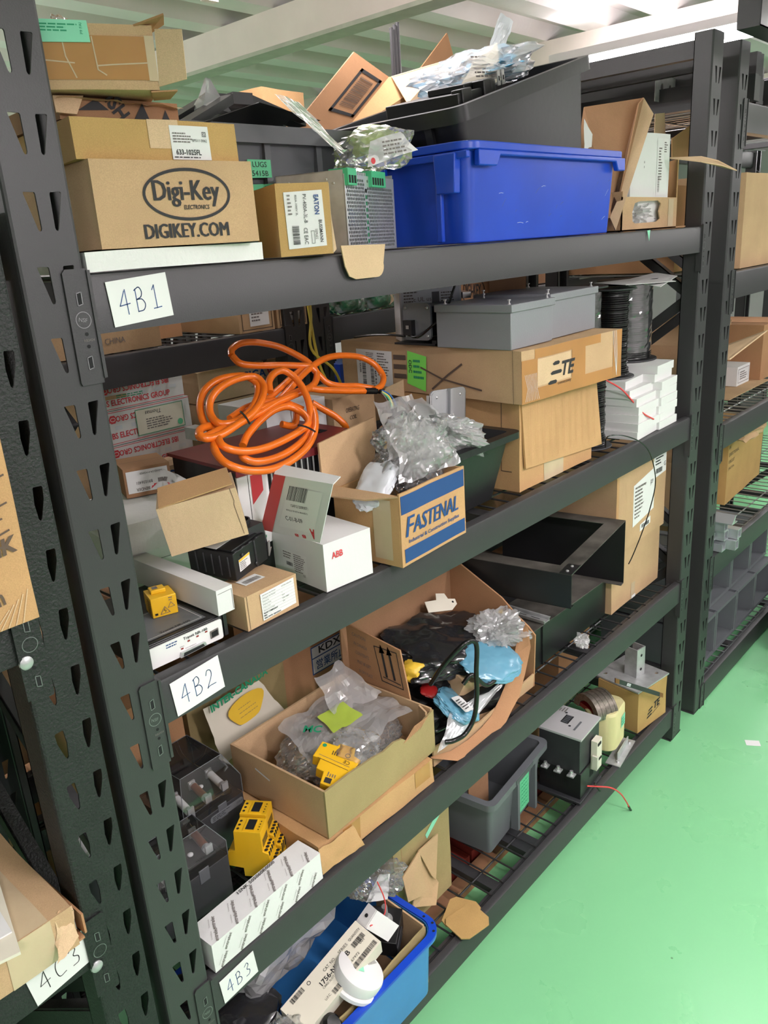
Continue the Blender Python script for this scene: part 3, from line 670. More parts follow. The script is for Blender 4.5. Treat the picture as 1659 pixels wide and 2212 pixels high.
b = MB(); sheet(b, [(-.115, -.06, -.006), (.015, -.085, -.004), (.055, -.06, .066), (-.01, -.05, .052)], 'cream_card', 8, 8, .003, 20, 2); b.push(Matrix.Translation((-.02, -.0755, .018)) @ Matrix.Rotation(radians(8), 4, 'Y') @ Matrix(((1,0,0,0),(0,.25,-1,0),(0,1,.25,0),(0,0,0,1)))); b.greek(-.05, -.012, .03, .03, 6, 'ink_soft', 3, .006); b.pop(); b.build('paper_slip', t)
b = MB(); crumple(b, (.06, -.01, .012), (.15, .14, .042), 'bag_blue', 12, 4, .6, 4); b.build('netting', t, flat=True)
# bag wedged between the totes
t = thing('plastic_bag', 'clear bag with a printed slip and lime green cloth wedged under the black tote', 'plastic bag', (.625, .11, 1.80), 0, rot=(0, -8, -8))
b = MB(); crumple(b, (0, 0, .012), (.15, .10, .075), 'film_clear', 9, 4, .25); b.build('bag', t, flat=True)
b = MB(); crumple(b, (.015, .012, .030), (.085, .05, .048), 'lime_item', 2, 3, .3); b.build('cloth', t)
b = MB(); sheet(b, [(-.055, -.046, -.012), (.068, -.040, .0), (.052, -.020, .034), (-.020, -.022, .026)], 'paper', 8, 6, .002, 30, 5); b.fr(0, -.052, 0); b.greek(-.02, .0, .045, .024, 4, 'ink_soft', 7, 0); b.disc(-.045, -.004, .005, 'ink_red', 10, 0); b.pop(); b.build('paper_slip', t)

# cardboard flaps standing up behind the totes
def P(u, v, y): return tuple(at(u, v, y=y))
t = thing('opened_carton', 'opened carton with a barcode panel and raised flaps behind the totes', 'box', (0, 0, 0))
b = MB(); q = [P(640, 276, .42), P(640, 276, .42)]
A, B_, Cc, Dd = P(626, 285, .42), P(765, 112, .42), P(840, 166, .42), P(732, 300, .42)
b.panel([A, Dd, Cc, B_], .004, 'card_brown')
def onp(s_, r_, off=.0016):
    s0 = Vector(A)+(Vector(Dd)-Vector(A))*s_; s1 = Vector(B_)+(Vector(Cc)-Vector(B_))*s_; p = s0+(s1-s0)*r_; return (p.x, p.y-off, p.z)
def pq(s0, s1, r0, r1, m, off=.0016): b.poly([onp(s0, r0, off), onp(s1, r0, off), onp(s1, r1, off), onp(s0, r1, off)], m)
pq(.36, .93, .32, .36, 'ink'); pq(.36, .93, .86, .90, 'ink'); pq(.36, .42, .32, .90, 'ink'); pq(.87, .93, .32, .90, 'ink')
R = random.Random(3); r = .42
while r < .82: w = R.uniform(.004, .016); pq(.47, .80, r, r+w, 'ink_brown'); r += w+R.uniform(.005, .014)
b.build('barcode_flap', t)
b = MB(); b.panel([P(840, 166, .42), P(732, 300, .42), P(860, 330, .36), P(985, 218, .36), P(965, 150, .36)], .004, 'card_warm'); b.build('side_panel', t)
b = MB(); b.panel([P(905, 152, .50), P(985, 140, .50), P(966, 71, .50)], .004, 'card_brown'); b.build('flap', t)
b = MB(); b.panel([P(845, 165, .415), P(963, 130, .355), P(984, 142, .35), P(990, 190, .35), P(880, 225, .36)], .003, 'card_pale'); b.build('flap', t)
b = MB(); b.box(.72, .44, 1.655, 1.05, .60, 1.87, 'card_brown'); b.build('body', t)
for i, (u0, u1, w0, w1) in enumerate(((843, 845, 62, 175), (850, 851, 56, 170), (856, 857, 51, 168))):
    b = MB(); p = Vector(P(u0+2, w0, .47)); b.tube([p, (p.x, .47, 1.86)], .0045, 'rack_steel', 8); b.tube([p, p+Vector((0, 0, .002))], .0050, 'rack_steel', 8)
    solo(b, 'steel_rod', 'dark steel rod standing upright behind the barcode carton', 'rod', group='upright rods behind the barcode carton')

# right end of the top shelf: leaning brown tray, white box, open box
t = thing('folded_carton', 'tall brown folded carton leaning against the blue tote', 'box', (0, 0, 0))
b = MB(); a0, a1 = P(1330, 498, .03), P(1412, 246, .03); c0, c1 = P(1318, 470, .055), P(1391, 211, .055)
b.panel([a0, a1, c1, c0], .003, 'card_pale'); b.build('side_panel', t)
b = MB(); b.panel([c0, c1, P(1262, 231, .14), (1.345, .14, 1.67)], .003, 'card_dark'); b.build('back_panel', t)
b = MB(); e0, e1 = P(1322, 466, .06), P(1368, 226, .06); b.panel([Vector(c0), Vector(c1), Vector(e1)+Vector((.0, -.015, 0)), Vector(e0)+Vector((-.01, -.015, 0))], .003, 'card_dark'); b.build('rim_fold', t)
t = thing('opened_carton', 'opened cardboard box at the right end with its flap sticking out past the upright', 'box', (0, 0, 0))
b = MB(); x0, x1, y0, y1, z0 = 1.415, 1.80, .035, .40, 1.6515
hol = [(1.47+.165*u, 1.668+.052*v) for u, v in ((.02, .1), (.1, 0), (.85, .02), (.98, .15), (.93, .5), (1.0, .85), (.88, 1), (.25, .98), (.08, .9), (.0, .5))]
b.fr(0, y0, 0); b.holed([(x0, z0), (1.735, z0), (1.735, z0+.075), (x0, z0+.078)], [hol], -.003, 0, 'card'); b.rect(1.68, z0+.004, 1.712, z0+.072, 'tape_clear', .0008); b.pop()
b.panel([(1.735, y0, z0), (x1, y0+.05, z0), (x1, y0+.05, z0+.17), (1.735, y0, z0+.17)], .003, 'card_warm')
b.box(x0, y0, z0, x1, y1, z0+.003, 'card_inside').box(x0, y1-.003, z0, x1, y1, z0+.165, 'card_inside').box(x0, y0, z0, x0+.003, y1, z0+.09, 'card_inside'); b.box(1.60, .14, z0, 1.735, .143, z0+.166, 'card'); b.build('body', t)
b = MB(); b.panel([P(1447, 340, .03), P(1515, 337, -.03), P(1552, 346, -.05), P(1592, 367, -.07), P(1560, 356, -.065), P(1515, 348, -.045)], .003, 'card_pale'); b.build('flap', t)
b = MB(); b.panel([P(1450, 300, .20), P(1512, 255, .22), P(1512, 340, .22), P(1450, 345, .20)], .003, 'card_warm'); b.build('flap', t)
b = MB(); b.panel([P(1414, 246, .24), P(1434, 244, .24), P(1436, 300, .24), P(1412, 300, .24)], .003, 'card_pale'); b.build('flap', t)
b = MB(); crumple(b, (1.553, .085, 1.693), (.150, .08, .058), 'film_bubble', 8, 4, .5, 5); crumple(b, (1.553, .095, 1.690), (.150, .07, .050), 'plastic_mid', 6, 3, .3, 4)
solo(b, 'bubble_wrap', 'bubble wrap bulging through the cutout of the open cardboard box', 'bubble wrap', flat=True)
def wl(b, L, D, H):
    b.fr(); b.rect(.66*L, .35*H, .95*L, .95*H, 'paper', .0008); b.greek(.70*L, .50*H, .80*L, .86*H, 12, 'ink_soft', 5, .0012); b.greek(.84*L, .80*H, .93*L, .92*H, 5, 'ink_soft', 8, .0012); b.barcode(.69*L, .38*H, .74*L, .55*H, 'ink_soft', 24, 4, .0012, True); b.disc(.875*L, .78*H, .006, 'paper', 12, .0013); b.greek(.33*L, .62*H, .35*L, .72*H, 2, 'ink', 3); b.pop()
carton('white_box', 'tall white box with a packing label standing in the open box at the right end', 'box', (1.506, .060, 1.6565), -5, (.188, .05, .222), 'white_card', wl, rot=None, seam=False, wob=.0006)
b = MB(); sheet(b, [P(1262, 255, .10), P(1280, 290, .10), P(1277, 318, .10), P(1262, 322, .10)], 'paper', 6, 6, .002, 40, 3)
solo(b, 'paper_sheet', 'white paper corner showing between the black tote and the leaning carton', 'paper')
b = MB(); b.panel([(1.476, -.002, 1.650), (1.492, -.002, 1.650), (1.486, -.004, 1.640), (1.484, -.004, 1.626)], .0008, 'paper_mint'); solo(b, 'tape_scrap', 'torn pale green tape scrap hanging off the top beam', 'tape')
# ================================================================ second shelf (4B2)
def quadframe(A, B, D):
    """frame with origin A, u towards B, v towards D; returns matrix, width, height"""
    A, B, D = Vector(A), Vector(B), Vector(D); u = (B-A); w = u.length; u.normalize(); v = (D-A); v -= u*v.dot(u); h = v.length; v.normalize(); n = u.cross(v)
    return Matrix(((u.x, v.x, n.x, A.x), (u.y, v.y, n.y, A.y), (u.z, v.z, n.z, A.z), (0, 0, 0, 1))), w, h
def screw(b, c, ax, r=.003, m='steel'):
    """small domed screw head whose axis is ax"""
    q = Vector((0, 0, 1)).rotation_difference(Vector(ax)).to_matrix().to_4x4(); b.push(Matrix.Translation(c) @ q); b.lathe([(r, 0), (r, r*.4), (r*.5, r*.8)], m, 10); b.pop(); return b
# network unit
t = thing('network_unit', 'low black rack unit with white front panel at the left end', 'electronics', (.004, .030, 1.121), -2)
L, D, H = .134, .20, .038
MB().box(0, .003, 0, L, D, H, 'plastic_black').box(-.0, 0, .001, L-.003, .004, H-.001, 'plastic_black').build('case', t, bev=.002)
b = MB(); b.fr(0, -.0005, 0); b.prism(rrect(.124, .031, .003, 3, .066, .0185), 0, .002, 'plastic_white'); o = .0026
b.text('Transit NR-100', .082, .0285, .0042, 'ink', w=.040, bold=.02, off=o); b.greek(.034, .024, .062, .0315, 2, 'ink_blue', 3, o)
for x, y, s in ((.070, .0225, 'ON'), (.085, .0235, 'TEST'), (.100, .0245, 'ALARM'), (.058, .0150, 'STATUS')): b.text(s, x, y+.003, .0014, 'ink', off=o); b.rect(x-.002, y-.0014, x+.002, y+.0010, 'led_red', o)
b.text('DATA INTERFACE', .072, .0130, .0016, 'ink', off=o); b.pop(); b.build('front_panel', t)
b = MB(); b.fr(0, -.0025, 0); b.prism([(.052, .0035), (.096, .0055), (.094, .0115), (.054, .0105)], 0, .0045, 'steel'); b.prism([(.056, .0045), (.092, .0062), (.090, .0102), (.058, .0095)], .0045, .005, 'plastic_black'); b.pop(); b.build('socket_connector', t)
b = MB(); b.fr(0, -.0025, 0); b.prism([(.106, .010), (.120, .011), (.120, .0225), (.106, .0215)], 0, .0015, 'ink_soft'); b.prism([(.1075, .0115), (.1185, .0125), (.1185, .021), (.1075, .020)], .0015, .0018, 'hole_dark'); b.pop(); b.build('port', t)
b = MB(); b.tp(H); b.rect(.010, .012, L-.022, .10, 'plastic_mid', .0006); b.frame(.014, .016, L-.026, .096, .0008, 'plastic_white', .0009); b.text('Transit NR-100', .066, .022, .005, 'ink', w=.05, bold=.02, off=.0010); b.pop(); b.build('top_label', t)
b = MB(); b.box(L, .002, .002, L+.006, .02, H, 'plastic_black'); b.build('mounting_ear', t)
def relay_yellow(b, L, D, H, m='plastic_yellow'):
    b.prism([(0, 0), (L, 0), (L, D), (0, D)], 0, H, m)
t = thing('safety_relay', 'yellow relay lying on the black rack unit, one warning triangle showing', 'relay', (.066, .098, 1.1600), -18)
b = MB(); L, D, H = .038, .062, .031; b.box(0, 0, 0, L, D*.62, H, 'plastic_yellow').box(.004, D*.62, 0, L-.004, D, H*.72, 'plastic_yellow').box(.006, .016, H, L-.010, D*.55, H+.006, 'plastic_yellow')
b.lf(D); 
for i in range(7): b.rect(D-.020, .004+i*.0034, D-.004, .0055+i*.0034, 'hole_dark', .0006)
b.pop(); b.fr(); b.stroke([(.012, .004), (.019, .015), (.026, .005), (.012, .004)], .0008, 'ink_soft', .0008); b.stroke([(.024, .012), (.029, .020), (.034, .013), (.024, .012)], .0007, 'ink_soft', .0008); b.stroke([(.019, .012), (.0175, .009), (.0205, .009), (.019, .006)], .0007, 'ink', .0009); b.greek(.026, .022, .035, .029, 2, 'ink_soft', 3); b.pop()
b.tp(H+.006); b.rect(.010, .02, .018, .03, 'ink_soft', .0005); b.pop(); b.build('body', t, bev=.001)
MB().box(.004, -.001, .004, .008, .001, .007, 'hole_dark').build('terminal', t)
def wbx(b, L, D, H):
    b.fr(); b.stroke([(.002, H*.84), (L-.002, H*.86), (L-.0015, .003)], .0007, 'ink_soft', .0008); b.pop()
carton('white_box', 'long narrow white box lying end on across the black rack unit', 'box', (.128, .022, 1.1605), 0, (.0295, .31, .040), 'white_card', wbx, rot=(1.2, 0, 1.0), seam=False, wob=.0006)
for i, (x, y, z, yaw, d) in enumerate(((.125, .245, 1.1215, -8, (.165, .21, .088)), (.120, .240, 1.2105, -11, (.160, .20, .050)))):
    b = MB(); b.wbox(*d, 'white_foam', 6); b.fr(); b.stroke([(.0, d[2]*.75), (d[0], d[2]*.78)], .001, 'plastic_mid', .0004) if i == 0 else None; b.pop()
    solo(b, 'foam_box', ('white foam block under the upper one, behind the long white box', 'upper white foam block with taped lid, behind the tilted brown carton')[i], 'foam', (x, y, z), yaw, wob=.002, seed=i)
def bend(b, L, D, H):
    b.fr(); b.rect(.004, .14*H, L-.005, .90*H, 'paper', .0008); o = .0012
    b.text('BENDER', .030, .24*H, .0055, 'ink_soft', w=.024, bold=.02, rot=180, off=o); b.text('B91036401', .034, .47*H, .0055, 'ink', w=.028, rot=180, off=o); b.text('isoEV425-D4-4+AGH420', .048, .78*H, .0035, 'ink', w=.040, rot=180, off=o)
    b.shape([(.044, .20*H), (.052, .30*H), (.046, .30*H)], 'ink_red', o); b.shape([(.048, .26*H), (.056, .36*H), (.050, .36*H)], 'ink_red', o); b.greek(.058, .30*H, L-.010, .62*H, 1, 'ink_soft', 3, o); b.pop()
carton('cardboard_box', 'small brown box with an upside down white label, standing on the foam', 'box', (.205, .365, 1.263), -19, (.082, .09, .052), 'card_dark', bend, wob=.0008, tape=None)
bpy.context.view_layer.update()
# tilted brown carton, open at its top edge
t = thing('cardboard_box', 'plain brown carton tipped on its side over the black fuse holder, its lid edge open', 'box', (.114, .100, 1.242), rot=(1.3, -8.9, -34.6))
L, D, H = .117, .085, .078; b = MB(); b.wbox(L, D, H-.001, 'card_pale', 6); b.build('body', t, wob=.001)
b = MB(); b.panel([(.004, -.0005, H+.000), (L-.002, -.0005, H+.0062), (L-.004, .05, H+.018), (.006, .055, H+.014)], .002, 'card_warm'); b.build('lid', t)
b = MB(); b.fr(0, -.0006, 0); b.stroke([(L-.008, H), (L-.0065, H-.02), (L-.0085, H-.026), (L-.006, .004)], .0008, 'ink_brown', .0002); b.pop(); b.build('seam', t)
# black fuse holder block
t = thing('fuse_holder', 'black moulded fuse holder with a yellow warning sticker, under the tipped carton', 'electrical part', (.195, .060, 1.1815), rot=(2, -5, 13))
L, D, H = .082, .092, .047; b = MB(); b.box(0, 0, 0, L, D, H, 'plastic_black').box(.004, .004, H, L-.012, D-.006, H+.004, 'plastic_black').box(L*.62, -.002, 0, L*.66, .002, H, 'plastic_dark')
for i in range(5): b.box(-.0015, .010+i*.016, .006, .001, .013+i*.016, H-.006, 'plastic_dark')
for i in range(4): b.box(.006+i*.018, .0, H-.003, .014+i*.018, .004, H+.001, 'plastic_dark')
screw(b, (.020, -.001, .037), (0, -1, 0), .0028, 'plastic_dark'); screw(b, (.050, -.001, .008), (0, -1, 0), .0028, 'plastic_dark'); b.build('body', t, bev=.0012)
b = MB(); b.fr(0, -.0006, 0); b.prism([(.010, .012), (.037, .014), (.037, .034), (.010, .032)], 0, .0006, 'paper'); b.prism([(.010, .0285), (.037, .0305), (.037, .034), (.010, .032)], .0006, .001, 'bag_yellow'); b.greek(.012, .014, .035, .028, 5, 'ink_soft', 5, .0011); b.pop(); b.build('warning_sticker', t)
b = MB(); b.loft([[(.056, .012, H*.3), (.088, .0, H*.3), (.092, .05, H*.3), (.060, .06, H*.3)], [(.056, .012, H+.016), (.086, .004, H+.016), (.090, .048, H+.016), (.060, .058, H+.016)]], 'plastic_dark'); b.lathe([(.013, 0), (.013, .010), (.0105, .010), (.0105, -.006), (.001, -.006)], 'plastic_dark', 20, (.073, .034, H+.012)); b.build('clamp', t)
b = MB(); b.panel([(.084, -.002, .030), (.089, -.001, .030), (.090, .002, .008), (.100, .006, .012), (.094, .006, .004), (.084, .0, .004)], .002, 'steel'); b.build('spring_clip', t)
MB().box(-.001, .03, H+.0042, .05, .06, H+.005, 'paper').build('label', t)
# small box with a customer label
t = thing('cardboard_box', 'small cardboard box with a large printed white label, right of the long white box', 'box', (.168, .010, 1.1215), 2)
L, D, H = .106, .075, .056; b = MB(); b.wbox(L, D, H, 'card', 6); b.tp(H); b.rect(.03, .03, .07, .055, 'paper', .0008); b.barcode(.034, .034, .066, .046, 'ink_soft', 22, 4, .0012); b.pop(); b.fr(); b.stroke([(.004, H), (.0045, 0)], .0008, 'ink_brown', .0008); b.pop(); b.build('body', t, wob=.001)
b = MB(); b.fr(0, -.0012, 0); b.prism([(.030, .006), (.100, .0085), (.099, .0525), (.029, .050)], 0, .0005, 'paper'); o = .0011
for i, s in enumerate(('(P)Customer Part Number', '(1P)Supplier Part Number', '(Q)Quantity', '(9D)Date Code', '(1T)Lot Code', '(4L)Country of Origin')): b.text(s, .032, .0465-i*.0050, .0024, 'ink', off=o, align='l', rot=1.5)
for i, s in enumerate(('HT/AA-1656-AG', '', '1', '1511', 'S16113403', 'CN')):
    if s: b.text(s, .072, .0478-i*.0050, .0022, 'ink', off=o, align='l', rot=1.5)
b.text('RoHS COMPLIANT', .032, .0175, .0027, 'ink', bold=.03, off=o, align='l'); b.text('MSL:', .032, .0135, .0026, 'ink', bold=.03, off=o, align='l'); b.text('SEAL DATE:  03/15/2016', .032, .0095, .0026, 'ink', bold=.03, off=o, align='l')
for k in range(7): b.rect(.03, .0438-k*.005, .099, .0440-k*.005, 'ink_soft', o)
b.pop(); b.build('label', t)

# ABB carton with its lid up
t = thing('white_box', 'white cardboard box with red lettering and a raised lid with a red stripe', 'box', (.336, .012, 1.1215), -5)
L, D, H = .103, .146, .084; b = MB(); b.wbox(L, D, H, 'white_card', 6)
b.fr(); b.text('ABB', .028, .060, .0115, 'ink_red', w=.024, bold=.02, off=.001); b.pop()
b.lf(D); b.rect(.030, .014, .098, .052, 'paper', .0008); b.greek(.062, .016, .094, .050, 9, 'ink_soft', 4, .0012); b.greek(.033, .036, .058, .050, 3, 'ink_soft', 6, .0012); b.barcode(.040, .024, .058, .031, 'ink', 22, 4, .0012); b.text('CE', .088, .014, .004, 'ink', off=.0012); b.pop(); b.build('body', t, wob=.0008)
W2 = Matrix.Translation(t.location) @ Euler(t.rotation_euler).to_matrix().to_4x4(); Wi = W2.inverted()
TL, TR = Wi @ at(592, 1024, x=.315), Wi @ at(719, 1046, x=.318); BL, BR = Vector((-.002, D+.022, H+.006)), Vector((-.002, .004, H))
BLp, BRp = Wi @ at(563, 1143, x=.332), Wi @ at(691, 1173, x=.3345)
b = MB(); b.panel([BLp, BRp, TR, TL], .0016, 'white_card'); Mq, w, h = quadframe(BLp, BRp, TL)
b.push(Mq); sk = lambda x, y: (x+y*(.10), y)
tl = Mq.inverted() @ TL; tr = Mq.inverted() @ TR
def L2(u, v): p0 = Vector((u*w, 0, 0)); p1 = Vector((tl.x+(tr.x-tl.x)*u, tl.y+(tr.y-tl.y)*u, 0)); p = p0.lerp(p1, v); return (p.x, p.y)
def LP(u0, v0, u1, v1, m, off): b.shape([L2(u0, v0), L2(u1, v0), L2(u1, v1), L2(u0, v1)], m, off)
LP(0, 0, .21, 1, 'red_card', .0006); LP(.30, .14, .88, .84, 'paper', .0006)
x = .32; R = random.Random(5)
while x < .63: wd = R.choice((.006, .012)); LP(x, .62, x+wd, .86, 'ink', .0010); x += wd+R.choice((.006, .010))
rt_ = math.degrees(math.atan2(L2(1, .5)[1]-L2(0, .5)[1], L2(1, .5)[0]-L2(0, .5)[0]))
for s, u, v, hh, ww in (('1SAP121200R0071', .56, .54, .0052, .040), ('PM554-TP-ETH 8DI/6DO', .54, .45, .0030, .050), ('C-01-B-09', .52, .31, .0080, .040)): b.text(s, *L2(u, v), hh, 'ink', w=ww, off=.0011, rot=rt_)
b.text('A', *L2(.87, .13), .019, 'ink_red', w=.011, bold=.05, off=.0011, rot=rt_+180); b.text('B', *L2(.74, .055), .006, 'ink_red', w=.009, bold=.04, off=.0011, rot=rt_+180); b.text('B', *L2(.62, .05), .005, 'ink_red', w=.009, bold=.04, off=.0011, rot=rt_+180)
b.pop(); b.build('lid', t)
b = MB(); p0, p1 = TL, TR; b.panel([p0, p1, p1+Vector((.026, .012, .004)), p0+Vector((.03, .03, .006))], .0014, 'white_card'); b.build('lid_flap', t)

# Fastenal carton
t = thing('cardboard_box', 'open cardboard box with two blue bands and blue lettering, hanging over the beam', 'box', (.481, -.030, 1.1230), 3.5)
L, D, H = .203, .150, .134; b = MB(); e = .0035
b.push(Matrix.Identity(4)); b.wbox(L, e, H, 'card_warm', 6); b.pop()
b.box(0, e, 0, e, D, H-.004, 'card_warm').box(L-e, e, 0, L, D, H-.002, 'card_warm').box(0, D-e, 0, L, D, H-.01, 'card_warm').box(e, e, 0, L-e, D-e, e, 'card_inside')
b.fr(0, -.0003, 0); b.rect(.0, .082, L, .123, 'ink_blue', .0004) if False else None
b.rect(.002, .096, L-.003, .129, 'ink_blue', .0006); b.rect(.008, .006, L-.004, .032, 'ink_blue', .0006)
[(b.text('F', .026+dx, .071, .036, 'ink_blue', w=.026, shear=.22, off=.0012), b.text('ASTENAL', .106+dx, .070, .029, 'ink_blue', w=.142, shear=.22, off=.0012)) for dx in (-.0012, 0, .0012)]
b.text('Industrial & Construction Supplies', .100, .0425, .0095, 'ink_blue', w=.158, bold=.02, off=.0012); b.pop()
b.lf(D); b.rect(.09, .01, .13, .12, 'tape_clear', .0008); b.pop(); b.build('body', t, wob=.0012, wk=14)
b = MB(); b.panel([(-.020, D+.004, H-.010), (.126, D+.002, H-.020), (.134, D+.004, H+.094), (-.018, D+.008, H+.078)], .004, 'card'); b.build('flap', t, wob=.002)
b = MB(); b.panel([(-.001, .002, H-.003), (-.001, D, H-.003), (-.030, D-.01, H-.012), (-.018, .06, H-.012)], .003, 'card'); b.build('flap', t)
t = thing('plastic_bag', 'clear plastic bag of dark fittings bulging out of the blue banded cardboard box', 'plastic bag', (.600, .048, 1.262), 0)
b = MB(); crumple(b, (.012, 0, .025), (.165, .12, .135), 'film_clear', 21, 5, .30, 2.0); sheet(b, [(-.06, -.01, .03), (.07, -.03, .02), (.09, .05, .12), (-.02, .05, .125)], 'film_milky', 14, 12, .012, 18, 9); sheet(b, [(-.075, -.045, .0), (.085, -.055, .0), (.070, .02, .105), (-.045, .0, .085)], 'film_milky', 16, 14, .013, 16, 3); b.build('bag', t, flat=True)
R = random.Random(6)
for k in range(7):
    b = MB(); c = Vector((R.uniform(-.045, .05), R.uniform(-.03, .03), R.uniform(-.03, .010))); b.push(Matrix.Translation(c) @ Euler((R.uniform(0, 3), R.uniform(0, 3), R.uniform(0, 3))).to_matrix().to_4x4()); b.lathe([(.011, -.012), (.011, .012), (.008, .016), (.006, -.012)], 'plastic_dark', 8); b.cb((0, 0, .0), (.03, .012, .012), 'plastic_dark'); b.pop(); b.build('fitting', t)
t = thing('plastic_bag', 'white padded bag with black dashes tucked at the left in the blue banded cardboard box', 'plastic bag', (.515, .050, 1.245), rot=(0, -38, 12))
b = MB(); crumple(b, (.0, 0, .012), (.115, .075, .030), 'bag_white', 4, 4, .14, 3); b.build('bag', t)
b = MB(); b.fr(0, -.040, 0); 
for k in range(3): b.stroke([(-.03+k*.022, .002), (-.026+k*.022, .022)], .0012, 'ink', .0)
b.pop(); b.build('printed_dash', t)['kind'] = 'stuff'
t = thing('plastic_bag', 'milky zip bag spilling to the right over the rim of the black tray', 'plastic bag', (.745, .085, 1.300), rot=(0, 20, -5))
b = MB(); crumple(b, (0, 0, 0), (.20, .13, .075), 'film_milky', 31, 5, .3, 2.2); sheet(b, [(-.10, -.06, .03), (.10, -.06, -.03), (.11, .06, -.02), (-.09, .05, .05)], 'film_milky', 16, 12, .012, 15, 7); b.build('bag', t, flat=True)
b = MB(); sheet(b, [(-.11, -.05, .015), (-.075, -.06, .03), (-.07, .0, .055), (-.11, .0, .04)], 'film_milky', 6, 6, .002, 40, 1); b.build('zip_strip', t)

# heat sink device under the orange cable
t = thing('power_module', 'maroon topped power module with black front and silver rods, under the orange cable', 'electronics', (.289, .157, 1.1215), -3)
L, D, H = .300, .195, .206; b = MB(); b.box(0, 0, 0, L, D, H-.008, 'plastic_black').build('body', t)
MB().box(-.004, -.008, H-.008, L+.004, D+.01, H-.002, 'maroon').box(-.004, -.008, H-.016, L+.004, -.005, H-.008, 'maroon').build('top_cover', t)
b = MB(); b.box(-.001, -.003, .06, .062, 0, H-.016, 'plastic_white').build('front_panel', t)
b = MB(); b.fr(0, -.003, 0); b.shape([(.026, .135), (.050, .155), (.050, .186), (.026, .186)], 'ink_red', .0005); b.rect(.0205, .06, .0215, .19, 'ink', .0006); b.text('approved', .030, .072, .006, 'ink_green', w=.032, bold=.02, off=.0006); b.pop(); b.build('sticker', t)
for i in range(17):
    x = .070+i*.0135; b = MB(); b.tube([(x, -.004, H-.095), (x, -.004, H-.016)], .0016, 'steel', 6); b.build('rod', t)
b = MB(); b.box(.066, -.006, H-.108, L, .0, H-.094, 'plastic_dark'); b.build('rod_holder', t)
b = MB(); b.tube([(.088, -.010, H-.13), (.088, -.010, H-.058)], .006, 'film_cover', 12); b.tube([(.088, -.010, H-.132), (.088, -.010, H-.128)], .0065, 'steel', 12); b.build('glass_fuse', t)
b = MB(); b.box(-.030, .02, .0, -.001, D-.02, H-.045, 'plastic_mid'); b.box(-.034, .03, .05, -.030, .12, H-.035, 'plastic_cream'); b.build('side_module', t)
b = MB(); sheet(b, [(-.040, .01, .10), (-.040, D, .10), (-.030, D-.005, H-.02), (-.028, .02, H-.04)], 'film_milky', 10, 6, .004, 30, 7); b.build('plastic_wrap', t)

# the coiled orange cable
def cp(x, y): return (400+x/2.592, 600+y/2.592)
def cy(v): return .135+(1018-v)/(1018-740)*.17
def cab(pts, lift=0):
    out = []
    for p in pts:
        u, v = cp(p[0], p[1]); out.append(at(u, v, y=cy(v)+(p[2] if len(p) > 2 else 0)+lift))
    return spline(out, 8)
t = thing('orange_cable', 'thick glossy orange cable coiled in loops on the maroon topped module', 'cable')
paths = [
 [(1004, 634), (930, 634), (850, 632), (760, 628), (690, 622, .006), (600, 650, .006), (500, 705), (400, 765), (300, 815), (200, 850), (120, 888), (80, 890), (85, 850, .01), (140, 830, .02), (170, 850, .02)],
 [(150, 870, .03), (100, 800, .03), (84, 710, .03), (110, 630, .02), (180, 575, .01), (270, 553), (350, 555, -.004), (405, 600, -.008), (400, 680, -.010), (350, 760, -.012), (270, 810, -.01), (190, 815), (145, 770, .01), (138, 700, .01), (175, 635), (245, 585, -.004), (330, 556, -.008), (400, 558, -.014), (440, 610, -.018), (425, 690, -.02), (370, 765, -.02), (280, 830, -.02), (200, 880, -.015), (120, 900, -.01), (82, 880, -.005)],
 [(260, 435, .06), (262, 400, .06), (310, 368, .06), (400, 362, .06), (520, 385, .05), (620, 430, .04), (690, 475, .03), (735, 530, .02), (725, 590, .01), (670, 630), (580, 670), (480, 710), (400, 740), (330, 770)],
 [(265, 440, .06), (310, 480, .055), (400, 492, .05), (520, 490, .04), (620, 492, .03), (700, 500, .02), (750, 545, .02), (800, 590, .02), (870, 606, .02), (960, 606, .02), (1050, 620, .015)],
 [(470, 740, .02), (560, 650, .02), (650, 550, .02), (720, 490, .02), (790, 450, .02), (880, 435, .02), (980, 445, .02), (1060, 485, .015), (1108, 550, .01), (1100, 600), (1060, 628)],
 [(450, 690, .03), (530, 620, .03), (620, 540, .03), (690, 490, .03)],
 [(475, 640, -.01), (470, 580, -.012), (500, 535, -.014), (550, 520, -.016), (610, 555, -.02), (660, 620, -.022), (692, 700, -.022), (705, 790, -.022), (690, 870, -.022), (640, 930, -.022), (560, 985, -.02), (470, 1020, -.02), (390, 1030, -.018), (330, 1010, -.016), (316, 985, -.012)],
 [(180, 880, -.01), (200, 930, -.02), (250, 960, -.025), (340, 972, -.028), (440, 955, -.03), (540, 915, -.03), (630, 865, -.03), (690, 815, -.026), (660, 760, -.01), (580, 722, .0), (500, 740), (420, 800), (350, 880), (322, 940)],
 [(165, 900, .0), (165, 960, -.012), (210, 1025, -.022), (290, 1065, -.03), (390, 1082, -.034), (500, 1068, -.036), (600, 1020, -.036), (680, 950, -.036), (722, 870, -.034), (728, 790, -.03), (715, 730, -.02)],
 [(250, 790, .02), (330, 735, .02), (430, 700, .02), (520, 690, .02), (600, 715, .01), (660, 740)],
 [(710, 700, .03), (770, 735, .03), (840, 775, .03), (890, 820, .03), (905, 850, .04)],
 [(540, 820, .03), (600, 830, .03), (620, 800, .03), (625, 740, .03)]]
for i, p in enumerate(paths):
    b = MB(); b.tube(cab(p), .0066, 'orange_rubber', 12); b.build('cable_loop', t)
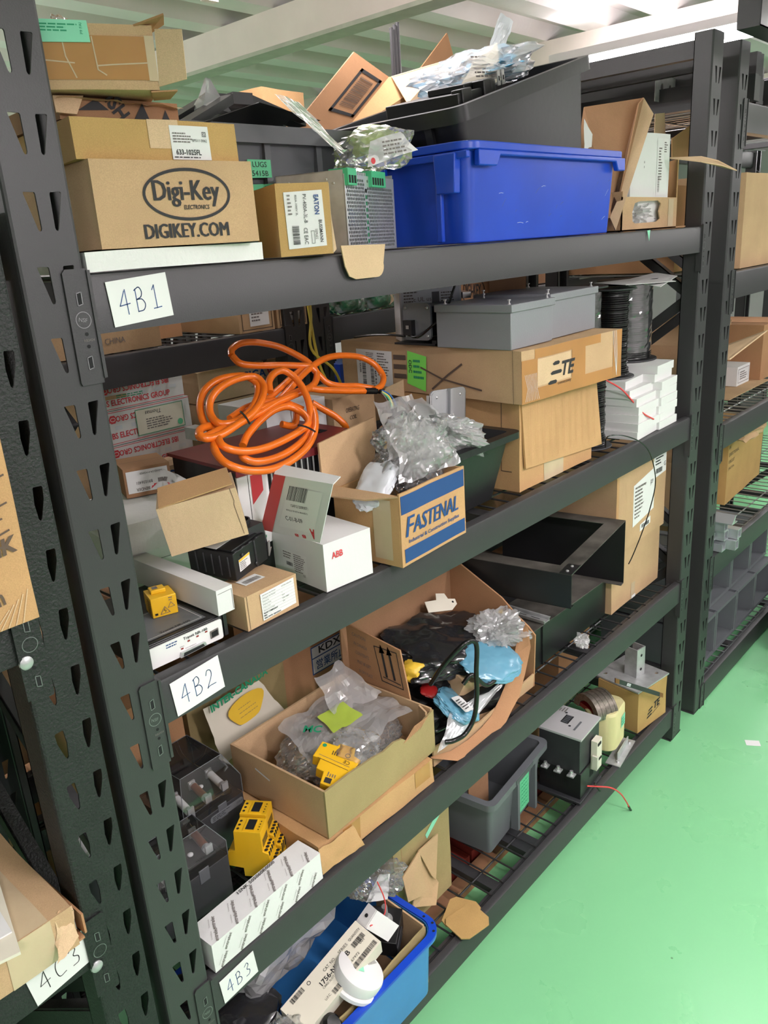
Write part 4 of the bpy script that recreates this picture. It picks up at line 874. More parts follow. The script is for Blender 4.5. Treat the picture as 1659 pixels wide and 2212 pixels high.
def mark(i0, i1, path, n):
    P_ = cab(paths[path]); b = MB()
    for k in range(n):
        p = P_[int(i0+(i1-i0)*k/n)]; q = P_[int(i0+(i1-i0)*k/n)+1]; d = (CAM-p).normalized()*.0050
        b.tube([p+d, p+d+(q-p)*.35], .0012, 'ink', 5)
    return b
mark(28, 60, 6, 12).build('printed_mark', t)['kind'] = 'stuff'
b = MB(); P_ = [at(*cp(x, y), y=.20) for x, y in ((1000, 633), (1040, 634), (1080, 634))]; P_ = [at(*cp(x, y), y=cy(cp(x, y)[1])) for x, y in ((1000, 634), (1070, 634), (1078, 635), (1104, 638))]
b.tube(P_[:2], .0066, 'cable_black', 12); b.tube(P_[2:], .0050, 'cable_black', 12); b.build('cable_sleeve', t)
y0 = cy(845)
for nm, m, pts in (('core', 'wire_blue', ((1100, 632), (1140, 650), (1170, 690), (1185, 740), (1205, 790), (1230, 830))), ('core', 'wire_yellow', ((1100, 638), (1140, 665), (1160, 710), (1172, 780), (1195, 840), (1230, 890))), ('core', 'plastic_green', ((1098, 641), (1134, 670), (1154, 714), (1166, 784), (1190, 846))), ('core', 'wire_brown', ((1098, 643), (1125, 680), (1145, 740), (1155, 810), (1150, 860), (1130, 900)))):
    b = MB(); b.tube(spline([at(*cp(x, y), y=y0-.0002*(y-640)-.01) for x, y in pts], 6), .0021, m, 8); b.build(nm, t)
for (x0, y0_, x1, y1_), dy in (((308, 748, 362, 818), -.03), ((632, 826, 728, 862), -.05)):
    b = MB(); pa = [at(*cp(x0+(x1-x0)*k/5, y0_+(y1_-y0_)*k/5-8*sin(pi*k/5)), y=cy(cp(0, (y0_+y1_)/2)[1])+dy) for k in range(6)]; b.tube(pa, .0017, 'cable_black', 6); b.build('cable_tie', t)
b = MB(); p = at(*cp(80, 870), y=.22); b.cb(p+Vector((0, .01, 0)), (.022, .03, .02), 'zinc'); b.cb(p+Vector((.012, .0, -.01)), (.02, .02, .012), 'plastic_mid'); b.build('plug', t)
b = MB(); b.tube([at(*cp(740, 862), y=.22), at(*cp(830, 872), y=.22)], .0055, 'cable_black', 10); b.tube([at(*cp(830, 872), y=.22), at(*cp(845, 873), y=.22)], .003, 'steel', 8); b.build('cable_sleeve', t)
b = MB(); b.tube([at(*cp(1126, 908), y=.15), at(*cp(1118, 975), y=.15)], .0033, 'bag_yellow', 8); b.tube([at(*cp(1118, 975), y=.15), at(*cp(1115, 1000), y=.15)], .0022, 'wire_brown', 8); solo(b, 'wire_marker', 'brown wire end with a yellow marker sleeve beside the clear bag', 'wire')

# cartons behind the cable
def sd(b, L, D, H):
    b.fr(); b.text('Surge', L*.80, H*.72, .011, 'ink', w=.032, shear=.2, off=.001); b.text('Divert', L*.80, H*.60, .011, 'ink', w=.026, shear=.2, off=.001); b.stroke([(L*.42, 0), (L*.40, H)], .0012, 'ink_brown', .0008); b.pop()
carton('white_box', 'greyish white box handwritten Surge Divert behind the orange cable', 'box', (.545, .375, 1.1215), 0, (.168, .16, .232), 'white_card', sd, wob=.0008)
t = thing('cardboard_box', 'tan carton handwritten OPERATING COIL with a tall flap raised, behind the black tray', 'box', (.716, .355, 1.1215), 0)
L, D, H = .135, .17, .225; b = MB(); b.wbox(L, D, H, 'card', 5); b.fr(); b.text('OPERATING', L*.45, H*.86, .010, 'ink', w=.044, shear=.2, off=.001); b.text('COIL', L*.45, H*.78, .009, 'ink', w=.022, shear=.2, off=.001); b.pop(); b.build('body', t, wob=.001)
b = MB(); q = [Vector(at(*c_, y=.352))-t.location for c_ in ((830, 850), (938, 868), (925, 795), (835, 838))]; b.panel([q[0], (q[1].x, q[1].y, q[1].z), q[2], q[3]], .003, 'card_pale'); b.build('flap', t)
# black tray with cast brackets
t = thing('storage_tray', 'deep black plastic tray between the blue banded box and the tall carton', 'tray', (.783, .200, 1.1225), 0)
b = MB(); tub(b, .335, .36, .142, .045, .02, .004, 'plastic_black', .012, .018, .014); b.build('body', t)
def bracket(name, label, loc, rot, w, h):
    t = thing(name, label, 'bracket', loc, rot=rot); b = MB(); b.fr(); b.prism(rrect(w, h, .012, 4, 0, h/2), -.004, 0, 'alu_cast'); b.prism(rrect(w-.006, h-.006, .010, 4, 0, h/2), 0, .0012, 'alu_cast'); b.pop(); b.box(-w/2, 0, .0, -w/2+.003, .012, h-.01, 'plastic_white'); b.box(w/2-.003, 0, .0, w/2, .012, h-.01, 'plastic_white'); b.build('plate', t)
    MB().box(-.003, -.010, h*.45, .004, -.001, h+.001, 'alu_cast').build('rib', t)
    for x, z in ((-w*.33, h*.85), (w*.33, h*.85), (-w*.12, h*.42), (w*.12, h*.42)): screw(MB(), (x, -.0012, z), (0, -1, 0), .0032).build('rivet', t)
    return t
bracket('cast_bracket', 'grey cast bracket with a raised rib, standing upright in the black tray', (.857, .150, 1.262), (0, 3, -8), .106, .098)
t = bracket('cast_bracket', 'grey cast bracket lying tilted with a slotted plate, left in the black tray', (.712, .140, 1.270), (0, 14, -14), .112, .078)
b = MB(); b.fr(-.02, -.014, .045); b.holed([(-.028, -.008), (.034, -.012), (.024, .034), (-.030, .036)], [rrect(.010, .020, .004, 3, -.004, .014)], -.002, 0, 'zinc'); b.pop(); b.build('slotted_plate', t)
b = MB(); b.cb((.66, .16, 1.262), (.05, .05, .03), 'plastic_black'); b.cb((.685, .15, 1.285), (.02, .03, .02), 'plastic_black'); b.cb((.91, .18, 1.270), (.03, .03, .03), 'plastic_dark'); 
solo(b, 'plastic_clip', 'black plastic mounting clip beside the tilted cast bracket', 'plastic part')

# tall carton with hanging flap, and the taped carton on it
t = thing('cardboard_box', 'tall cardboard box with a corrugated front flap hanging, under the wide taped box', 'box', (.953, .032, 1.1215), 0)
L, D, H = .327, .34, .201; b = MB(); b.wbox(L, D, H, 'card_warm', 6); b.fr(); b.rect(.10, .0, .19, .05, 'tape_clear', .0008); b.pop(); b.lf(D); b.stroke([(D-.045, H), (D-.047, .045), (D-.02, .045)], .0016, 'ink_brown', .0008); b.pop(); b.build('body', t, wob=.0022)
b = MB(); b.panel([(.014, -.008, .052), (.362, -.010, .030), (.334, -.006, H-.001), (.004, -.004, H-.001)], .0045, 'card_warm'); b.fr(0, -.0075, 0)
for k in range(11): x = .03+k*.029; b.stroke([(x, .058-.0006*k), (x-.004, H-.003)], .0008, 'card_brown', .0045)
b.pop(); b.build('flap', t, wob=.001)
def te(b, L, D, H):
    b.fr(); b.rect(.0, .0, .055, H*.82, 'tape_brown', .0007); b.rect(.055, .0, L, .25*H, 'tape_brown', .0007); b.rect(.045, .82*H, .30, H, 'tape_brown', .0007); b.rect(.18, .25*H, .235, H, 'tape_brown', .0008); b.rect(L-.035, .0, L, H, 'tape_brown', .0009); b.rect(.055, .28*H, .175, .80*H, 'card_pale', .0008)
    o = .0014
    for k, (x0, x1) in enumerate(((.108, .130), (.100, .138), (.092, .120))):
        y = .46*H+(1-k)*.020; b.shape([(x0+.004, y-.004), (x1, y-.004), (x1+.004, y), (x1, y+.004), (x0+.008, y+.004), (x0, y)], 'ink', o)
    b.text('TE', .166, .50*H, .032, 'ink', w=.050, bold=.03, shear=.25, off=o); b.text('connectivity', .152, .22*H, .009, 'ink', w=.050, off=o)
    for a in range(9): b.stroke([(.01+a*.005, .06), (.02+a*.004, .03), (.012+a*.006, .004)], .0008, 'white_card', o)
    for a in range(5): b.stroke([(L-.04+a*.004, H), (L-.03+a*.003, H*.5), (L-.02, .005)], .0008, 'white_card', o)
    b.pop(); b.lf(D); o = .0012
    b.rect(.055, .006, .180, H-.018, 'paper', .0008); b.barcode(.075, .008, .088, H*.55, 'ink', 26, 5, o, True); b.barcode(.105, .008, .116, H*.5, 'ink', 26, 8, o, True); b.text('CAN 457 9-0', .122, .040, .006, 'ink', w=.06, bold=.03, rot=-90, off=o); b.text('UPS SAVER', .068, .055, .005, 'ink', w=.04, bold=.02, rot=-90, off=o); b.greek(.13, .03, .17, H-.022, 9, 'ink_soft', 3, o); b.greek(.09, H*.6, .12, H-.024, 5, 'ink_soft', 6, o)
    for k in range(3): b.rect(.185, .030+k*.022, .225, .041+k*.022, 'ink_brown', o)
    b.shape([(.228, .02), (.288, .005), (.293, H-.024), (.232, H-.014)], 'paper_lime', .0014); b.text('ODC', .240, .060, .010, 'ink', w=.03, bold=.02, rot=-90, off=.002); b.greek(.25, .03, .285, .08, 4, 'ink_green', 3, .002)
    b.stroke([(.31, .014), (.36, .05), (.40, .074)], .005, 'ink_brown', o); b.stroke([(.275, .060), (.34, .040), (.455, .022)], .004, 'ink_brown', .0022); b.stroke([(D-.02, .0), (D-.022, H)], .001, 'ink_brown', o); b.pop()
carton('cardboard_box', 'wide taped cardboard box with a lime sticker, under the grey steel enclosures', 'box', (.926, .008, 1.3245), -4.5, (.388, .56, .110), 'card', te, wob=.002, n=10, seed=3)
def enclosure(label, loc, L, D, H, yaw=0):
    t = thing('steel_enclosure', label, 'enclosure', loc, yaw, group=None); MB().box(.002, .002, 0, L-.002, D, H-.012, 'grey_paint').build('body', t, bev=.002)
    MB().box(-.002, -.003, H-.016, L+.002, D+.002, H, 'grey_paint').build('lid', t, bev=.0015)
    for x, y in ((.008, .01), (L-.012, .01), (.01, D-.02), (L-.012, D-.02)): MB().lathe([(.0035, 0), (.0035, .002), (.0018, .0025), (.0018, .007), (.004, .008), (.004, .010)], 'steel', 10, (x, y, H)).build('lid_screw', t)
    return t
enclosure('front grey steel enclosure with screwed lid, nearest on the wide taped box', (.924, .030, 1.4355), .168, .195, .092, 0)
enclosure('grey steel enclosure right of the front one, at the end of the wide taped box', (1.097, .042, 1.4355), .222, .20, .098, 1)
# motor with mounting plate
t = thing('electric_motor', 'small black motor with grey square end plate and cables, behind the grey enclosures', 'motor', (.950, .250, 1.4470), rot=(0, 0, 0))
b = MB(); b.push(Matrix(((0, 0, 1, 0), (-1, 0, 0, 0), (0, 1, 0, 0), (0, 0, 0, 1)))); b.prism(rrect(.080, .082, .012, 4, -.045, .041), -.006, 0, 'grey_paint'); b.prism(rrect(.066, .068, .012, 4, -.045, .041), 0, .11, 'plastic_black'); b.pop(); b.build('body', t)
for y, z in ((.014, .010), (.014, .072), (.076, .010), (.076, .072)): screw(MB(), (-.006, y, z), (-1, 0, 0), .004).build('bolt', t)
MB().box(-.020, .050, .012, -.006, .075, .045, 'plastic_black').box(-.0205, .058, .026, -.020, .066, .034, 'steel').build('connector', t)
for k in (0, .006): 
    b = MB(); b.tube(spline([(-.012, .060+k, .012), (-.02, .03+k, .010), (-.015, .0, .03), (.0, -.03, .06), (.01, -.05, .11), (.03, -.06, .16)], 6), .0028, 'cable_black', 8); b.build('cable', t)
b = MB(); b.tube(spline([(-.02, .07, .01), (-.02, .12, .012), (-.01, .19, .008), (.0, .25, .0)], 6), .0028, 'cable_black', 8); b.build('cable', t)
b = MB(); b.box(-.012, -.01, -.0105, .12, .11, -.006, 'black_steel').box(-.01, -.012, -.006, .12, .0, .001, 'black_steel').build('base_plate', t)
# finned drive with printed label
t = thing('drive_unit', 'silver finned drive with a printed white side label behind the front enclosure', 'electronics', (.985, .378, 1.4355), -38)
b = MB(); b.box(0, 0, 0, .15, .07, .125, 'plastic_white').build('body', t)
b = MB(); b.fr(); b.rect(.004, .004, .146, .12, 'bag_white', .0006); b.greek(.01, .06, .05, .115, 8, 'ink_soft', 5, .001); b.text('c UL us', .055, .095, .01, 'ink_soft', off=.001); b.rect(.078, .05, .096, .11, 'plastic_grey', .001); b.greek(.10, .06, .14, .11, 8, 'ink_soft', 7, .001); b.pop(); b.build('label', t)
for k in range(4): MB().box(.152, -.006, .012+k*.026, .172, .06, .026+k*.026, 'steel').build('fin', t)
def ov(b, L, D, H): b.lf(D); b.ring(D*.5, H*.62, .075, .040, .004, 'ink'); b.text('DIGI-KEY', D*.5, H*.62, .030, 'ink', w=.11, bold=.02); b.text('DIGIKEY', D*.5, H*.2, .018, 'ink', w=.12, bold=.02); b.pop()
carton('cardboard_box', 'dark shaded carton with an oval logo standing behind the second grey enclosure', 'box', (1.185, .262, 1.4355), -30, (.10, .20, .16), 'card_dark', ov)

# spools of black wire
def spool(label, loc, rb, rf, h, wrap, lean=(0, 0, 0)):
    t = thing('wire_spool', label, 'wire spool', loc, rot=lean, group=None)
    prof = [(rb*.5, .004)]; z = .004; pitch = .0055; n = int((h-.008)/pitch); R = random.Random(int(loc[0]*100))
    for i in range(n):
        w = rb+R.uniform(-.0015, .0015)+(.004 if i < 4 else 0); prof += [(w-.002, z+pitch*i), (w, z+pitch*(i+.3)), (w, z+pitch*(i+.7))]
    prof.append((rb*.5, h-.004)); b = MB(); b.lathe(prof, 'cable_black', 32); b.build('wound_wire', t)
    for z in (0, h-.004): MB().lathe([(rf, z), (rf+.001, z+.002), (rf, z+.004)], 'plastic_dark', 36).build('flange', t)
    if wrap:
        b = MB(); k = 40; loops = []
        for j in range(26):
            zz = .010+(h-.024)*j/25; loops.append([((rb+.0035+.0022*noise.noise((cos(2*pi*i/k)*3, sin(2*pi*i/k)*3, zz*120)))*cos(2*pi*i/k), (rb+.0035+.0022*noise.noise((cos(2*pi*i/k)*3, sin(2*pi*i/k)*3+5, zz*150)))*sin(2*pi*i/k), zz) for i in range(k)])
        b.loft(loops, 'film_smoke', False, False); b.build('plastic_wrap', t, flat=True)
    return t
spool('large spool of black wire in shiny wrap standing on the white boxes', (1.735, .165, 1.2965), .066, .086, .225, True)
spool('unwrapped spool of black wire between the two wrapped spools', (1.565, .125, 1.2745), .042, .060, .235, False)
spool('wrapped spool of black wire behind the right grey enclosure', (1.425, .140, 1.3250), .044, .062, .200, True)
spool('lower spool of black wire standing on the deck behind the hanging flap', (1.388, .100, 1.1215), .044, .062, .198, False)
for k, pts in enumerate(([(1.62, .02, 1.507), (1.80, .05, 1.523), (1.86, .14, 1.530), (1.66, .14, 1.523)], [(1.50, .06, 1.522), (1.72, .02, 1.514), (1.80, .12, 1.5235), (1.56, .18, 1.524)])):
    b = MB(); b.panel(pts, .001, 'paper'); solo(b, 'paper_leaflet', ('bent paper leaflet lying on the large wrapped spool', 'folded paper leaflet spanning the tops of the two right spools')[k], 'paper')
b = MB(); b.tube(spline([(1.372, .040, 1.128), (1.30, .0, 1.175), (1.35, -.014, 1.170), (1.45, -.020, 1.130), (1.521, -.018, 1.076), (1.558, -.018, .994), (1.535, -.015, .92), (1.495, -.012, .86), (1.450, -.010, .812), (1.426, -.01, .795)], 8), .0016, 'cable_black', 6); solo(b, 'black_wire', 'thin black wire trailing from the lower spool over the beam', 'wire')
b = MB(); b.tube(spline([(1.437, .08, 1.290), (1.470, .05, 1.262), (1.500, .03, 1.225), (1.535, .015, 1.187), (1.592, .010, 1.160)], 6), .0021, 'wire_red', 6); solo(b, 'red_wire', 'short red wire hanging over the stacked white boxes', 'wire')
# white boxes in two columns
wb = carton('white_box', 'flat white carton in the near column beside the wire spool, bottom of its stack', 'box', (1.497, .012, 1.1215), 6, (.150, .165, .0215), 'white_card', seam=False, wob=.0004, n=2, group='flat white cartons under the wire spools')
wb['label'] = 'flat white carton in the staggered stack under the wire spools'
lay = [(0, 0, .01, 6), (1, .004, .010, 4), (2, .010, .012, 7), (3, .014, .014, 5), (4, .012, .020, 6), (5, .002, .036, 4), (6, .010, .052, 8), (0, .158, .010, 4), (1, .166, .012, 7), (2, .160, .014, 3), (3, .170, .012, 6), (4, .168, .016, 5), (5, .175, .014, 7), (6, .160, .030, 5), (7, .168, .026, 6)]
for i, (l, dx, y, a) in enumerate(lay):
    o = wb if i == 0 else copy_tree(wb); o.location = (1.492+dx*.88, y, 1.1215+l*.0218); o.rotation_euler = (0, 0, radians(a-3))
    if dx > .1: o.scale = (.83, 1, 1)
b = MB()
for s in (0, .012): b.tube(spline([(.905+s, .615, 1.60), (.915+s*.3, .615, 1.50), (.925-s*1.2, .615, 1.42), (.940+s*3.4, .615, 1.36), (.975+s*3, .615, 1.30), (1.02+s, .615, 1.24)], 6), .0036, 'wire_yellow', 8)
solo(b, 'yellow_cable', 'yellow cable pair hanging down behind the orange cable', 'cable')
# ================================================================ third shelf (4B3)
def tray_open(b, L, D, H, e, m, mi, front=None):
    b.wbox(L, e, H, m, 6) if front is None else front(b)
    b.box(0, e, 0, e, D, H, m).box(L-e, e, 0, L, D, H, m).box(0, D-e, 0, L, D, H, m).box(e, e, 0, L-e, D-e, e, mi)
# fuse units with clear covers
def fuse_unit(label, loc, L, D, hb, hc, nf=3, yaw=0):
    t = thing('fuse_unit', label, 'electrical part', loc, yaw, group=None)
    b = MB(); b.box(0, 0, 0, L, D, hb, 'plastic_dark').box(.012, .014, hb, L-.014, D-.012, hb+.012, 'plastic_black').box(L*.55, -.001, hb*.75, L*.7, .002, hb+.006, 'plastic_grey'); b.build('base', t, bev=.001)
    b = MB(); lo = [(0, 0, hb), (L, 0, hb), (L, D, hb), (0, D, hb)]; mi_ = [(0, 0, hb+hc*.45), (L, 0, hb+hc*.45), (L, D, hb+hc*.45), (0, D, hb+hc*.45)]; up = [(.020, .024, hb+hc), (L-.022, .022, hb+hc), (L-.020, D-.022, hb+hc), (.020, D-.02, hb+hc)]
    b.loft([lo, mi_, up], 'film_cover', False, True)
    for a, c in zip(lo+mi_+up, mi_+up+[up[1], up[2], up[3], up[0]]): b.tube([a, c], .0007, 'plastic_mid', 5)
    b.build('clear_cover', t)
    for i in range(nf):
        x = .024+i*(L-.05)/max(1, nf-1) if nf > 1 else L*.5; y0 = .022+i*.003
        b = MB(); b.tube([(x, y0, hb+.020), (x+.006, y0+.040, hb+.022)], .0075, 'plastic_white' if i != 1 else 'copper', 12); b.tube([(x-.001, y0-.006, hb+.020), (x, y0, hb+.020)], .0078, 'steel', 12); b.tube([(x+.006, y0+.040, hb+.022), (x+.007, y0+.047, hb+.022)], .0078, 'steel', 12); b.box(x-.006, y0-.010, hb, x+.008, y0-.006, hb+.028, 'zinc').box(x, y0+.046, hb, x+.014, y0+.05, hb+.03, 'zinc'); b.build('fuse', t)
    MB().lathe([(.005, 0), (.005, .002), (.001, .004)], 'plastic_white', 14, (L*.62, D*.4, hb+.016)).build('button', t)
    return t
t = fuse_unit('rear fuse unit with clear cover and a pale rating strip on its black base', (.118, .205, .5885), .134, .150, .098, .088, 3, 2)
b = MB(); b.fr(0, -.0005, 0); b.prism(rrect(.078, .014, .005, 3, .092, .084), 0, .0006, 'plastic_mid'); b.greek(.058, .079, .110, .089, 3, 'ink', 5, .0010); b.text('cULus', .122, .085, .004, 'ink', off=.0011); b.pop(); b.build('rating_strip', t)
t = fuse_unit('front fuse unit with clear cover low beside the left upright, no rating strip', (.002, .112, .5885), .136, .085, .085, .066, 2, 0)
fuse_unit('fuse unit behind the left upright, seen only through the gap and the slots', (-.055, .245, .5885), .12, .12, .10, .085, 2, 0)
# yellow monitoring relays
def relay(label, loc, yaw):
    t = thing('monitoring_relay', label, 'relay', loc, yaw, group=None); W_ = .038
    prof = [(0, 0), (.062, 0), (.062, .030), (.052, .034), (.050, .052), (.040, .056), (.040, .098), (-.010, .098), (-.012, .056), (-.026, .052), (-.028, .022), (0, .018)]
    b = MB(); b.push(Matrix(((0, 0, 1, 0), (-1, 0, 0, 0), (0, 1, 0, 0), (0, 0, 0, 1)))); b.prism(prof[::-1], 0, W_, 'plastic_yellow'); b.pop()
    for k in range(7): b.box(.006+k*.004, -.0405, .062, .008+k*.004, -.0398, .078, 'hole_dark')
    b.build('body', t, bev=.001)
    b = MB(); b.tp(.098, 0, 0); b.prism([(.004, -.028), (.034, -.028), (.034, -.006), (.004, -.006)], 0, .0012, 'plastic_yellow'); b.rect(.006, -.026, .032, -.010, 'hole_dark', .0015)
    for k in range(3): b.disc(.008+k*.010, .004, .0026, 'hole_dark', 12, .0005)
    for k in range(4): b.disc(.008+k*.007, -.034, .0014, 'hole_dark', 10, .0005)
    b.pop(); b.build('display', t)
    for y, z in ((.040, .0555), (.052, .0335)):
        b = MB(); b.tp(z, 0, 0)
        for k in range(4): b.disc(.006+k*.0085, -(y+.005) if z > .05 else -(y+.005), .0035, 'hole_dark', 12, .0012)
        b.pop()
        for k in range(4): b.box(.003+k*.0085, -(y+.0108 if z > .05 else y+.0103), z-.020, .008+k*.0085, -(y+.009 if z > .05 else y+.009), z-.003, 'hole_dark')
        b.build('terminal_row', t)
    return t
relay('front yellow monitoring relay of the pair, standing on the deck behind the printed white carton', (.176, .128, .5885), 33)
relay('rear yellow monitoring relay of the pair, half hidden under the open carton edge', (.212, .155, .590), 33)
# long white carton printed all over
def ent(b, L, D, H):
    R = random.Random(2)
    def pat(w, h, n, m, sh):
        k = 0
        for i in range(n):
            for j in range(m):
                x = w*(i+.5+(.25 if j % 2 else -.05))/n; y = h*(j+.5)/m
                if x > w-.016 or x < .012: continue
                b.text('entrelec', x, y, .0062, 'ink_soft', w=.027, bold=.02, shear=.2, rot=58, off=.0011); b.text('Terminal blocks', x-.006, y+.004, .0018, 'ink_soft', w=.018, rot=58, off=.0011); k += 1
    b.fr(); pat(L, H*.98, 6, 2, 0); b.pop(); b.tp(H); pat(L, D*.80, 6, 2, 0)
    b.text('1SNK 505060R0000', L*.56, D*.88, .0070, 'ink', w=.088, bold=.01, off=.0018, rot=2, shear=.2); b.pop()
    b.lf(D); b.rect(D*.15, H*.5, D*.95, H+.0004, 'white_card', .001); b.pop()
carton('white_box', 'long white cardboard box printed all over with slanted black words, below the yellow relays', 'box', (.016, .002, .5885), 2.0, (.244, .056, .056), 'white_card', ent, seam=False, wob=.0014, seed=6)
# flat carton under the open one
t = thing('cardboard_box', 'flattened brown cardboard box with torn corner flap, lying under the open carton of bags', 'box', (.266, .022, .5885), -.8)
L, D, H = .327, .25, .056; b = MB(); b.wbox(L, D, H, 'card_warm', 8); b.fr(); b.rect(.060, .0, .105, H, 'tape_brown', .0008); b.rect(L-.06, .018, L-.01, H, 'tape_brown', .0008); b.pop(); b.build('body', t, wob=.003, wk=14)
b = MB(); sheet(b, [(-.002, -.004, H), (-.004, -.010, .006), (.10, -.014, .004), (.085, -.006, H-.004)], 'card_warm', 10, 8, .004, 28, 4); b.build('flap', t)
# open carton with clear bags
t = thing('opened_carton', 'open shallow cardboard box full of clear bags, its torn front painted with green bounce', 'box', (.293, .021, .6465), 1.8)
L, D, H, e = .325, .258, .100, .0045
def fr_(b):
    top = [(L, H*.97), (L*.955, H*.93), (L*.90, H*.90), (L*.87, H*.80), (L*.72, H*.74), (L*.68, H*.86), (L*.60, H*.93), (L*.50, H*.90), (L*.42, H*.95), (L*.2, H), (0, H)]
    b.fr(0, e, 0); b.prism([(0, 0), (L, 0)]+top, 0, e, 'card_floor_bounce'); b.prism([(L*.69, H*.74), (L*.87, H*.80), (L*.94, H*.93), (L*.80, H*.94)], e, e+.001, 'card_brown')
    for k in range(5): b.stroke([(L*(.73+.03*k), H*.77), (L*(.80+.025*k), H*.92)], .0012, 'card_dark', e+.0016)
    b.pop()
b = MB(); tray_open(b, L, D, H, e, 'card', 'card_inside', fr_); b.lf(D); b.stroke([(D*.28, H*.72), (D*.36, H*.66), (D*.42, H*.62)], .004, 'white_card', .0008); b.pop(); b.build('body', t, wob=.0016)
b = MB(); b.panel([(L-e-.012, .006, .01), (L-e-.002, .03, .01), (L-e-.002, .03, H+.002), (L-e-.010, .006, H-.002)], .004, 'card'); b.build('corner_flap', t)
TM = Matrix.Translation((.293, .021, .6465)) @ Matrix.Rotation(radians(1.8), 4, 'Z')
def tm(x, y, z): return TM @ Vector((x, y, z))
t = thing('plastic_bag', 'heap of clear plastic bags with a yellow slip in the open cardboard box', 'plastic bag', tm(.185, .13, .055), 6)
b = MB(); crumple(b, (0, 0, -.004), (.27, .20, .085), 'film_clear', 51, 5, .22, 1.5); sheet(b, [(-.135, -.055, .028), (.115, -.095, .030), (.135, .085, .055), (-.09, .085, .050)], 'film_milky', 20, 16, .015, 13, 3); sheet(b, [(.0, .02, .045), (.120, -.02, .045), (.105, .085, .100), (.03, .08, .108)], 'film_milky', 12, 10, .013, 17, 5); b.build('bag', t, flat=True)
b = MB(); sheet(b, [(-.045, -.02, .050), (.030, -.035, .050), (.045, .030, .056), (-.025, .045, .052)], 'lime_item', 8, 8, .004, 30, 3); b.build('yellow_slip', t)
b = MB(); b.push(Matrix.Translation((-.075, .01, .055))); b.text('MC', 0, 0, .024, 'ink_green', w=.036, bold=.03, rot=-60, off=.010); b.pop(); b.build('printed_text', t)
R = random.Random(9)
for k in range(6):
    b = MB(); c = (R.uniform(-.09, .07), R.uniform(-.06, .06), R.uniform(-.042, -.03)); b.push(Matrix.Translation(c) @ Matrix.Rotation(R.uniform(0, 3), 4, 'Z')); b.cb((0, 0, 0), (.05, .014, .014), 'plastic_mid'); b.cb((.0, 0, .01), (.014, .02, .01), 'steel'); b.pop(); b.build('part_inside', t)
t = thing('safety_relay', 'yellow relay with stepped side lying on the clear bags in the open cardboard box', 'relay', tm(.074, .052, .074), rot=(14, -12, 24)); t.scale = (1.3, 1.3, 1.1)
prof = [(0, 0), (.010, .0), (.010, .012), (.022, .012), (.022, .026), (.030, .026), (.064, .026), (.064, .0), (.076, .0), (.076, -.022), (.062, -.026), (.062, -.04), (.030, -.04), (.012, -.030), (0, -.022)]
prof = [(-.038, -.022), (.022, -.034), (.026, -.022), (.040, -.020), (.040, .004), (.034, .006), (.034, .030), (.004, .034), (.004, .022), (-.014, .022), (-.016, .010), (-.036, .008)]
b = MB(); b.prism(prof, 0, .022, 'plastic_yellow'); b.tp(.022); b.rect(-.033, -.006, -.024, .004, 'ink', .0005); b.greek(-.022, -.010, -.014, .004, 4, 'ink_soft', 2, .0006); b.stroke([(-.002, -.022), (.004, .026)], .0007, 'ink', .0006); b.stroke([(.004, -.022), (.010, .026)], .0007, 'ink_soft', .0006)
b.text('CE', .010, -.016, .006, 'ink', rot=80, off=.0006); b.ring(.022, -.014, .004, .004, .001, 'ink', 16, .0006); b.disc(.028, .024, .0032, 'ink_green', 12, .0006); b.greek(.016, .0, .024, .010, 3, 'ink', 6, .0006); b.pop(); b.build('body', t, bev=.001)
b = MB(); crumple(b, (.045, -.02, .008), (.075, .07, .04), 'film_clear', 61, 4, .3); b.build('wrapping', t, flat=True)
# things standing behind
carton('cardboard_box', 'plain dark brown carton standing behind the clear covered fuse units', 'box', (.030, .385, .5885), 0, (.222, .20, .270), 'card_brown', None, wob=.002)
carton('cardboard_box', 'carton tinted with painted floor bounce standing behind the bag with the yellow blot', 'box', (.275, .405, .5885), 0, (.262, .19, .185), 'card_floor_bounce', None, wob=.002)
t = thing('plastic_bag', 'flat clear bag with a yellow blot and green lettering leaning behind the fuse units', 'plastic bag', (0, 0, 0))
q = [tuple(at(*p, y=.36)) for p in ((482, 1655), (625, 1545), (560, 1470), (440, 1530))]; Mq, w, h = quadframe(q[0], q[1], q[3])
b = MB(); sheet(b, q, 'cream_card', 10, 8, .004, 20, 2); b.build('bag', t)
b = MB(); b.push(Mq); b.push(Matrix.Translation((0, 0, .006))); pts = [(w*(.46+.24*cos(a)*(1+.15*sin(3*a))), h*(.62+.24*sin(a)*(1+.12*cos(2*a)))) for a in [i*2*pi/24 for i in range(24)]]; b.shape(pts, 'bag_yellow', .001); b.greek(w*.34, h*.5, w*.6, h*.72, 3, 'ink_soft', 4, .002, .1)
b.text('INTER-CANADA', w*.42, h*.96, .018, 'ink_green', w=w*.8, bold=.04, off=.003); b.pop(); b.pop(); b.build('print', t)
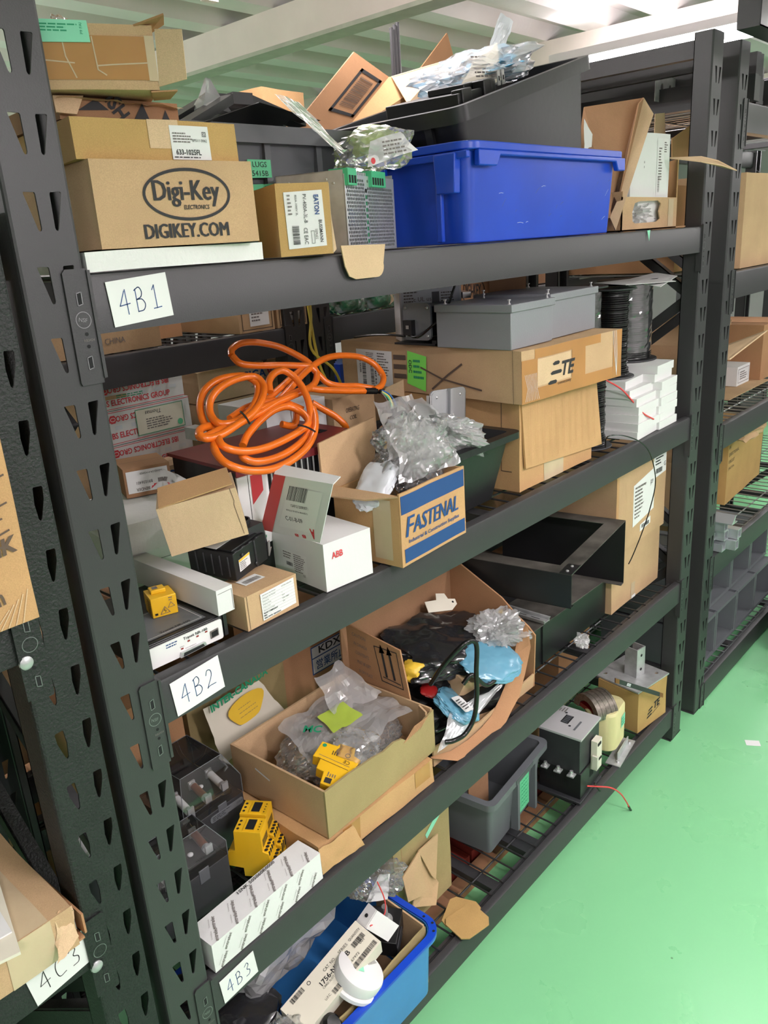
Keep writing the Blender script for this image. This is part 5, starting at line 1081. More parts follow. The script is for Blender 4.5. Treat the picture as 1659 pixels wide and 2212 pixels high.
def jp(b, L, D, H):
    b.fr(); p = [Vector(at(*c, y=.42)) for c in ((668, 1452), (748, 1422), (745, 1375), (662, 1405))]; o = Vector((.535, .42, .5885)); q = [(v-o) for v in p]
    x0, x1 = q[0].x, q[1].x; z0, z1 = (q[0].z+q[1].z)/2-.004, (q[2].z+q[3].z)/2+.010
    b.rect(x0, z0, x1, z1, 'paper', .0010); b.frame(x0, z0, x1, z1, .003, 'ink_blue', .0014); b.rect(x0, z0+(z1-z0)*.56, x1, z0+(z1-z0)*.60, 'ink_blue', .0014)
    b.text('営業所止', (x0+x1)/2, z0+(z1-z0)*.30, (z1-z0)*.36, 'ink_blue', w=(x1-x0)*.78, bold=.01, off=.0016); b.text('KDX', (x0+x1)/2, z0+(z1-z0)*.80, (z1-z0)*.26, 'ink', w=(x1-x0)*.6, bold=.02, off=.0016)
    b.pop()
carton('cardboard_box', 'shaded carton with a blue framed white label in Japanese behind the box with arrows', 'box', (.545, .42, .5885), 0, (.30, .17, .230), 'card_brown', jp, wob=.0005)
# big open carton of cables and bags
t = thing('opened_carton', 'large open cardboard box with two upward arrows, overflowing with cables and bags', 'box', (0, 0, 0))
b = MB(); q = [Vector((.622, .27, .592)), Vector((.622, .07, .592)), Vector(at(888, 1508, x=.621)), Vector(at(866, 1404, x=.621)), Vector(at(860, 1400, x=.621)), Vector(at(756, 1348, x=.621)), Vector((.622, .27, .872))]
b.panel([q[1], q[0], q[6], q[5], q[3], q[2]], .004, 'card_brown'); A = Vector(q[0]); b.push(Matrix(((0, 0, -1, .6175), (-1, 0, 0, .34), (0, 1, 0, .592), (0, 0, 0, 1))))
def X(u, v):
    p = at(u, v, x=.6175); return (.34-p.y, p.z-.592)
for pts in ((( 808, 1395), (856, 1411), (872, 1490), (826, 1470), (808, 1395)),): b.stroke([X(*p) for p in pts], .0022, 'ink', .0008)
for (a, c) in (((824, 1405), (836, 1461)), ((840, 1410), (853, 1468))):
    b.stroke([X(*a), X(*c)], .0062, 'ink', .0008); p = X(*a); d = Vector(p)-Vector(X(*c)); d.normalize(); n = Vector((-d.y, d.x)); P0 = Vector(p); b.shape([tuple(P0-n*.008-d*.006), tuple(P0+n*.008-d*.006), tuple(P0+d*.014)][::1], 'ink', .0010); b.shape([tuple(P0+n*.008-d*.006), tuple(P0-n*.008-d*.006), tuple(P0+d*.014)], 'ink', .0010)
b.stroke([X(829, 1462), X(866, 1480)], .0022, 'ink', .0008)
for k, s in enumerate(('CAUTION', 'IN CANADA', 'CONTENTS', 'MUST BE KEPT', 'IN DRY PLACE')):
    p = X(775+k*4, 1375+k*20); b.text(s, *p, .008, 'ink_soft', w=.04, off=.0008, rot=-6)
b.pop(); b.build('side_panel', t)
rx_ = 1.032; rp = [Vector((rx_, .296, .592)), Vector((rx_, .296, .892)), Vector(at(1005, 1225, x=rx_)), Vector(at(1085, 1290, x=rx_)), Vector(at(1120, 1330, x=rx_)), Vector(at(1143, 1352, x=rx_)), Vector((rx_, .040, .735)), Vector((rx_, .045, .592))]
b = MB(); b.panel(rp, .0045, 'card_brown'); b.build('side_panel', t, wob=.004, wk=12)
b = MB(); b.box(.622, .294, .592, 1.032, .298, .86, 'card_dark'); b.build('back_panel', t); b = MB(); b.box(.622, .05, .590, 1.032, .294, .594, 'card_inside'); b.build('bottom_panel', t)
e0 = [(1136, 1350), (1143, 1395), (1132, 1450), (1118, 1500), (1103, 1530), (1090, 1556), (1062, 1585), (1035, 1612), (985, 1642)]; e1 = [(1118, 1372), (1110, 1420), (1096, 1470), (1080, 1510), (1062, 1545), (1040, 1572), (1010, 1600), (975, 1622), (930, 1634)]
y0s = [.045, .035, .03, .026, .022, .02, .02, .02, .022]; b = MB(); o = [at(*p, y=y) for p, y in zip(e0, y0s)]; i_ = [at(*p, y=y+.02) for p, y in zip(e1, y0s)]; n = len(o); th = Vector((.0, -.0045, -.002))
b.add(o+i_+[p+th for p in o]+[p+th for p in i_], [(k, k+1, n+k+1, n+k) for k in range(n-1)]+[(2*n+k+1, 2*n+k, 3*n+k, 3*n+k+1) for k in range(n-1)]+[(k+1, k, 2*n+k, 2*n+k+1) for k in range(n-1)]+[(n+k, n+k+1, 3*n+k+1, 3*n+k) for k in range(n-1)], 'card_brown'); b.build('front_flap', t, wob=.003, wk=30)
b = MB(); b.panel([(.627, .045, .592), (1.028, .045, .592), (1.028, .043, .628), (.80, .044, .612), (.627, .044, .640)], .004, 'card'); b.build('front_panel', t)
def bagthing(label, c, d, m, seed, rot=(0, 0, 0), amp=.28, k=2.2, sub=4, name='plastic_bag', cat='plastic bag', flat=True):
    b = MB(); crumple(b, (0, 0, 0), d, m, seed, sub, amp, k); return solo(b, name, label, cat, c, rot=rot, flat=flat)
bagthing('big glossy black bag filling the back of the arrow marked box', (.850, .180, .745), (.33, .22, .075), 'bag_dark', 71, (14, 8, -20), .22, 1.8, 5, flat=False)
bagthing('dark heap of black cables and parts deep in the arrow marked box', (.800, .165, .648), (.36, .22, .10), 'plastic_black', 72, (6, 0, 0), .4, 3, 4, name='cable_heap', cat='cables')
b = MB(); crumple(b, (0, 0, 0), (.135, .105, .055), 'film_bubble', 73, 5, .38, 3.6); crumple(b, (0, 0, 0), (.115, .085, .04), 'film_milky', 74, 4, .4, 4); solo(b, 'bubble_wrap', 'crumpled bubble wrap parcel beside the blue bag in the arrow marked box', 'bubble wrap', (.962, .105, .762), rot=(18, 0, -20), flat=True)
b = MB(); b.panel([tuple(at(*p, y=.13)) for p in ((1048, 1345), (1084, 1315), (1112, 1362), (1098, 1372))], .001, 'bag_yellow'); b.panel([tuple(at(*p, y=.127)) for p in ((1046, 1348), (1074, 1322), (1096, 1366), (1080, 1376))], .001, 'paper'); solo(b, 'sealed_bag', 'white sachet with yellow edge under the bubble wrap parcel', 'plastic bag')
bagthing('upper pale blue antistatic bag folded over in the arrow marked box', (.880, .070, .725), (.185, .125, .035), 'bag_blue', 75, (28, 12, -16), .16, 1.5, 5, flat=False)
t = thing('plastic_bag', 'lower pale blue antistatic bag with a printed white sticker behind the black cable', 'plastic bag', (.742, .070, .672), rot=(30, 20, 18))
b = MB(); crumple(b, (0, 0, 0), (.125, .115, .034), 'bag_blue', 76, 5, .16, 1.6); b.build('bag', t); b = MB(); b.tp(.021); sheet(b, [(-.045, -.030, 0), (.005, -.036, 0), (.012, .010, 0), (-.030, .015, 0)], 'paper', 6, 6, .002, 40, 2); b.greek(-.035, -.028, .002, .004, 5, 'ink', 3, .003); b.pop(); b.build('sticker', t)
bagthing('yellow plastic bag at the left rim of the arrow marked box', (.722, .165, .745), (.085, .060, .050), 'bag_yellow', 71, (10, 0, 10), .22, 1.5, 4, flat=False)
bagthing('small red packet under the yellow bag', (.718, .125, .705), (.055, .045, .014), 'led_red', 78, (20, 0, 30), .15, 2, 3, name='packet', cat='packet', flat=False)
b = MB(); b.wbox(.085, .05, .035, 'card', 3); solo(b, 'cardboard_box', 'tiny brown cardboard box behind the black cable in the arrow marked box', 'box', (.775, .085, .678), rot=(15, 20, -10))
b = MB(); sheet(b, [tuple(at(*p, y=yy)) for p, yy in (((940, 1625), .0), (975, 1545), ) for yy in ()] or [tuple(at(945, 1628, y=.004)), tuple(at(1010, 1580, y=.012)), tuple(at(1090, 1470, y=.06)), tuple(at(975, 1535, y=.05))], 'film_milky', 14, 8, .004, 22, 5); sheet(b, [tuple(at(950, 1622, y=.010)), tuple(at(1008, 1582, y=.018)), tuple(at(1080, 1475, y=.066)), tuple(at(982, 1538, y=.056))], 'bag_white', 10, 8, .003, 22, 6)
solo(b, 'plastic_sleeve', 'milky plastic sleeve drooping over the front edge of the arrow marked box', 'plastic bag')
cy2 = lambda pts: spline([at(u, v, y=y) for u, v, y in pts], 8)
for lb, pts in (('thick glossy black cable arching up out of the arrow marked box', ((930, 1478, .07), (960, 1435, .03), (1000, 1393, .0), (1022, 1385, -.006), (1030, 1400, -.01), (1029, 1450, -.012), (1030, 1500, -.012), (1024, 1550, -.01), (1005, 1585, -.004), (980, 1600, .0), (962, 1603, .01))), ('second black cable loop lying lower in the arrow marked box', ((1000, 1478, .05), (1020, 1458, .04), (1050, 1480, .03), (1078, 1462, .03), (1105, 1440, .03)))):
    b = MB(); b.tube(cy2(pts), .0052, 'cable_black', 12); solo(b, 'black_cable', lb, 'cable')
b = MB(); b.tube(cy2(((955, 1552, .09), (990, 1556, .07), (960, 1572, .06), (940, 1580, .06), (925, 1575, .08))), .0045, 'cable_black', 10); solo(b, 'black_cable', 'black cable end emerging low at the left of the arrow marked box', 'cable')
b = MB(); b.prism([(-.04, -.02), (.03, -.02), (.05, -.005), (.05, .01), (.03, .012), (.025, .028), (.0, .03), (-.005, .012), (-.04, .01)], 0, .002, 'cream_card'); b.disc(.04, .002, .003, 'hole_dark', 12, .0025); solo(b, 'plastic_plate', 'beige cutout plate lying at the back of the arrow marked box', 'plastic part', (.93, .255, .800), rot=(40, 10, -20))

# black sheet steel structures
t = thing('steel_box', 'low black sheet steel box with a DIN rail on its dusty top', 'steel box', (1.088, .088, .5890), 0)
L, D, H = .405, .42, .110; MB().box(0, 0, 0, L, .0025, H, 'black_steel').box(0, .0025, 0, .0025, D, H, 'black_steel').box(L-.0025, .0025, 0, L, D, H, 'black_steel').box(.0025, D-.0025, 0, L-.0025, D, H, 'black_steel').box(.05, -.004, 0, .054, 0, H, 'black_steel').build('body', t)
MB().box(-.001, -.001, H, L+.001, D, H+.0025, 'dusty_steel').build('top_plate', t)
b = MB(); y0, y1 = .0, .19
for a0, a1, z in ((.055, .061, .009), (.084, .090, .009), (.061, .084, .002)): b.box(a0, -.003, H+.003+z, a1, y1, H+.0045+z, 'zinc')
b.box(.060, -.003, H+.003, .0615, y1, H+.013, 'zinc').box(.0835, -.003, H+.003, .085, y1, H+.013, 'zinc')
for k in range(4): b.box(.070, .02+k*.04, H+.0066, .075, .045+k*.04, H+.0070, 'hole_dark')
b.build('din_rail', t)
t2 = thing('terminal_block', 'raised black steel box with rows of black terminals behind the DIN rail', 'electrical part', (1.10, .235, .7020), -3)
MB().box(0, 0, 0, .185, .15, .058, 'black_steel').box(0, -.001, .056, .186, .15, .060, 'dusty_steel').build('base', t2)
for r in range(2):
    b = MB(); b.box(.055-r*.02, .012+r*.035, .060, .160-r*.02, .040+r*.035, .078, 'plastic_black')
    for k in range(9): b.box(.058-r*.02+k*.0112, .016+r*.035, .078, .064-r*.02+k*.0112, .036+r*.035, .086, 'plastic_dark'); b.cb((.061-r*.02+k*.0112, .020+r*.035, .0865), (.004, .004, .001), 'zinc')
    b.build('terminal_strip', t2)
MB().box(.03, .08, .060, .055, .11, .075, 'plastic_white').build('connector', t2)
t = thing('sheet_steel_housing', 'black sheet steel housing with a large square opening and dusty rim, jutting forward', 'steel housing', (1.084, -.026, .790), 8.6)
L, D = .420, .375; b = MB(); r = .046
b.fr(0, 0, 0).pop(); b.tp(.10); b.holed([(0, 0), (L, 0), (L, D), (0, D)], [[(r, r), (L-r, r), (L-r, D-r), (r, D-r)]], -.002, 0, 'dusty_steel'); b.pop(); b.build('rim', t)
MB().box(-.001, 0, .012, .001, D, .0985, 'black_steel').box(-.001, 0, .012, .018, D, .014, 'black_steel').build('side_wall', t)
MB().box(L-.002, 0, -.090, L, D, .0985, 'black_steel').box(L-.022, 0, -.090, L-.002, D, -.088, 'dusty_steel').build('side_wall', t)
MB().box(.001, D-.002, .0, L-.002, D, .0985, 'black_steel').build('back_wall', t)
b = MB(); b.box(.0, .0, .100, .060, .030, .102, 'black_steel'); b.build('corner_plate', t)
for x in (.014, .046): screw(MB(), (x, .016, .102), (0, 0, 1), .004).build('bolt', t)
b = MB(); b.cb((.15, D-.004, .06), (.016, .003, .02), 'zinc'); b.build('tag', t)
def b2(b, L, D, H): b.fr(); b.rect(L-.05, .02, L-.02, H-.02, 'paper', .001); b.text('2', L-.035, H*.5, .016, 'ink', rot=90, off=.0015); b.pop()
carton('cardboard_box', 'shaded carton with a white strip numbered 2 seen through the gap behind the steel frame', 'box', (.955, .470, .5885), 0, (.22, .13, .28), 'card_brown', b2, wob=.001)
def rb(b, L, D, H): b.fr(); b.rect(L*.40, .0, L*.48, H*.28, 'tape_clear', .0008); b.rect(L*.42, .0, L*.5, H*.05, 'white_card', .001); b.pop()
carton('cardboard_box', 'lower of the two large tan boxes stacked beside the right upright', 'box', (1.500, .074, .5885), 0, (.325, .34, .186), 'card', rb, wob=.0025, seed=5)
def rb2(b, L, D, H):
    b.fr(); o = .0014
    b.shape([(.105, .055), (.245, .075), (.245, .205), (.105, .18)], 'paper', .0009); b.greek(.115, .075, .20, .175, 9, 'ink_soft', 5, o); b.barcode(.215, .11, .235, .17, 'ink', 22, 5, o, True); b.text('12105LJ', .16, .168, .009, 'ink_soft', w=.045, off=o)
    b.shape([(.225, .165), (.323, .175), (.323, .245), (.235, .245)], 'paper', .0012); b.barcode(.25, .18, .295, .195, 'ink', 22, 6, .0018); b.greek(.245, .205, .30, .24, 4, 'ink', 8, .0018); b.text('G', .313, .20, .014, 'ink', off=.0018)
    b.shape([(.155, .026), (.225, .034), (.225, .056), (.155, .048)], 'paper', .0009); b.barcode(.165, .035, .215, .046, 'ink', 30, 9, o); b.rect(.0, .0, .014, H, 'card_warm', .0006); b.pop(); b.lf(D); b.rect(D*.35, 0, D*.45, H, 'tape_clear', .0007); b.pop()
carton('cardboard_box', 'upper of the two large tan boxes by the right upright, with white shipping labels', 'box', (1.497, .064, .7765), 0, (.328, .37, .250), 'card', rb2, wob=.0022, seed=8)
bagthing('small clear bag of white caps lying on the wire deck', (1.285, .050, .606), (.055, .040, .030), 'film_milky', 81, (0, 0, 20), .3, 2.4, 4)
for k in range(3):
    b = MB(); b.tube([(0, -.009, 0), (0, .009, 0)], .0075, 'plastic_white', 12); solo(b, 'plastic_plug', 'white plastic plug inside the small clear bag on the wire deck', 'plug', (1.268+k*.014, .046+.006*(k % 2), .6005), 30*k, group='white caps in the small bag')
# ================================================================ bottom shelf
t = thing('storage_tote', 'translucent blue plastic tote at the left end of the bottom shelf', 'tote', (.268, .135, .1290), 0)
b = MB(); tub(b, .520, .360, .162, .010, .008, .003, 'blue_tint', .035, .013, .010, 6); b.build('body', t)
b = MB(); r0 = [(x, y, .1585) for x, y in rrect(.522, .362, .045, 6)]; r1 = [(x, y, .1645) for x, y in rrect(.522, .362, .045, 6)]; r2 = [(x, y, .1655) for x, y in rrect(.492, .332, .035, 6)]; r3 = [(x, y, .1585) for x, y in rrect(.490, .330, .035, 6)]
b.loft([r0, r1, r2, r3], 'plastic_blue', False, False)
for x, y in ((.235, -.170), (.25, -.155), (.252, -.13)): b.push(Matrix.Translation((x, y, .1652))); b.disc(0, 0, .003, 'hole_dark', 10, .0006); b.pop()
b.build('rim', t)
t = thing('opened_carton', 'open cardboard liner standing inside the translucent blue tote', 'box', (0, 0, 0))
b = MB(); fz = .335; n = 14; R = random.Random(3); top = [(.495-.36*i/n, .304-.022*i/n+R.uniform(-.003, .002)) for i in range(n+1)]; b.fr(0, -.016, 0); b.prism([(.135, .15), (.495, .15)]+top, 0, .004, 'card_floor_bounce'); b.pop(); b.build('front_panel', t)
MB().panel([(.495, -.016, .15), (.498, .12, .15), (.498, .12, .312), (.495, -.016, .306)], .004, 'card').build('side_panel', t)
MB().box(.13, -.014, .135, .495, .12, .139, 'card_inside').build('bottom_panel', t)
# catalogue box and smoke detector
t = thing('white_box', 'narrow cream box with barcodes and large numbers, tilted inside the blue tote', 'box')
A, B_, D_ = at(636, 2172, z=.318), at(700, 2212, z=.290), at(751, 1972, z=.350)
A, B_, D_ = Vector(at(622, 2160, z=.325)), Vector(at(682, 2218, z=.312)), Vector(at(748, 1972, z=.372))
Mq, w, h = quadframe(A, B_, D_); t.matrix_world = Mq; w = .068
b = MB(); b.prism([(0, -.02), (w, -.02), (w, h), (0, h)], -.040, 0, 'cream_card'); R_ = lambda s, x, y, hh, ww, **k: b.text(s, x*1.08, y, hh*1.2, 'ink', w=ww*1.2, rot=90, off=.0006, **k)
R_('CAT. NO.', .016, h*.50, .0052, .026); R_('SERIES', .016, h*.70, .0052, .020); R_('QUANTITY', .016, h*.88, .0052, .027); R_('1756-N2', .028, h*.43, .0085, .040, bold=.02); R_('B', .028, h*.70, .0085, .007, bold=.02); R_('CARD SLOT FILLER', .036, h*.42, .0034, .040); R_('001', .034, h*.88, .005, .010); R_('10612598167972', .044, h*.62, .0042, .050); R_('U.P.C.', .052, h*.27, .0038, .012)
b.barcode(.025, h*.78, .036, h*.95, n=30, seed=3, vert=True, off=.0006); b.barcode(.054, h*.33, .064, h*.97, n=70, seed=8, vert=True, off=.0006); b.barcode(.004, h*.0, .014, h*.17, n=26, seed=8, vert=True, off=.0006); b.ring(.010, h*.24, .004, .004, .0012, 'ink', 20, .0006); b.build('body', t, bev=.0008)
t = thing('smoke_detector', 'round white smoke detector on its base in the blue tote', 'smoke detector', (.306, .010, .300))
t.rotation_euler = Vector((.40, -.32, .86)).to_track_quat('Z', 'Y').to_euler(); t.scale = (.90, .90, .90)
b = MB(); b.lathe([(.058, 0), (.060, .002), (.060, .010), (.056, .014)], 'plastic_white', 40); b.build('base', t)
b = MB(); b.lathe([(.052, .012), (.055, .016), (.056, .034), (.054, .040), (.048, .0425), (.001, .0435)], 'plastic_white', 44); b.build('cover', t)
b = MB(); b.tp(.0430)
for k in range(8): b.ring(0, 0, .022+k*.0032, .022+k*.0032, .0012, 'ink_soft', 30, .0012, -1.1, .35)
b.pop(); b.build('vent', t)['kind'] = 'stuff'
b = MB(); b.tp(.0435); b.rect(-.012, -.004, .004, .010, 'paper_mint', .0008); b.pop(); b.build('sticker', t)
t = thing('steel_bracket', 'folded white steel bracket with a hole between the narrow white box and the detector', 'bracket', (0, 0, 0))
q = [Vector(at(*p, z=z)) for p, z in (((770, 1990), .345), ((797, 1951), .37), ((814, 1966), .37), ((790, 2005), .345))]; b = MB(); b.panel(q, .002, 'plastic_white'); b.panel([q[3], q[2], q[2]+Vector((.03, -.03, -.045)), q[3]+Vector((.03, -.03, -.04))], .002, 'plastic_white')
c = (q[0]+q[1]+q[2]+q[3])/4; n_ = (q[1]-q[0]).cross(q[2]-q[0]).normalized(); n_ = n_ if n_.dot(CAM-c) > 0 else -n_; screw(b, c+n_*.001, n_, .004, 'hole_dark'); b.build('plate', t)
t = thing('limit_switch', 'black switch body with a threaded steel stud inside the blue tote', 'switch', (.462, .058, .262), rot=(0, -10, 30))
MB().box(-.05, -.03, 0, .03, .035, .045, 'plastic_black').box(-.05, -.032, .004, .0, -.03, .03, 'plastic_dark').build('body', t, bev=.002)
b = MB(); b.lathe([(.014, .045), (.014, .049), (.006, .050), (.006, .09), (.001, .091)], 'steel', 16); b.build('stud', t); MB().lathe([(.010, .05), (.010, .056), (.007, .056)], 'zinc', 6).build('nut', t)
t = thing('plastic_bag', 'clear plastic bag with a white tag and dark red wire above the blue tote', 'plastic bag', (.500, .135, .348), rot=(0, 20, -20))
b = MB(); crumple(b, (0, 0, 0), (.155, .12, .085), 'film_clear', 91, 5, .3, 2.0); b.build('bag', t, flat=True); b = MB(); sheet(b, [(-.03, -.05, -.03), (.02, -.055, -.025), (.015, -.045, .03), (-.01, -.04, .028)], 'paper', 5, 5, .003, 30, 1); b.build('tag', t)
b = MB(); b.tube(spline([at(815, 1905, y=.06), at(830, 1940, y=.05), at(832, 1970, y=.04), at(818, 1990, y=.04), at(800, 2000, y=.04)], 6), .0014, 'wire_red', 6); solo(b, 'red_wire', 'dark red wire curling over the clear bag above the blue tote', 'wire')
bagthing('large dull plastic bag behind the narrow white box in the blue tote', (.285, .21, .315), (.30, .16, .12), 'film_milky', 92, (0, 0, 10), .3, 2, 4)
bagthing('black crumpled bag low behind the left upright on the bottom shelf', (.10, .18, .25), (.24, .26, .14), 'bag_dark', 93, (0, 0, 0), .3, 2.2, 4, flat=False)
bagthing('clear bag end beneath the narrow white box at the image bottom', (.155, .035, .285), (.07, .06, .09), 'film_clear', 94, (0, 0, 0), .35, 2.4, 4)
b = MB(); b.lathe([(.022, 0), (.022, .03), (.015, .035)], 'cable_black', 16); solo(b, 'black_sensor', 'small round black part beside the smoke detector', 'plastic part', (.212, -.004, .270), rot=(30, 20, 0))
# carton with floor bounce in its colour and torn flaps
t = thing('cardboard_box', 'tall cardboard box tinted with painted floor bounce, torn brown flaps at its lower right', 'box', (.556, .118, .1290), 0)
b = MB(); b.wbox(.205, .26, .345, 'card_floor_bounce', 7); b.fr(); b.shape([(.12, .20), (.17, .235), (.165, .252), (.115, .215)], 'paper_mint', .001); b.stroke([(.02, .34), (.03, .18), (.02, .02)], .001, 'card_brown', .001); b.pop(); b.build('body', t, wob=.003)
P_ = lambda u, v, y: tuple(Vector(at(u, v, y=y))-Vector((.556, .118, .129)))
for q in (((868, 1895, .10), (905, 1835, .10), (918, 1930, .085), (880, 1948, .085)), ((902, 1838, .108), (944, 1800, .108), (940, 1900, .10), (930, 1890, .10)), ((905, 1850, .112), (945, 1905, .108), (940, 1955, .09), (890, 1960, .09))):
    MB().panel([P_(*p) for p in q], .003, 'card').build('flap', t)
b = MB()
for k, (x, y, a, z) in enumerate(((.700, .045, 20, .1300), (.688, .018, -12, .1345))):
    b = MB(); b.push(Matrix.Rotation(radians(a), 4, 'Z')); b.prism([(-.045, -.028), (-.030, -.040), (.032, -.040), (.046, -.024), (.046, .026), (.034, .038), (-.034, .038), (-.046, .024)], 0, .003, 'card_gold'); b.pop()
    solo(b, 'cardboard_pad', ('lower of two tan corner cut pads lying on the beam edge', 'upper of two tan corner cut pads lying on the beam edge')[k], 'cardboard', (x, y, z))
# grey tote
t = thing('storage_tote', 'grey plastic tote with a green sticker on the bottom shelf, between carton and contactor', 'tote', (1.022, .262, .1290), 6)
b = MB(); tub(b, .335, .355, .182, .022, .018, .004, 'plastic_mid', .014, .014, .018)
for x in (-.02, .085): b.box(x, -.172, .004, x+.012, -.150, .164, 'plastic_mid')
b.box(-.01, -.1655, .02, .085, -.1625, .150, 'plastic_grey') if False else None; b.box(-.04, -.179, .166, .06, -.1765, .180, 'plastic_grey'); b.build('body', t)
b = MB(); b.fr(.035, -.1655, 0); b.prism([(-.032, .045), (.022, .045), (.022, .145), (-.032, .145)], 0, .001, 'paper_green')
for k in range(7): b.stroke([(-.028+.006*j, .060+k*.012+(.003 if j % 2 else 0)) for j in range(8)], .0018, 'ink_green', .0016)
b.pop(); b.build('sticker', t)
b = MB(); sheet(b, [(-.02, -.03, .10), (.07, -.02, .10), (.08, -.0, .205), (-.0, -.01, .215)], 'bag_white', 8, 8, .006, 18, 2); b.panel([(-.12, -.08, .02), (-.05, -.10, .02), (-.05, -.10, .19), (-.12, -.08, .19)], .004, 'card_dark'); o = b.build('packing_scrap', t)
# contactor
t = thing('contactor', 'large black contactor with a grey metal top plate and copper bolts', 'contactor', (1.228, .020, .1290), 4)
L, D, H = .130, .125, .206; b = MB(); b.box(0, -.004, .006, L, D, .092, 'plastic_black').box(0, 0, .092, L, D, H-.006, 'plastic_dark').box(-.015, -.01, 0, L+.004, D+.01, .008, 'plastic_dark')
b.lf(D)
for k in range(14): b.rect(.018+k*.0055, .038, .0205+k*.0055, .060, 'hole_dark', .0006)
b.pop(); b.fr(0, -.004, 0); b.rect(.06, .045, .085, .070, 'hole_dark', .0006); b.pop(); b.build('body', t, bev=.0015)
b = MB(); b.box(-.002, -.004, H-.006, L+.002, D+.002, H, 'plate_light'); b.tp(H); b.rect(.050, .060, .092, .084, 'hole_dark', .0005)
for k in range(5): b.cb((.055+k*.008, .072, .001), (.005, .016, .002), 'plastic_grey')
b.greek(.10, .09, .125, .115, 3, 'ink_soft', 4, .0006); b.disc(.044, .052, .004, 'plastic_dark', 12, .0006); b.disc(.10, .088, .004, 'plastic_dark', 12, .0006); b.rect(.03, .030, .08, .036, 'plastic_mid', .0006); b.pop(); b.build('top_plate', t)
for k in range(3):
    b = MB(); y = .020+k*.040; b.box(-.020, y-.010, .086, .002, y+.010, .090, 'zinc'); b.lathe([(.008, 0), (.008, .005), (.005, .006), (.005, .012), (.001, .013)], 'steel', 6, (-.010, y, .090)); b.build('terminal_bolt', t)
b = MB(); b.box(.066, -.022, .070, .100, -.004, .165, 'cream_card').box(.060, -.026, .078, .070, -.01, .12, 'plastic_cream').box(.07, -.024, .15, .09, -.02, .158, 'hole_dark').box(.070, -.024, .10, .095, -.0215, .106, 'hole_dark'); b.build('auxiliary_contact', t)
# transformer
t = thing('transformer', 'transformer with a yellow wrapped coil and a curved laminated iron core', 'transformer', (1.500, .082, .1290), 8)
b = MB(); pr = lambda w, d, z, r=.03: [(x, y, z) for x, y in rrect(w, d, r, 6)]
b.loft([pr(.112, .090, .028), pr(.122, .100, .034), pr(.122, .100, .150), pr(.114, .092, .158)], 'coil_wrap', True, True); b.fr(0, -.0505, 0); b.rect(.0, .085, .035, .125, 'paper_mint', .001); b.greek(.004, .09, .03, .12, 3, 'ink_green', 4, .0016); b.pop(); b.build('coil', t)
b = MB(); n = 20; r = .060; b.push(Matrix.Translation((-.018, .020, -.006)) @ Matrix.Rotation(radians(-32), 4, 'Z'))
for k in range(9):
    x0 = -.040+k*.0082; b.loft([[(x0+dx, rr*cos(a), .150+rr*sin(a)*.95) for dx, rr in ((0, r-.022), (.0078, r-.022), (.0078, r-(.001 if k % 2 else 0)), (0, r-(.001 if k % 2 else 0)))] for a in [pi*i/n for i in range(n+1)]], 'lamination', True, True)
b.box(-.036, -.036, .152, .034, .036, .166, 'led_red'); b.pop(); b.build('core', t)
MB().box(-.075, -.075, 0, .075, -.03, .003, 'zinc').box(-.075, .03, 0, .075, .075, .003, 'zinc').box(-.05, -.06, .003, .05, -.057, .03, 'zinc').build('foot', t)
for x in (-.055, .055): MB().lathe([(.005, .003), (.005, .009), (.001, .010)], 'steel', 6, (x, -.062, 0)).build('bolt', t)
# TE box with steel base plate on top
def tes(b, L, D, H):
    b.fr(); o = .001
    for k in range(3): b.shape([(.060-k*.004, .052-k*.012), (.085-k*.002, .058-k*.012), (.083-k*.002, .064-k*.012), (.062-k*.004, .058-k*.012)], 'ink', o)
    b.text('TE', .112, .062, .026, 'ink', w=.038, bold=.04, shear=.3, off=o, rot=6); b.stroke([(.085, .035), (.13, .048)], .002, 'ink', o); b.pop(); b.lf(D); b.rect(.03, .02, .08, .07, 'paper', .001); b.greek(.035, .025, .07, .065, 5, 'ink_soft', 3, .0015); b.barcode(.04, .025, .07, .034, 'ink', 20, 4, .002); b.pop()
carton('cardboard_box', 'golden carton at the right end of the bottom shelf, under the steel bracket', 'box', (1.628, .032, .1290), -7, (.168, .15, .140), 'card_gold', tes, wob=.002, seed=4)
t = thing('strut_post_base', 'galvanised strut post base plate with round holes lying on the golden carton', 'bracket', (1.628, .034, .2715), -9)
b = MB(); holes = [[(x+.007*cos(a*pi/8), y+.007*sin(a*pi/8)) for a in range(16)] for x, y in ((.030, .028), (.145, .030), (.03, .145), (.145, .145))]
b.holed([(0, 0), (.172, 0), (.172, .17), (0, .17)], holes, 0, .005, 'zinc'); b.build('base_plate', t)
b = MB(); MBx = [(.070, .055), (.115, .055), (.115, .10), (.111, .10), (.111, .059), (.074, .059), (.074, .10), (.070, .10)]; b.prism(MBx, .005, .105, 'zinc'); b.build('channel', t)
for z in (.03, .08): b = MB(); b.fr(.093, .0545, z); b.disc(0, 0, .005, 'hole_dark', 14, .0006); b.pop(); b.build('bolt_hole', t)
t = thing('shunt_strip', 'dark insulated strip with copper ends and a white tag across the golden carton', 'electrical part', (0, 0, 0))
p0, p1 = Vector(at(1338, 1478, y=.035)), Vector(at(1425, 1505, y=-.005)); up = Vector((0, 0, .016)); MB().panel([p0, p1, p1+up, p0+up], .003, 'plastic_dark').build('strip', t)
d = (p1-p0).normalized(); MB().panel([p1, p1+d*.022, p1+d*.022+up, p1+up], .0035, 'copper').build('copper_end', t); MB().panel([p0-d*.022, p0, p0+up, p0-d*.022+up], .0035, 'copper').build('copper_end', t)
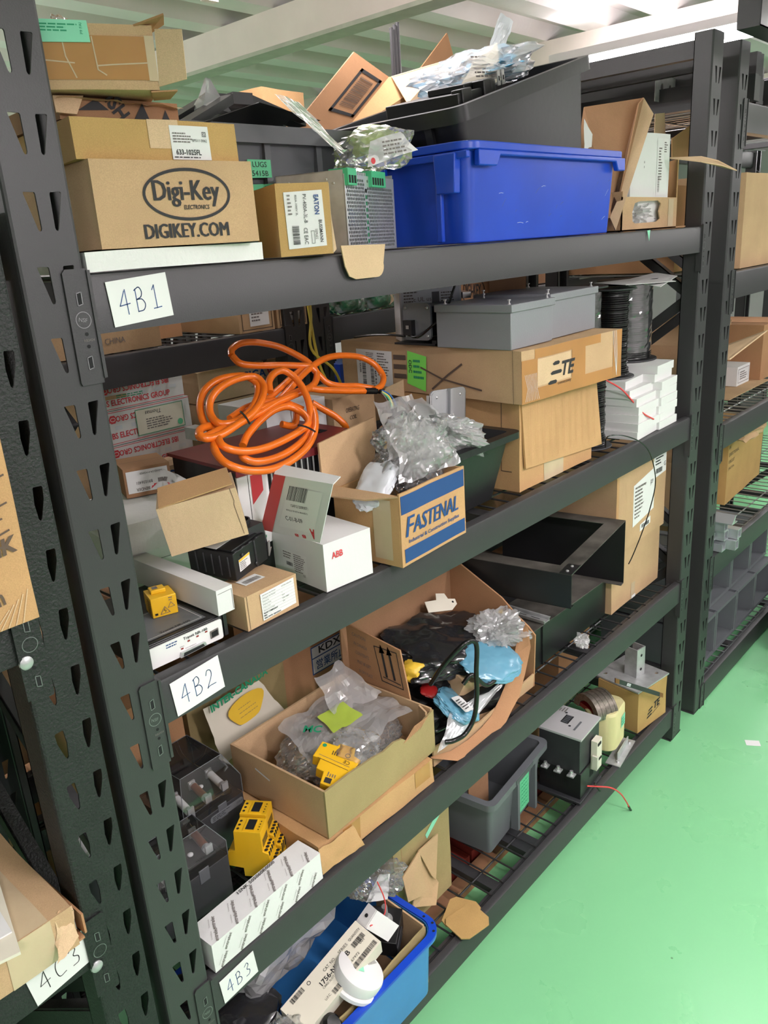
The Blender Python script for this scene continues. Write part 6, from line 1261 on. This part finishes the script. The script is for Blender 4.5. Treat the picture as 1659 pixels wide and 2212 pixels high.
q0 = p0+d*.040+Vector((0, 0, .003)); Mq, w, h = quadframe(q0, q0+d*.022, q0+Vector((0, 0, .010))); b = MB(); b.push(Mq); b.rect(0, 0, w, h, 'paper', .0012); b.text('64443', w/2, h/2, .005, 'ink_blue', w=.016, off=.0018); b.pop(); b.build('tag', t)
b = MB(); b.tube([(1.52, .20, .30), (1.56, .18, .33), (1.575, .16, .352)], .006, 'plastic_dark', 8); b.tube([(1.575, .16, .352), (1.582, .15, .36)], .005, 'copper', 8); solo(b, 'cable_lug', 'dark cable with copper lug rising behind the transformer', 'cable')
carton('cardboard_box', 'tall shaded brown box standing at the back behind the strut post base', 'box', (1.60, .30, .1290), 0, (.21, .22, .30), 'card_brown', None, wob=.001)
# red wire with ring lug
b = MB(); pts = [at(1268, 1698, y=.010), at(1290, 1699, y=-.008), at(1320, 1702, y=-.03), at(1340, 1714, y=-.04), at(1353, 1732, y=-.045), at(1360, 1746, y=-.045)]
t = thing('red_wire', 'red wire with black sleeve and ring lug hanging off the bottom beam', 'wire'); b.tube(spline(pts, 8), .0022, 'wire_red', 8); b.build('wire', t)
MB().tube([at(1358, 1742, y=-.045), at(1367, 1757, y=-.045)], .0035, 'cable_black', 8).build('sleeve', t)
b = MB(); p, q = at(1367, 1757, y=-.045), at(1373, 1767, y=-.045); b.tube([p, q], .0022, 'steel', 6); b.push(Matrix.Translation(q)); b.fr(); b.holed([(.006*cos(a*pi/6), .006*sin(a*pi/6)) for a in range(12)], [[(.0026*cos(a*pi/6), .0026*sin(a*pi/6)) for a in range(12)]], -.0007, .0007, 'steel'); b.pop(); b.pop(); b.build('ring_lug', t)
MB().tube([at(1284, 1692, y=-.004), at(1296, 1708, y=-.004)], .003, 'cable_black', 6).build('cable_tie', t)
# things under and behind the bottom deck
b = MB(); b.box(.45, .150, .0, 1.55, .185, .035, 'wood'); solo(b, 'wood_plank', 'long wooden plank lying on the floor under the bottom deck', 'plank')
for k in range(6): b = MB(); b.box(0, 0, 0, .12, .10, .05, 'brick_red'); solo(b, 'brick', 'dark red block lying behind the plank under the bottom deck', 'brick', (.55+k*.135, .20, .0), (k*37 % 9)-4, group='dark red blocks behind the plank')
MB2 = MB().box(.985, .024, .085, 1.045, .59, .112, 'plastic_dark'); solo(MB2, 'support_bar', 'dark support bar crossing under the bottom deck near the grey tote', 'bar')
b = MB(); b.box(1.09, .19, .129, 1.20, .24, .16, 'wood'); b.box(1.25, .2, .129, 1.5, .5, .20, 'card_dark'); solo(MB().box(1.24, .22, .1295, 1.46, .50, .25, 'card_dark'), 'cardboard_box', 'dark carton deep behind the contactor on the bottom shelf', 'box')
solo(MB().box(0, 0, 0, .03, .045, .0006, 'paper'), 'paper_scrap', 'small white paper scrap lying on the green floor', 'paper', (1.975, -.245, .0005), 30)
# ================================================================ left rack (4C)
def nik(b, L, D, H):
    b.fr(); o = .0016
    for k in range(3):
        x, y = L-.030-.003*k, H-.055-k*.030; b.ring(x, y, .009, .009, .0025, 'ink_brown', 24, o); b.stroke([(x+.009, y+.002), (x+.024, y+.006)], .0022, 'ink_brown', o); b.stroke([(x-.04, y-.017), (x+.016, y-.010)], .0022, 'ink_brown', o)
    b.text('TRONIK', L-.050, .085, .019, 'ink_brown', w=.088, bold=.04, shear=.2, rot=8, off=o); b.text('.com', L-.050, .032, .014, 'ink_brown', w=.036, bold=.03, rot=8, off=o)
    for k in range(5): b.stroke([(L-.050+k*.008, .001), (L-.030+k*.006, .020+.004*k)], .0012, 'card_pale', .001)
    b.pop()
carton('cardboard_box', 'cardboard box printed with circuit symbols, cut off by the far left edge', 'box', (-.155-.33, -.058, 1.2965), 0, (.33, .25, .215), 'card_warm', nik, wob=.003, seed=7)
t = thing('cardboard_box', 'taped cardboard box with crushed corner on the rack at lower left, papers on top', 'box', (-.597, -.018, .8335), -1)
L, D, H = .415, .26, .062; b = MB(); b.wbox(L, D, H, 'card', 10); b.tp(H); b.rect(L-.075, 0, L-.03, D, 'tape_clear', .0009); b.pop(); b.fr(); b.rect(L-.085, 0, L-.028, H, 'tape_clear', .0009); b.pop(); b.build('body', t, wob=.0025)
b = MB(); sheet(b, [(L-.035, -.010, .004), (L-.002, -.008, .020), (L+.003, .01, H-.006), (L-.016, .004, H)], 'card_pale', 8, 8, .006, 45, 2); b.build('torn_corner', t); b = MB(); crumple(b, (L+.0, .016, .034), (.012, .018, .046), 'plastic_mid', 3, 3, .3); b.build('foam_scrap', t)
carton('cardboard_tray', 'shallow brown cardboard tray under the taped box at lower left', 'cardboard', (-.64, -.020, .8330), 0, (.468, .30, .0030), 'card_brown', None, wob=.0, seam=False)
b = MB(); b.panel([(-.190, .28, .837), (-.170, -.018, .837), (-.170, -.018, .868), (-.188, .28, .890)], .003, 'card_brown'); solo(b, 'cardboard_flap', 'brown cardboard side flap standing right of the taped box at lower left', 'cardboard')
for k, (x, y, a, s) in enumerate(((-.42, .020, -14, (.20, .155)), (-.42, .035, -6, (.185, .14)), (-.435, .0, -20, (.15, .10)))):
    b = MB(); b.box(-s[0]/2, -s[1]/2, 0, s[0]/2, s[1]/2, .004 if k == 0 else .002, 'paper' if k else 'cream_card'); solo(b, 'paper_sheet', ('cream padded envelope under the papers on the taped box', 'white paper sheet lying on the cream envelope', 'small white note on top of the papers')[k], 'paper', (x+.085, y+.03, .8985+k*.0045), a)
bagthing('brown paper sack lying behind the black textured upright', (-.33, .40, .98), (.42, .26, .20), 'card_dark', 33, (0, 0, 0), .15, 1.5, 4, name='paper_sack', cat='sack', flat=False)
solo(MB().box(-.50, .12, 1.7105, -.10, .50, 1.78, 'white_foam'), 'foam_slab', 'white foam block seen left of the main upright under the top carton level', 'foam') if False else None
def sio(b, L, D, H): b.fr(); b.text('Siemens', L*.5, H*.6, .03, 'ink', w=.12, off=.001) if False else None; b.text(': .', L*.66, H*.8, .016, 'ink', off=.001); b.text('Sa', L*.60, H*.55, .024, 'ink', off=.001); b.text('Tech', L*.62, H*.35, .012, 'ink', off=.001); b.pop()

# ================================================================ rack behind: cartons on its decks
Z = 1.4685
def lab(n, t1=None, t2=None, m='card'):
    def f(b, L, D, H):
        b.fr()
        if n == 'china': b.text('ogies', L*.74, H*.72, .017, 'ink_soft', w=.045, off=.001); b.text('MADE IN CHINA', L*.62, H*.25, .013, 'ink_soft', w=.12, off=.001)
        if n == 'lbl': b.rect(L*.30, H*.12, L*.85, H*.92, 'paper', .001); b.barcode(L*.42, H*.45, L*.62, H*.75, 'ink', 16, 5, .0016); b.greek(L*.35, H*.2, L*.75, H*.4, 3, 'ink_soft', 5, .0016); b.frame(L*.08, .006, L*.94, H-.002, .0016, 'ink', .0013)
        if n == 'tab': b.rect(L*.2, H*.2, L*.8, H*.8, 'ink_soft', .0006); b.greek(L*.22, H*.22, L*.78, H*.78, 6, 'card', 5, .001, .8)
        if n == 'giga':
            x = L*.40 if t1 is None else t1; b.text('GIGA', x, H*.62, .024, 'ink_blue', w=.085, bold=.03, off=.001); b.text('V', x+.056, H*.62, .024, 'ink_red', w=.022, bold=.03, off=.001); b.text('AC', x+.092, H*.62, .024, 'ink_blue', w=.042, bold=.03, off=.001); b.text('www.gigavac.com', x+.03, H*.22, .010, 'ink_soft', w=.09, off=.001)
        if n == 'dot': b.disc(L*.5, H*.2, .01, 'ink_brown', 16, .001)
        b.pop()
    return f
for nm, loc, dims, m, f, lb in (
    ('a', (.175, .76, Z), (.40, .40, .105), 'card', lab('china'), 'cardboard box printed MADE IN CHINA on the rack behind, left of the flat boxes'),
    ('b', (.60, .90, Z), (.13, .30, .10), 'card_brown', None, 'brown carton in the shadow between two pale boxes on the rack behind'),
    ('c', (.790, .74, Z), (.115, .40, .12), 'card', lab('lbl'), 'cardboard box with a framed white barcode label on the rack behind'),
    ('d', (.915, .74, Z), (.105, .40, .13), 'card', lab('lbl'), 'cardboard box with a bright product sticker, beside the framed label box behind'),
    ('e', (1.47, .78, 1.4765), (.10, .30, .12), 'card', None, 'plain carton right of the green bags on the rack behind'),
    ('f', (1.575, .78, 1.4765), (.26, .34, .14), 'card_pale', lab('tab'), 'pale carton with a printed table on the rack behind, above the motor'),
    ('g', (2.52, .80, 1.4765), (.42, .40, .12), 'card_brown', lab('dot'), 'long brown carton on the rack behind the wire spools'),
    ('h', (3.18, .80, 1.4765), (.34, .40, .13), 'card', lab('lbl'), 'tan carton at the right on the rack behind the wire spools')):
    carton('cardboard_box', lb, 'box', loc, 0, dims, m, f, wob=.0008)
carton('cardboard_box', 'tall plain carton standing on the rack behind, under the box with creased tape', 'box', (1.045, .86, 1.4765), 0, (.20, .30, .46), 'card_brown', None, wob=.001)
carton('cardboard_box', 'carton with creased shiny tape high up behind the dark grey tote', 'box', (1.03, .84, 1.938), 6, (.16, .26, .12), 'card_warm', None, wob=.003, tape=.08)
t = thing('plastic_bag', 'left green item in a clear bag on the rack behind, beside the yellow cable', 'plastic bag', (1.225, .80, 1.5165)); b = MB(); crumple(b, (0, 0, .0), (.11, .10, .09), 'green_bag', 5, 4, .15); b.build('contents', t); b = MB(); crumple(b, (0, 0, .0), (.13, .12, .10), 'film_clear', 6, 4, .2); b.build('bag', t, flat=True)
t2 = copy_tree(t); t2.location = (1.355, .80, 1.5165); t2['label'] = 'right green item in a clear bag on the rack behind, nearer the cartons'
# white printed parcels (IBS) and flat cartons (GIGAVAC)
Y = .872
def ibs(kind):
    def f(b, L, D, H):
        b.fr(); o = .001
        b.rect(0, 0, L, .010, 'ink_red', o) if False else None
        for k in range(2):
            y = H*(.28+.48*k); fl = 180 if k else 0; b.text('IBS ELECTRONICS GROUP', L*.5, y, .0145, 'ink_red', w=.19, bold=.02, rot=fl, off=.0014)
            b.disc(L*.20 if fl else L*.06, y, .011, 'ink_red', 6, .0016); b.ring(L*.20 if fl else L*.06, y, .007, .005, .0015, 'paper', 16, .002)
        b.stroke([(0, H-.003), (L, H-.003)], .0015, 'ink_red', o); b.stroke([(0, .004), (L, .004)], .0015, 'ink_red', o)
        for k in range(6): b.rect(L*(.05+.16*k), H*.44, L*(.12+.16*k), H*.56, 'bag_white', .0008)
        if kind == 1: b.rect(L*.42, H*.12, L*.92, H*.9, 'cream_card', .0022); b.frame(L*.42, H*.12, L*.92, H*.9, .0016, 'ink_green', .0026); b.disc(L*.87, H*.28, .008, 'paper_green', 14, .0028); b.text('Thomas', L*.6, H*.75, .010, 'ink', shear=.2, off=.0028, rot=180); b.greek(L*.52, H*.25, L*.8, H*.6, 5, 'ink_soft', 4, .0028); b.rect(L*.06, H*.2, L*.14, H*.8, 'card', .0022)
        if kind == 0: b.rect(L*.1, H*.42, L*.4, H*.56, 'card', .0018); b.greek(L*.3, H*.40, L*.6, H*.56, 2, 'ink_green', 6, .002)
        b.pop()
    return f
for k, (z, h, dx) in enumerate(((1.158, .078, 0), (1.238, .082, .006), (1.322, .064, -.004))):
    carton('wrapped_parcel', ('bottom white parcel with red printed tape, just above the small brown box', 'middle white parcel with a green framed label in the stack of taped parcels', 'topmost white parcel wrapped in red printed tape, highest of its stack')[k], 'parcel', (.42+dx, Y, z), 0, (.275, .30, h), 'white_card', ibs((2, 1, 0)[k]), seam=False, wob=.0014, seed=k)
carton('cardboard_box', 'GIGAVAC carton lying under the stack of white taped parcels', 'box', (.42, .868, 1.1205), 0, (.40, .28, .036), 'card_pale', None, wob=.0005) if False else None
carton('cardboard_box', 'flat pale box with blue and red lettering, right of the small brown box', 'box', (.46, .780, 1.1195), 0, (.235, .085, .060), 'card_pale', lab('giga', .130), wob=.0005)
for k, z in enumerate((1.1195, 1.205, 1.291)):
    carton('cardboard_box', ('bottom flat pale box of the stack behind the orange cable', 'middle flat pale box of the stack behind the orange cable', 'top flat pale box with blue and red lettering behind the orange cable')[k], 'box', (.715+.008*k, .862, z), 0, (.33, .34, .082), 'card_pale', lab('giga', .185) if k != 0 else None, wob=.001, seed=k, tape=.05)
carton('cardboard_box', 'pale box with a dark brown band behind the left upright on the rack behind', 'box', (-.02, .80, 1.1195), 0, (.40, .30, .30), 'card', sio, wob=.001)
solo(MB().box(1.19, .80, 1.0015, 1.32, .95, 1.33, 'plastic_blue'), 'blue_bin', 'blue bin on the rack behind, just above the orange cable', 'bin')
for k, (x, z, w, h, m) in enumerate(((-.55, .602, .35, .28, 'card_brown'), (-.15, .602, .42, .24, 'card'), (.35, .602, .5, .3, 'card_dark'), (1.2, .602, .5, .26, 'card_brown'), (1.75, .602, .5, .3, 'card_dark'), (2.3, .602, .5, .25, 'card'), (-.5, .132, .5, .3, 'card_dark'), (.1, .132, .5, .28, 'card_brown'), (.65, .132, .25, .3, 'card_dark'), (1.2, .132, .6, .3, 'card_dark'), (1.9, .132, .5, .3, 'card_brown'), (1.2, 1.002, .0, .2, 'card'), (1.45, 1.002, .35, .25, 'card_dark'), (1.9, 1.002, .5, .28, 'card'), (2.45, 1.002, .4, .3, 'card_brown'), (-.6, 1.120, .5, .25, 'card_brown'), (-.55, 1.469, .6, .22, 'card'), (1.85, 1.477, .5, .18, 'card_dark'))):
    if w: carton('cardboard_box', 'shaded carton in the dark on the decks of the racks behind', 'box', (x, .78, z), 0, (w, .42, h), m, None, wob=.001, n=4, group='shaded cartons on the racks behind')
# things high up behind the top shelf
solo(MB().box(1.03, .90, 1.7055, 1.24, 1.2, 2.06, 'card'), 'cardboard_box', 'cardboard box high up behind the plastic sleeve, its edge taped', 'box') if False else None
# ================================================================ right rack (4A)
carton('cardboard_box', 'large tan carton on the upper deck of the right rack', 'box', (2.245, .032, 1.5135), 0, (.60, .45, .283), 'card', None, wob=.001)
carton('cardboard_box', 'brown carton behind the two close uprights on the right rack, upper deck', 'box', (2.135, .20, 1.5135), 0, (.10, .38, .26), 'card_brown', None, wob=.001)
t = thing('opened_carton', 'opened tan carton with flaps spread on the middle deck of the right rack', 'box', (2.13, .135, 1.0365), 0)
L, D, H = .30, .30, .20; b = MB(); tray_open(b, L, D, H, .004, 'card', 'card_inside'); b.build('body', t, wob=.002)
MB().panel([(L, 0, H), (L, D, H), (L+.16, D-.02, H+.10), (L+.20, .04, H+.075)][::-1], .004, 'card').build('flap', t); MB().panel([(0, 0, H), (L, 0, H), (L+.13, -.11, H+.045), (.04, -.12, H+.0)], .004, 'card_pale').build('flap', t)
t = thing('small_box', 'small white box with a printed face in the dark of the right rack', 'box', (2.75, .18, 1.0405)); b = MB(); b.box(0, 0, 0, .14, .1, .075, 'white_card'); b.fr(); b.frame(.01, .01, .13, .065, .002, 'ink_soft', .001); b.greek(.03, .02, .11, .055, 4, 'ink_soft', 4, .001); b.pop(); b.build('body', t)
carton('cardboard_box', 'plain brown carton standing right of the small white box', 'box', (2.93, .15, 1.0365), 0, (.3, .3, .22), 'card_brown', None, wob=.001)
solo(MB().box(2.50, .12, 1.0362, 2.96, .42, 1.0390, 'card'), 'cardboard_sheet', 'flat cardboard sheet under the small white box', 'cardboard')
def dirc(b, L, D, H):
    b.fr()
    for k, s in enumerate(('IN', 'DIRECTIONAL', 'CIRCUIT', 'JUNCTION')): b.text(s, .012, H*.78-k*.030, .014, 'ink_brown', off=.001, align='l')
    b.pop()
carton('cardboard_box', 'tan carton with crumpled side under the middle deck of the right rack', 'box', (2.14, .16, .5795), 4, (.50, .30, .30), 'card', None, wob=.004, seed=9)
carton('cardboard_box', 'golden carton with brown printed words at the right edge of the picture', 'box', (2.66, .16, .5795), 3, (.5, .35, .30), 'card_gold', dirc, wob=.002)
bagthing('brown crumpled packing paper over the golden carton', (2.66, .12, .905), (.30, .14, .09), 'card', 41, (0, 0, 0), .3, 2.2, 4, name='packing_paper', cat='paper', flat=False)
def profile(kind, x, z, y=-.005, ln=.5):
    b = MB(); s = .034; t_ = .003
    out = [(-s/2, 0), (s/2, 0), (s/2, s), (-s/2, s)]; hole = [(-s/2+t_, t_), (s/2-t_, t_), (s/2-t_, s-t_), (-s/2+t_, s-t_)]
    b.fr(0, ln, 0)
    if kind == 0: b.holed(out, [hole], 0, ln, 'alu')
    elif kind == 1: b.prism([(-s/2, 0), (s/2, 0), (s/2, s*.8), (s/2-t_, s*.8), (s/2-t_, t_), (-s/2+t_, t_), (-s/2+t_, s*.8), (-s/2, s*.8)], 0, ln, 'alu')
    else: b.prism([(-s/2, 0), (s*.9, 0), (s*.9, t_), (t_, t_), (s*.5, s*.8), (s*.5-t_, s*.85), (-s/2, t_)], 0, ln, 'alu')
    b.pop(); return b, (x, y, z)
k = 0
for z, xs in ((.5805, (2.135, 2.175, 2.215)), (.6165, (2.150, 2.190, 2.232)), (.6525, (2.140, 2.182)), (.688, (2.165,))):
    for x in xs:
        kd = (0, 1, 0, 2, 0, 0, 1, 0, 2)[k]; b, loc = profile(kd, x, z, .02-.03*(k % 3), .46)
        solo(b, 'aluminium_profile', 'aluminium profile offcut in the pile on the right rack', 'profile', loc, -2+k % 4, group='aluminium profiles piled on the right rack'); k += 1
solo(MB().prism([(0, 0), (.03, .004), (.024, .02), (.004, .016)], 0, .006, 'cream_card'), 'paper_scrap', 'crumpled cream scrap on the beam beside the aluminium profiles', 'paper', (2.27, .0, .5792))
# grey stacking crates lying on their sides
def side_crate(label, x, z, w, h, d=.36):
    t = thing('stacking_crate', label, 'crate', (x, .06, z), 0, group='grey crates on the bottom deck of the right rack'); b = MB(); e = .005
    b.box(0, 0, 0, w, d, e, 'plastic_mid').box(0, 0, h-e, w, d, h, 'plastic_mid').box(0, d-e, e, w, d, h-e, 'plastic_mid').box(0, 0, e, e, d-e, h-e, 'plastic_mid').box(w-e, 0, e, w, d-e, h-e, 'plastic_mid')
    b.box(-.008, -.006, -.002, w+.008, .0, .010, 'plastic_mid').box(-.008, -.006, h-.010, w+.008, .0, h+.002, 'plastic_mid').box(-.008, -.006, .010, .004, 0, h-.010, 'plastic_mid').box(w-.004, -.006, .010, w+.008, 0, h-.010, 'plastic_mid')
    b.build('body', t); MB().box(w*.3, d*.3, e, w*.33, d*.9, h-e, 'plastic_mid').build('rib', t); return t
c0 = side_crate('grey plastic crate lying on its side on the bottom deck of the right rack', 2.14, .0895, .20, .17)
for x, z in ((2.36, .0895), (2.58, .0895), (2.14, .268), (2.36, .268), (2.58, .268), (2.80, .0895), (2.80, .268)):
    o = copy_tree(c0); o.location = (x, .06+(.03 if z > .2 else 0), z); o['label'] = c0['label']
for k in range(3):
    b = MB(); L, D, H = .5, .36, .085; tub(b, L, D, H, .012, .01, .004, 'crate_green', .02, .012, .012)
    for j in range(9): b.box(-L/2+.004, -D/2+.03+j*.034, .008, -L/2+.012, -D/2+.034+j*.034, H-.01, 'crate_green'); b.box(-L/2+.03+j*.05, -D/2+.006, .008, -L/2+.034+j*.05, -D/2+.012, H-.01, 'crate_green')
    solo(b, 'green_crate', 'green plastic crate in the stack on the floor, level %s from the floor' % ('one', 'two', 'three', 'four', 'five')[k], 'crate', (2.865, -.245, .001+k*.074), 2)
# upper right: black beams lying across the right rack, perforated members, galvanised deck
for k, (x, y0, z, a) in enumerate(((2.16, .0, 1.985, 2), (2.24, .02, 1.984, -3), (2.34, .0, 1.986, 3), (2.25, .03, 2.056, -4), (2.48, .02, 1.985, 0), (2.50, .10, 2.056, 5), (2.75, .10, 1.985, 3), (2.78, .12, 2.056, -3))):
    b = MB(); b.box(0, 0, 0, .05, .75, .066, 'rack_steel').box(.05, 0, .0, .054, .75, .010, 'rack_steel').box(-.001, 0, .066, .03, .75, .069, 'rack_steel')
    solo(b, 'spare_beam', 'spare dark shelf beam laid across the top of the right rack', 'beam', (x, y0, z), a, group='spare beams on the right rack')
t = thing('perforated_beam', 'perforated steel upright lying across the racks at the top right corner', 'beam', at(1643, 54, z=2.127), rot=(0, 0, 0))
b = MB(); holes = [[(.05+i*.055+x, .045+y) for x, y in ((0, .012), (.010, .004), (.012, -.012), (.004, -.014), (-.002, -.002))] for i in range(16)]; b.fr(); b.holed([(0, 0), (1.0, 0), (1.0, .10), (0, .10)], holes, -.002, 0, 'rack_steel'); b.pop(); b.box(0, .0, 0, 1.0, .06, .003, 'rack_steel').box(0, .0, .097, 1.0, .06, .10, 'rack_steel').box(0, .001, .003, .003, .06, .097, 'rack_steel'); b.build('web', t)
b = MB()
t = thing('galvanised_member', 'galvanised perforated member lying behind the top right upright', 'beam', (2.12, .28, 2.02), rot=(0, 0, 0)); b = MB(); holes = [[(.05+i*.06+.012*cos(a*pi/6), .04+.014*sin(a*pi/6)) for a in range(12)] for i in range(14)]; b.fr(); b.holed([(0, 0), (.95, 0), (.95, .075), (0, .075)], holes, -.002, 0, 'zinc'); b.pop(); b.build('web', t)
b = MB()
for k in range(3): b.tube([(1.95, .10+k*.018, 1.775+k*.014), (1.86, .48, 1.79+k*.014)], .0032, 'wire_zinc', 6)
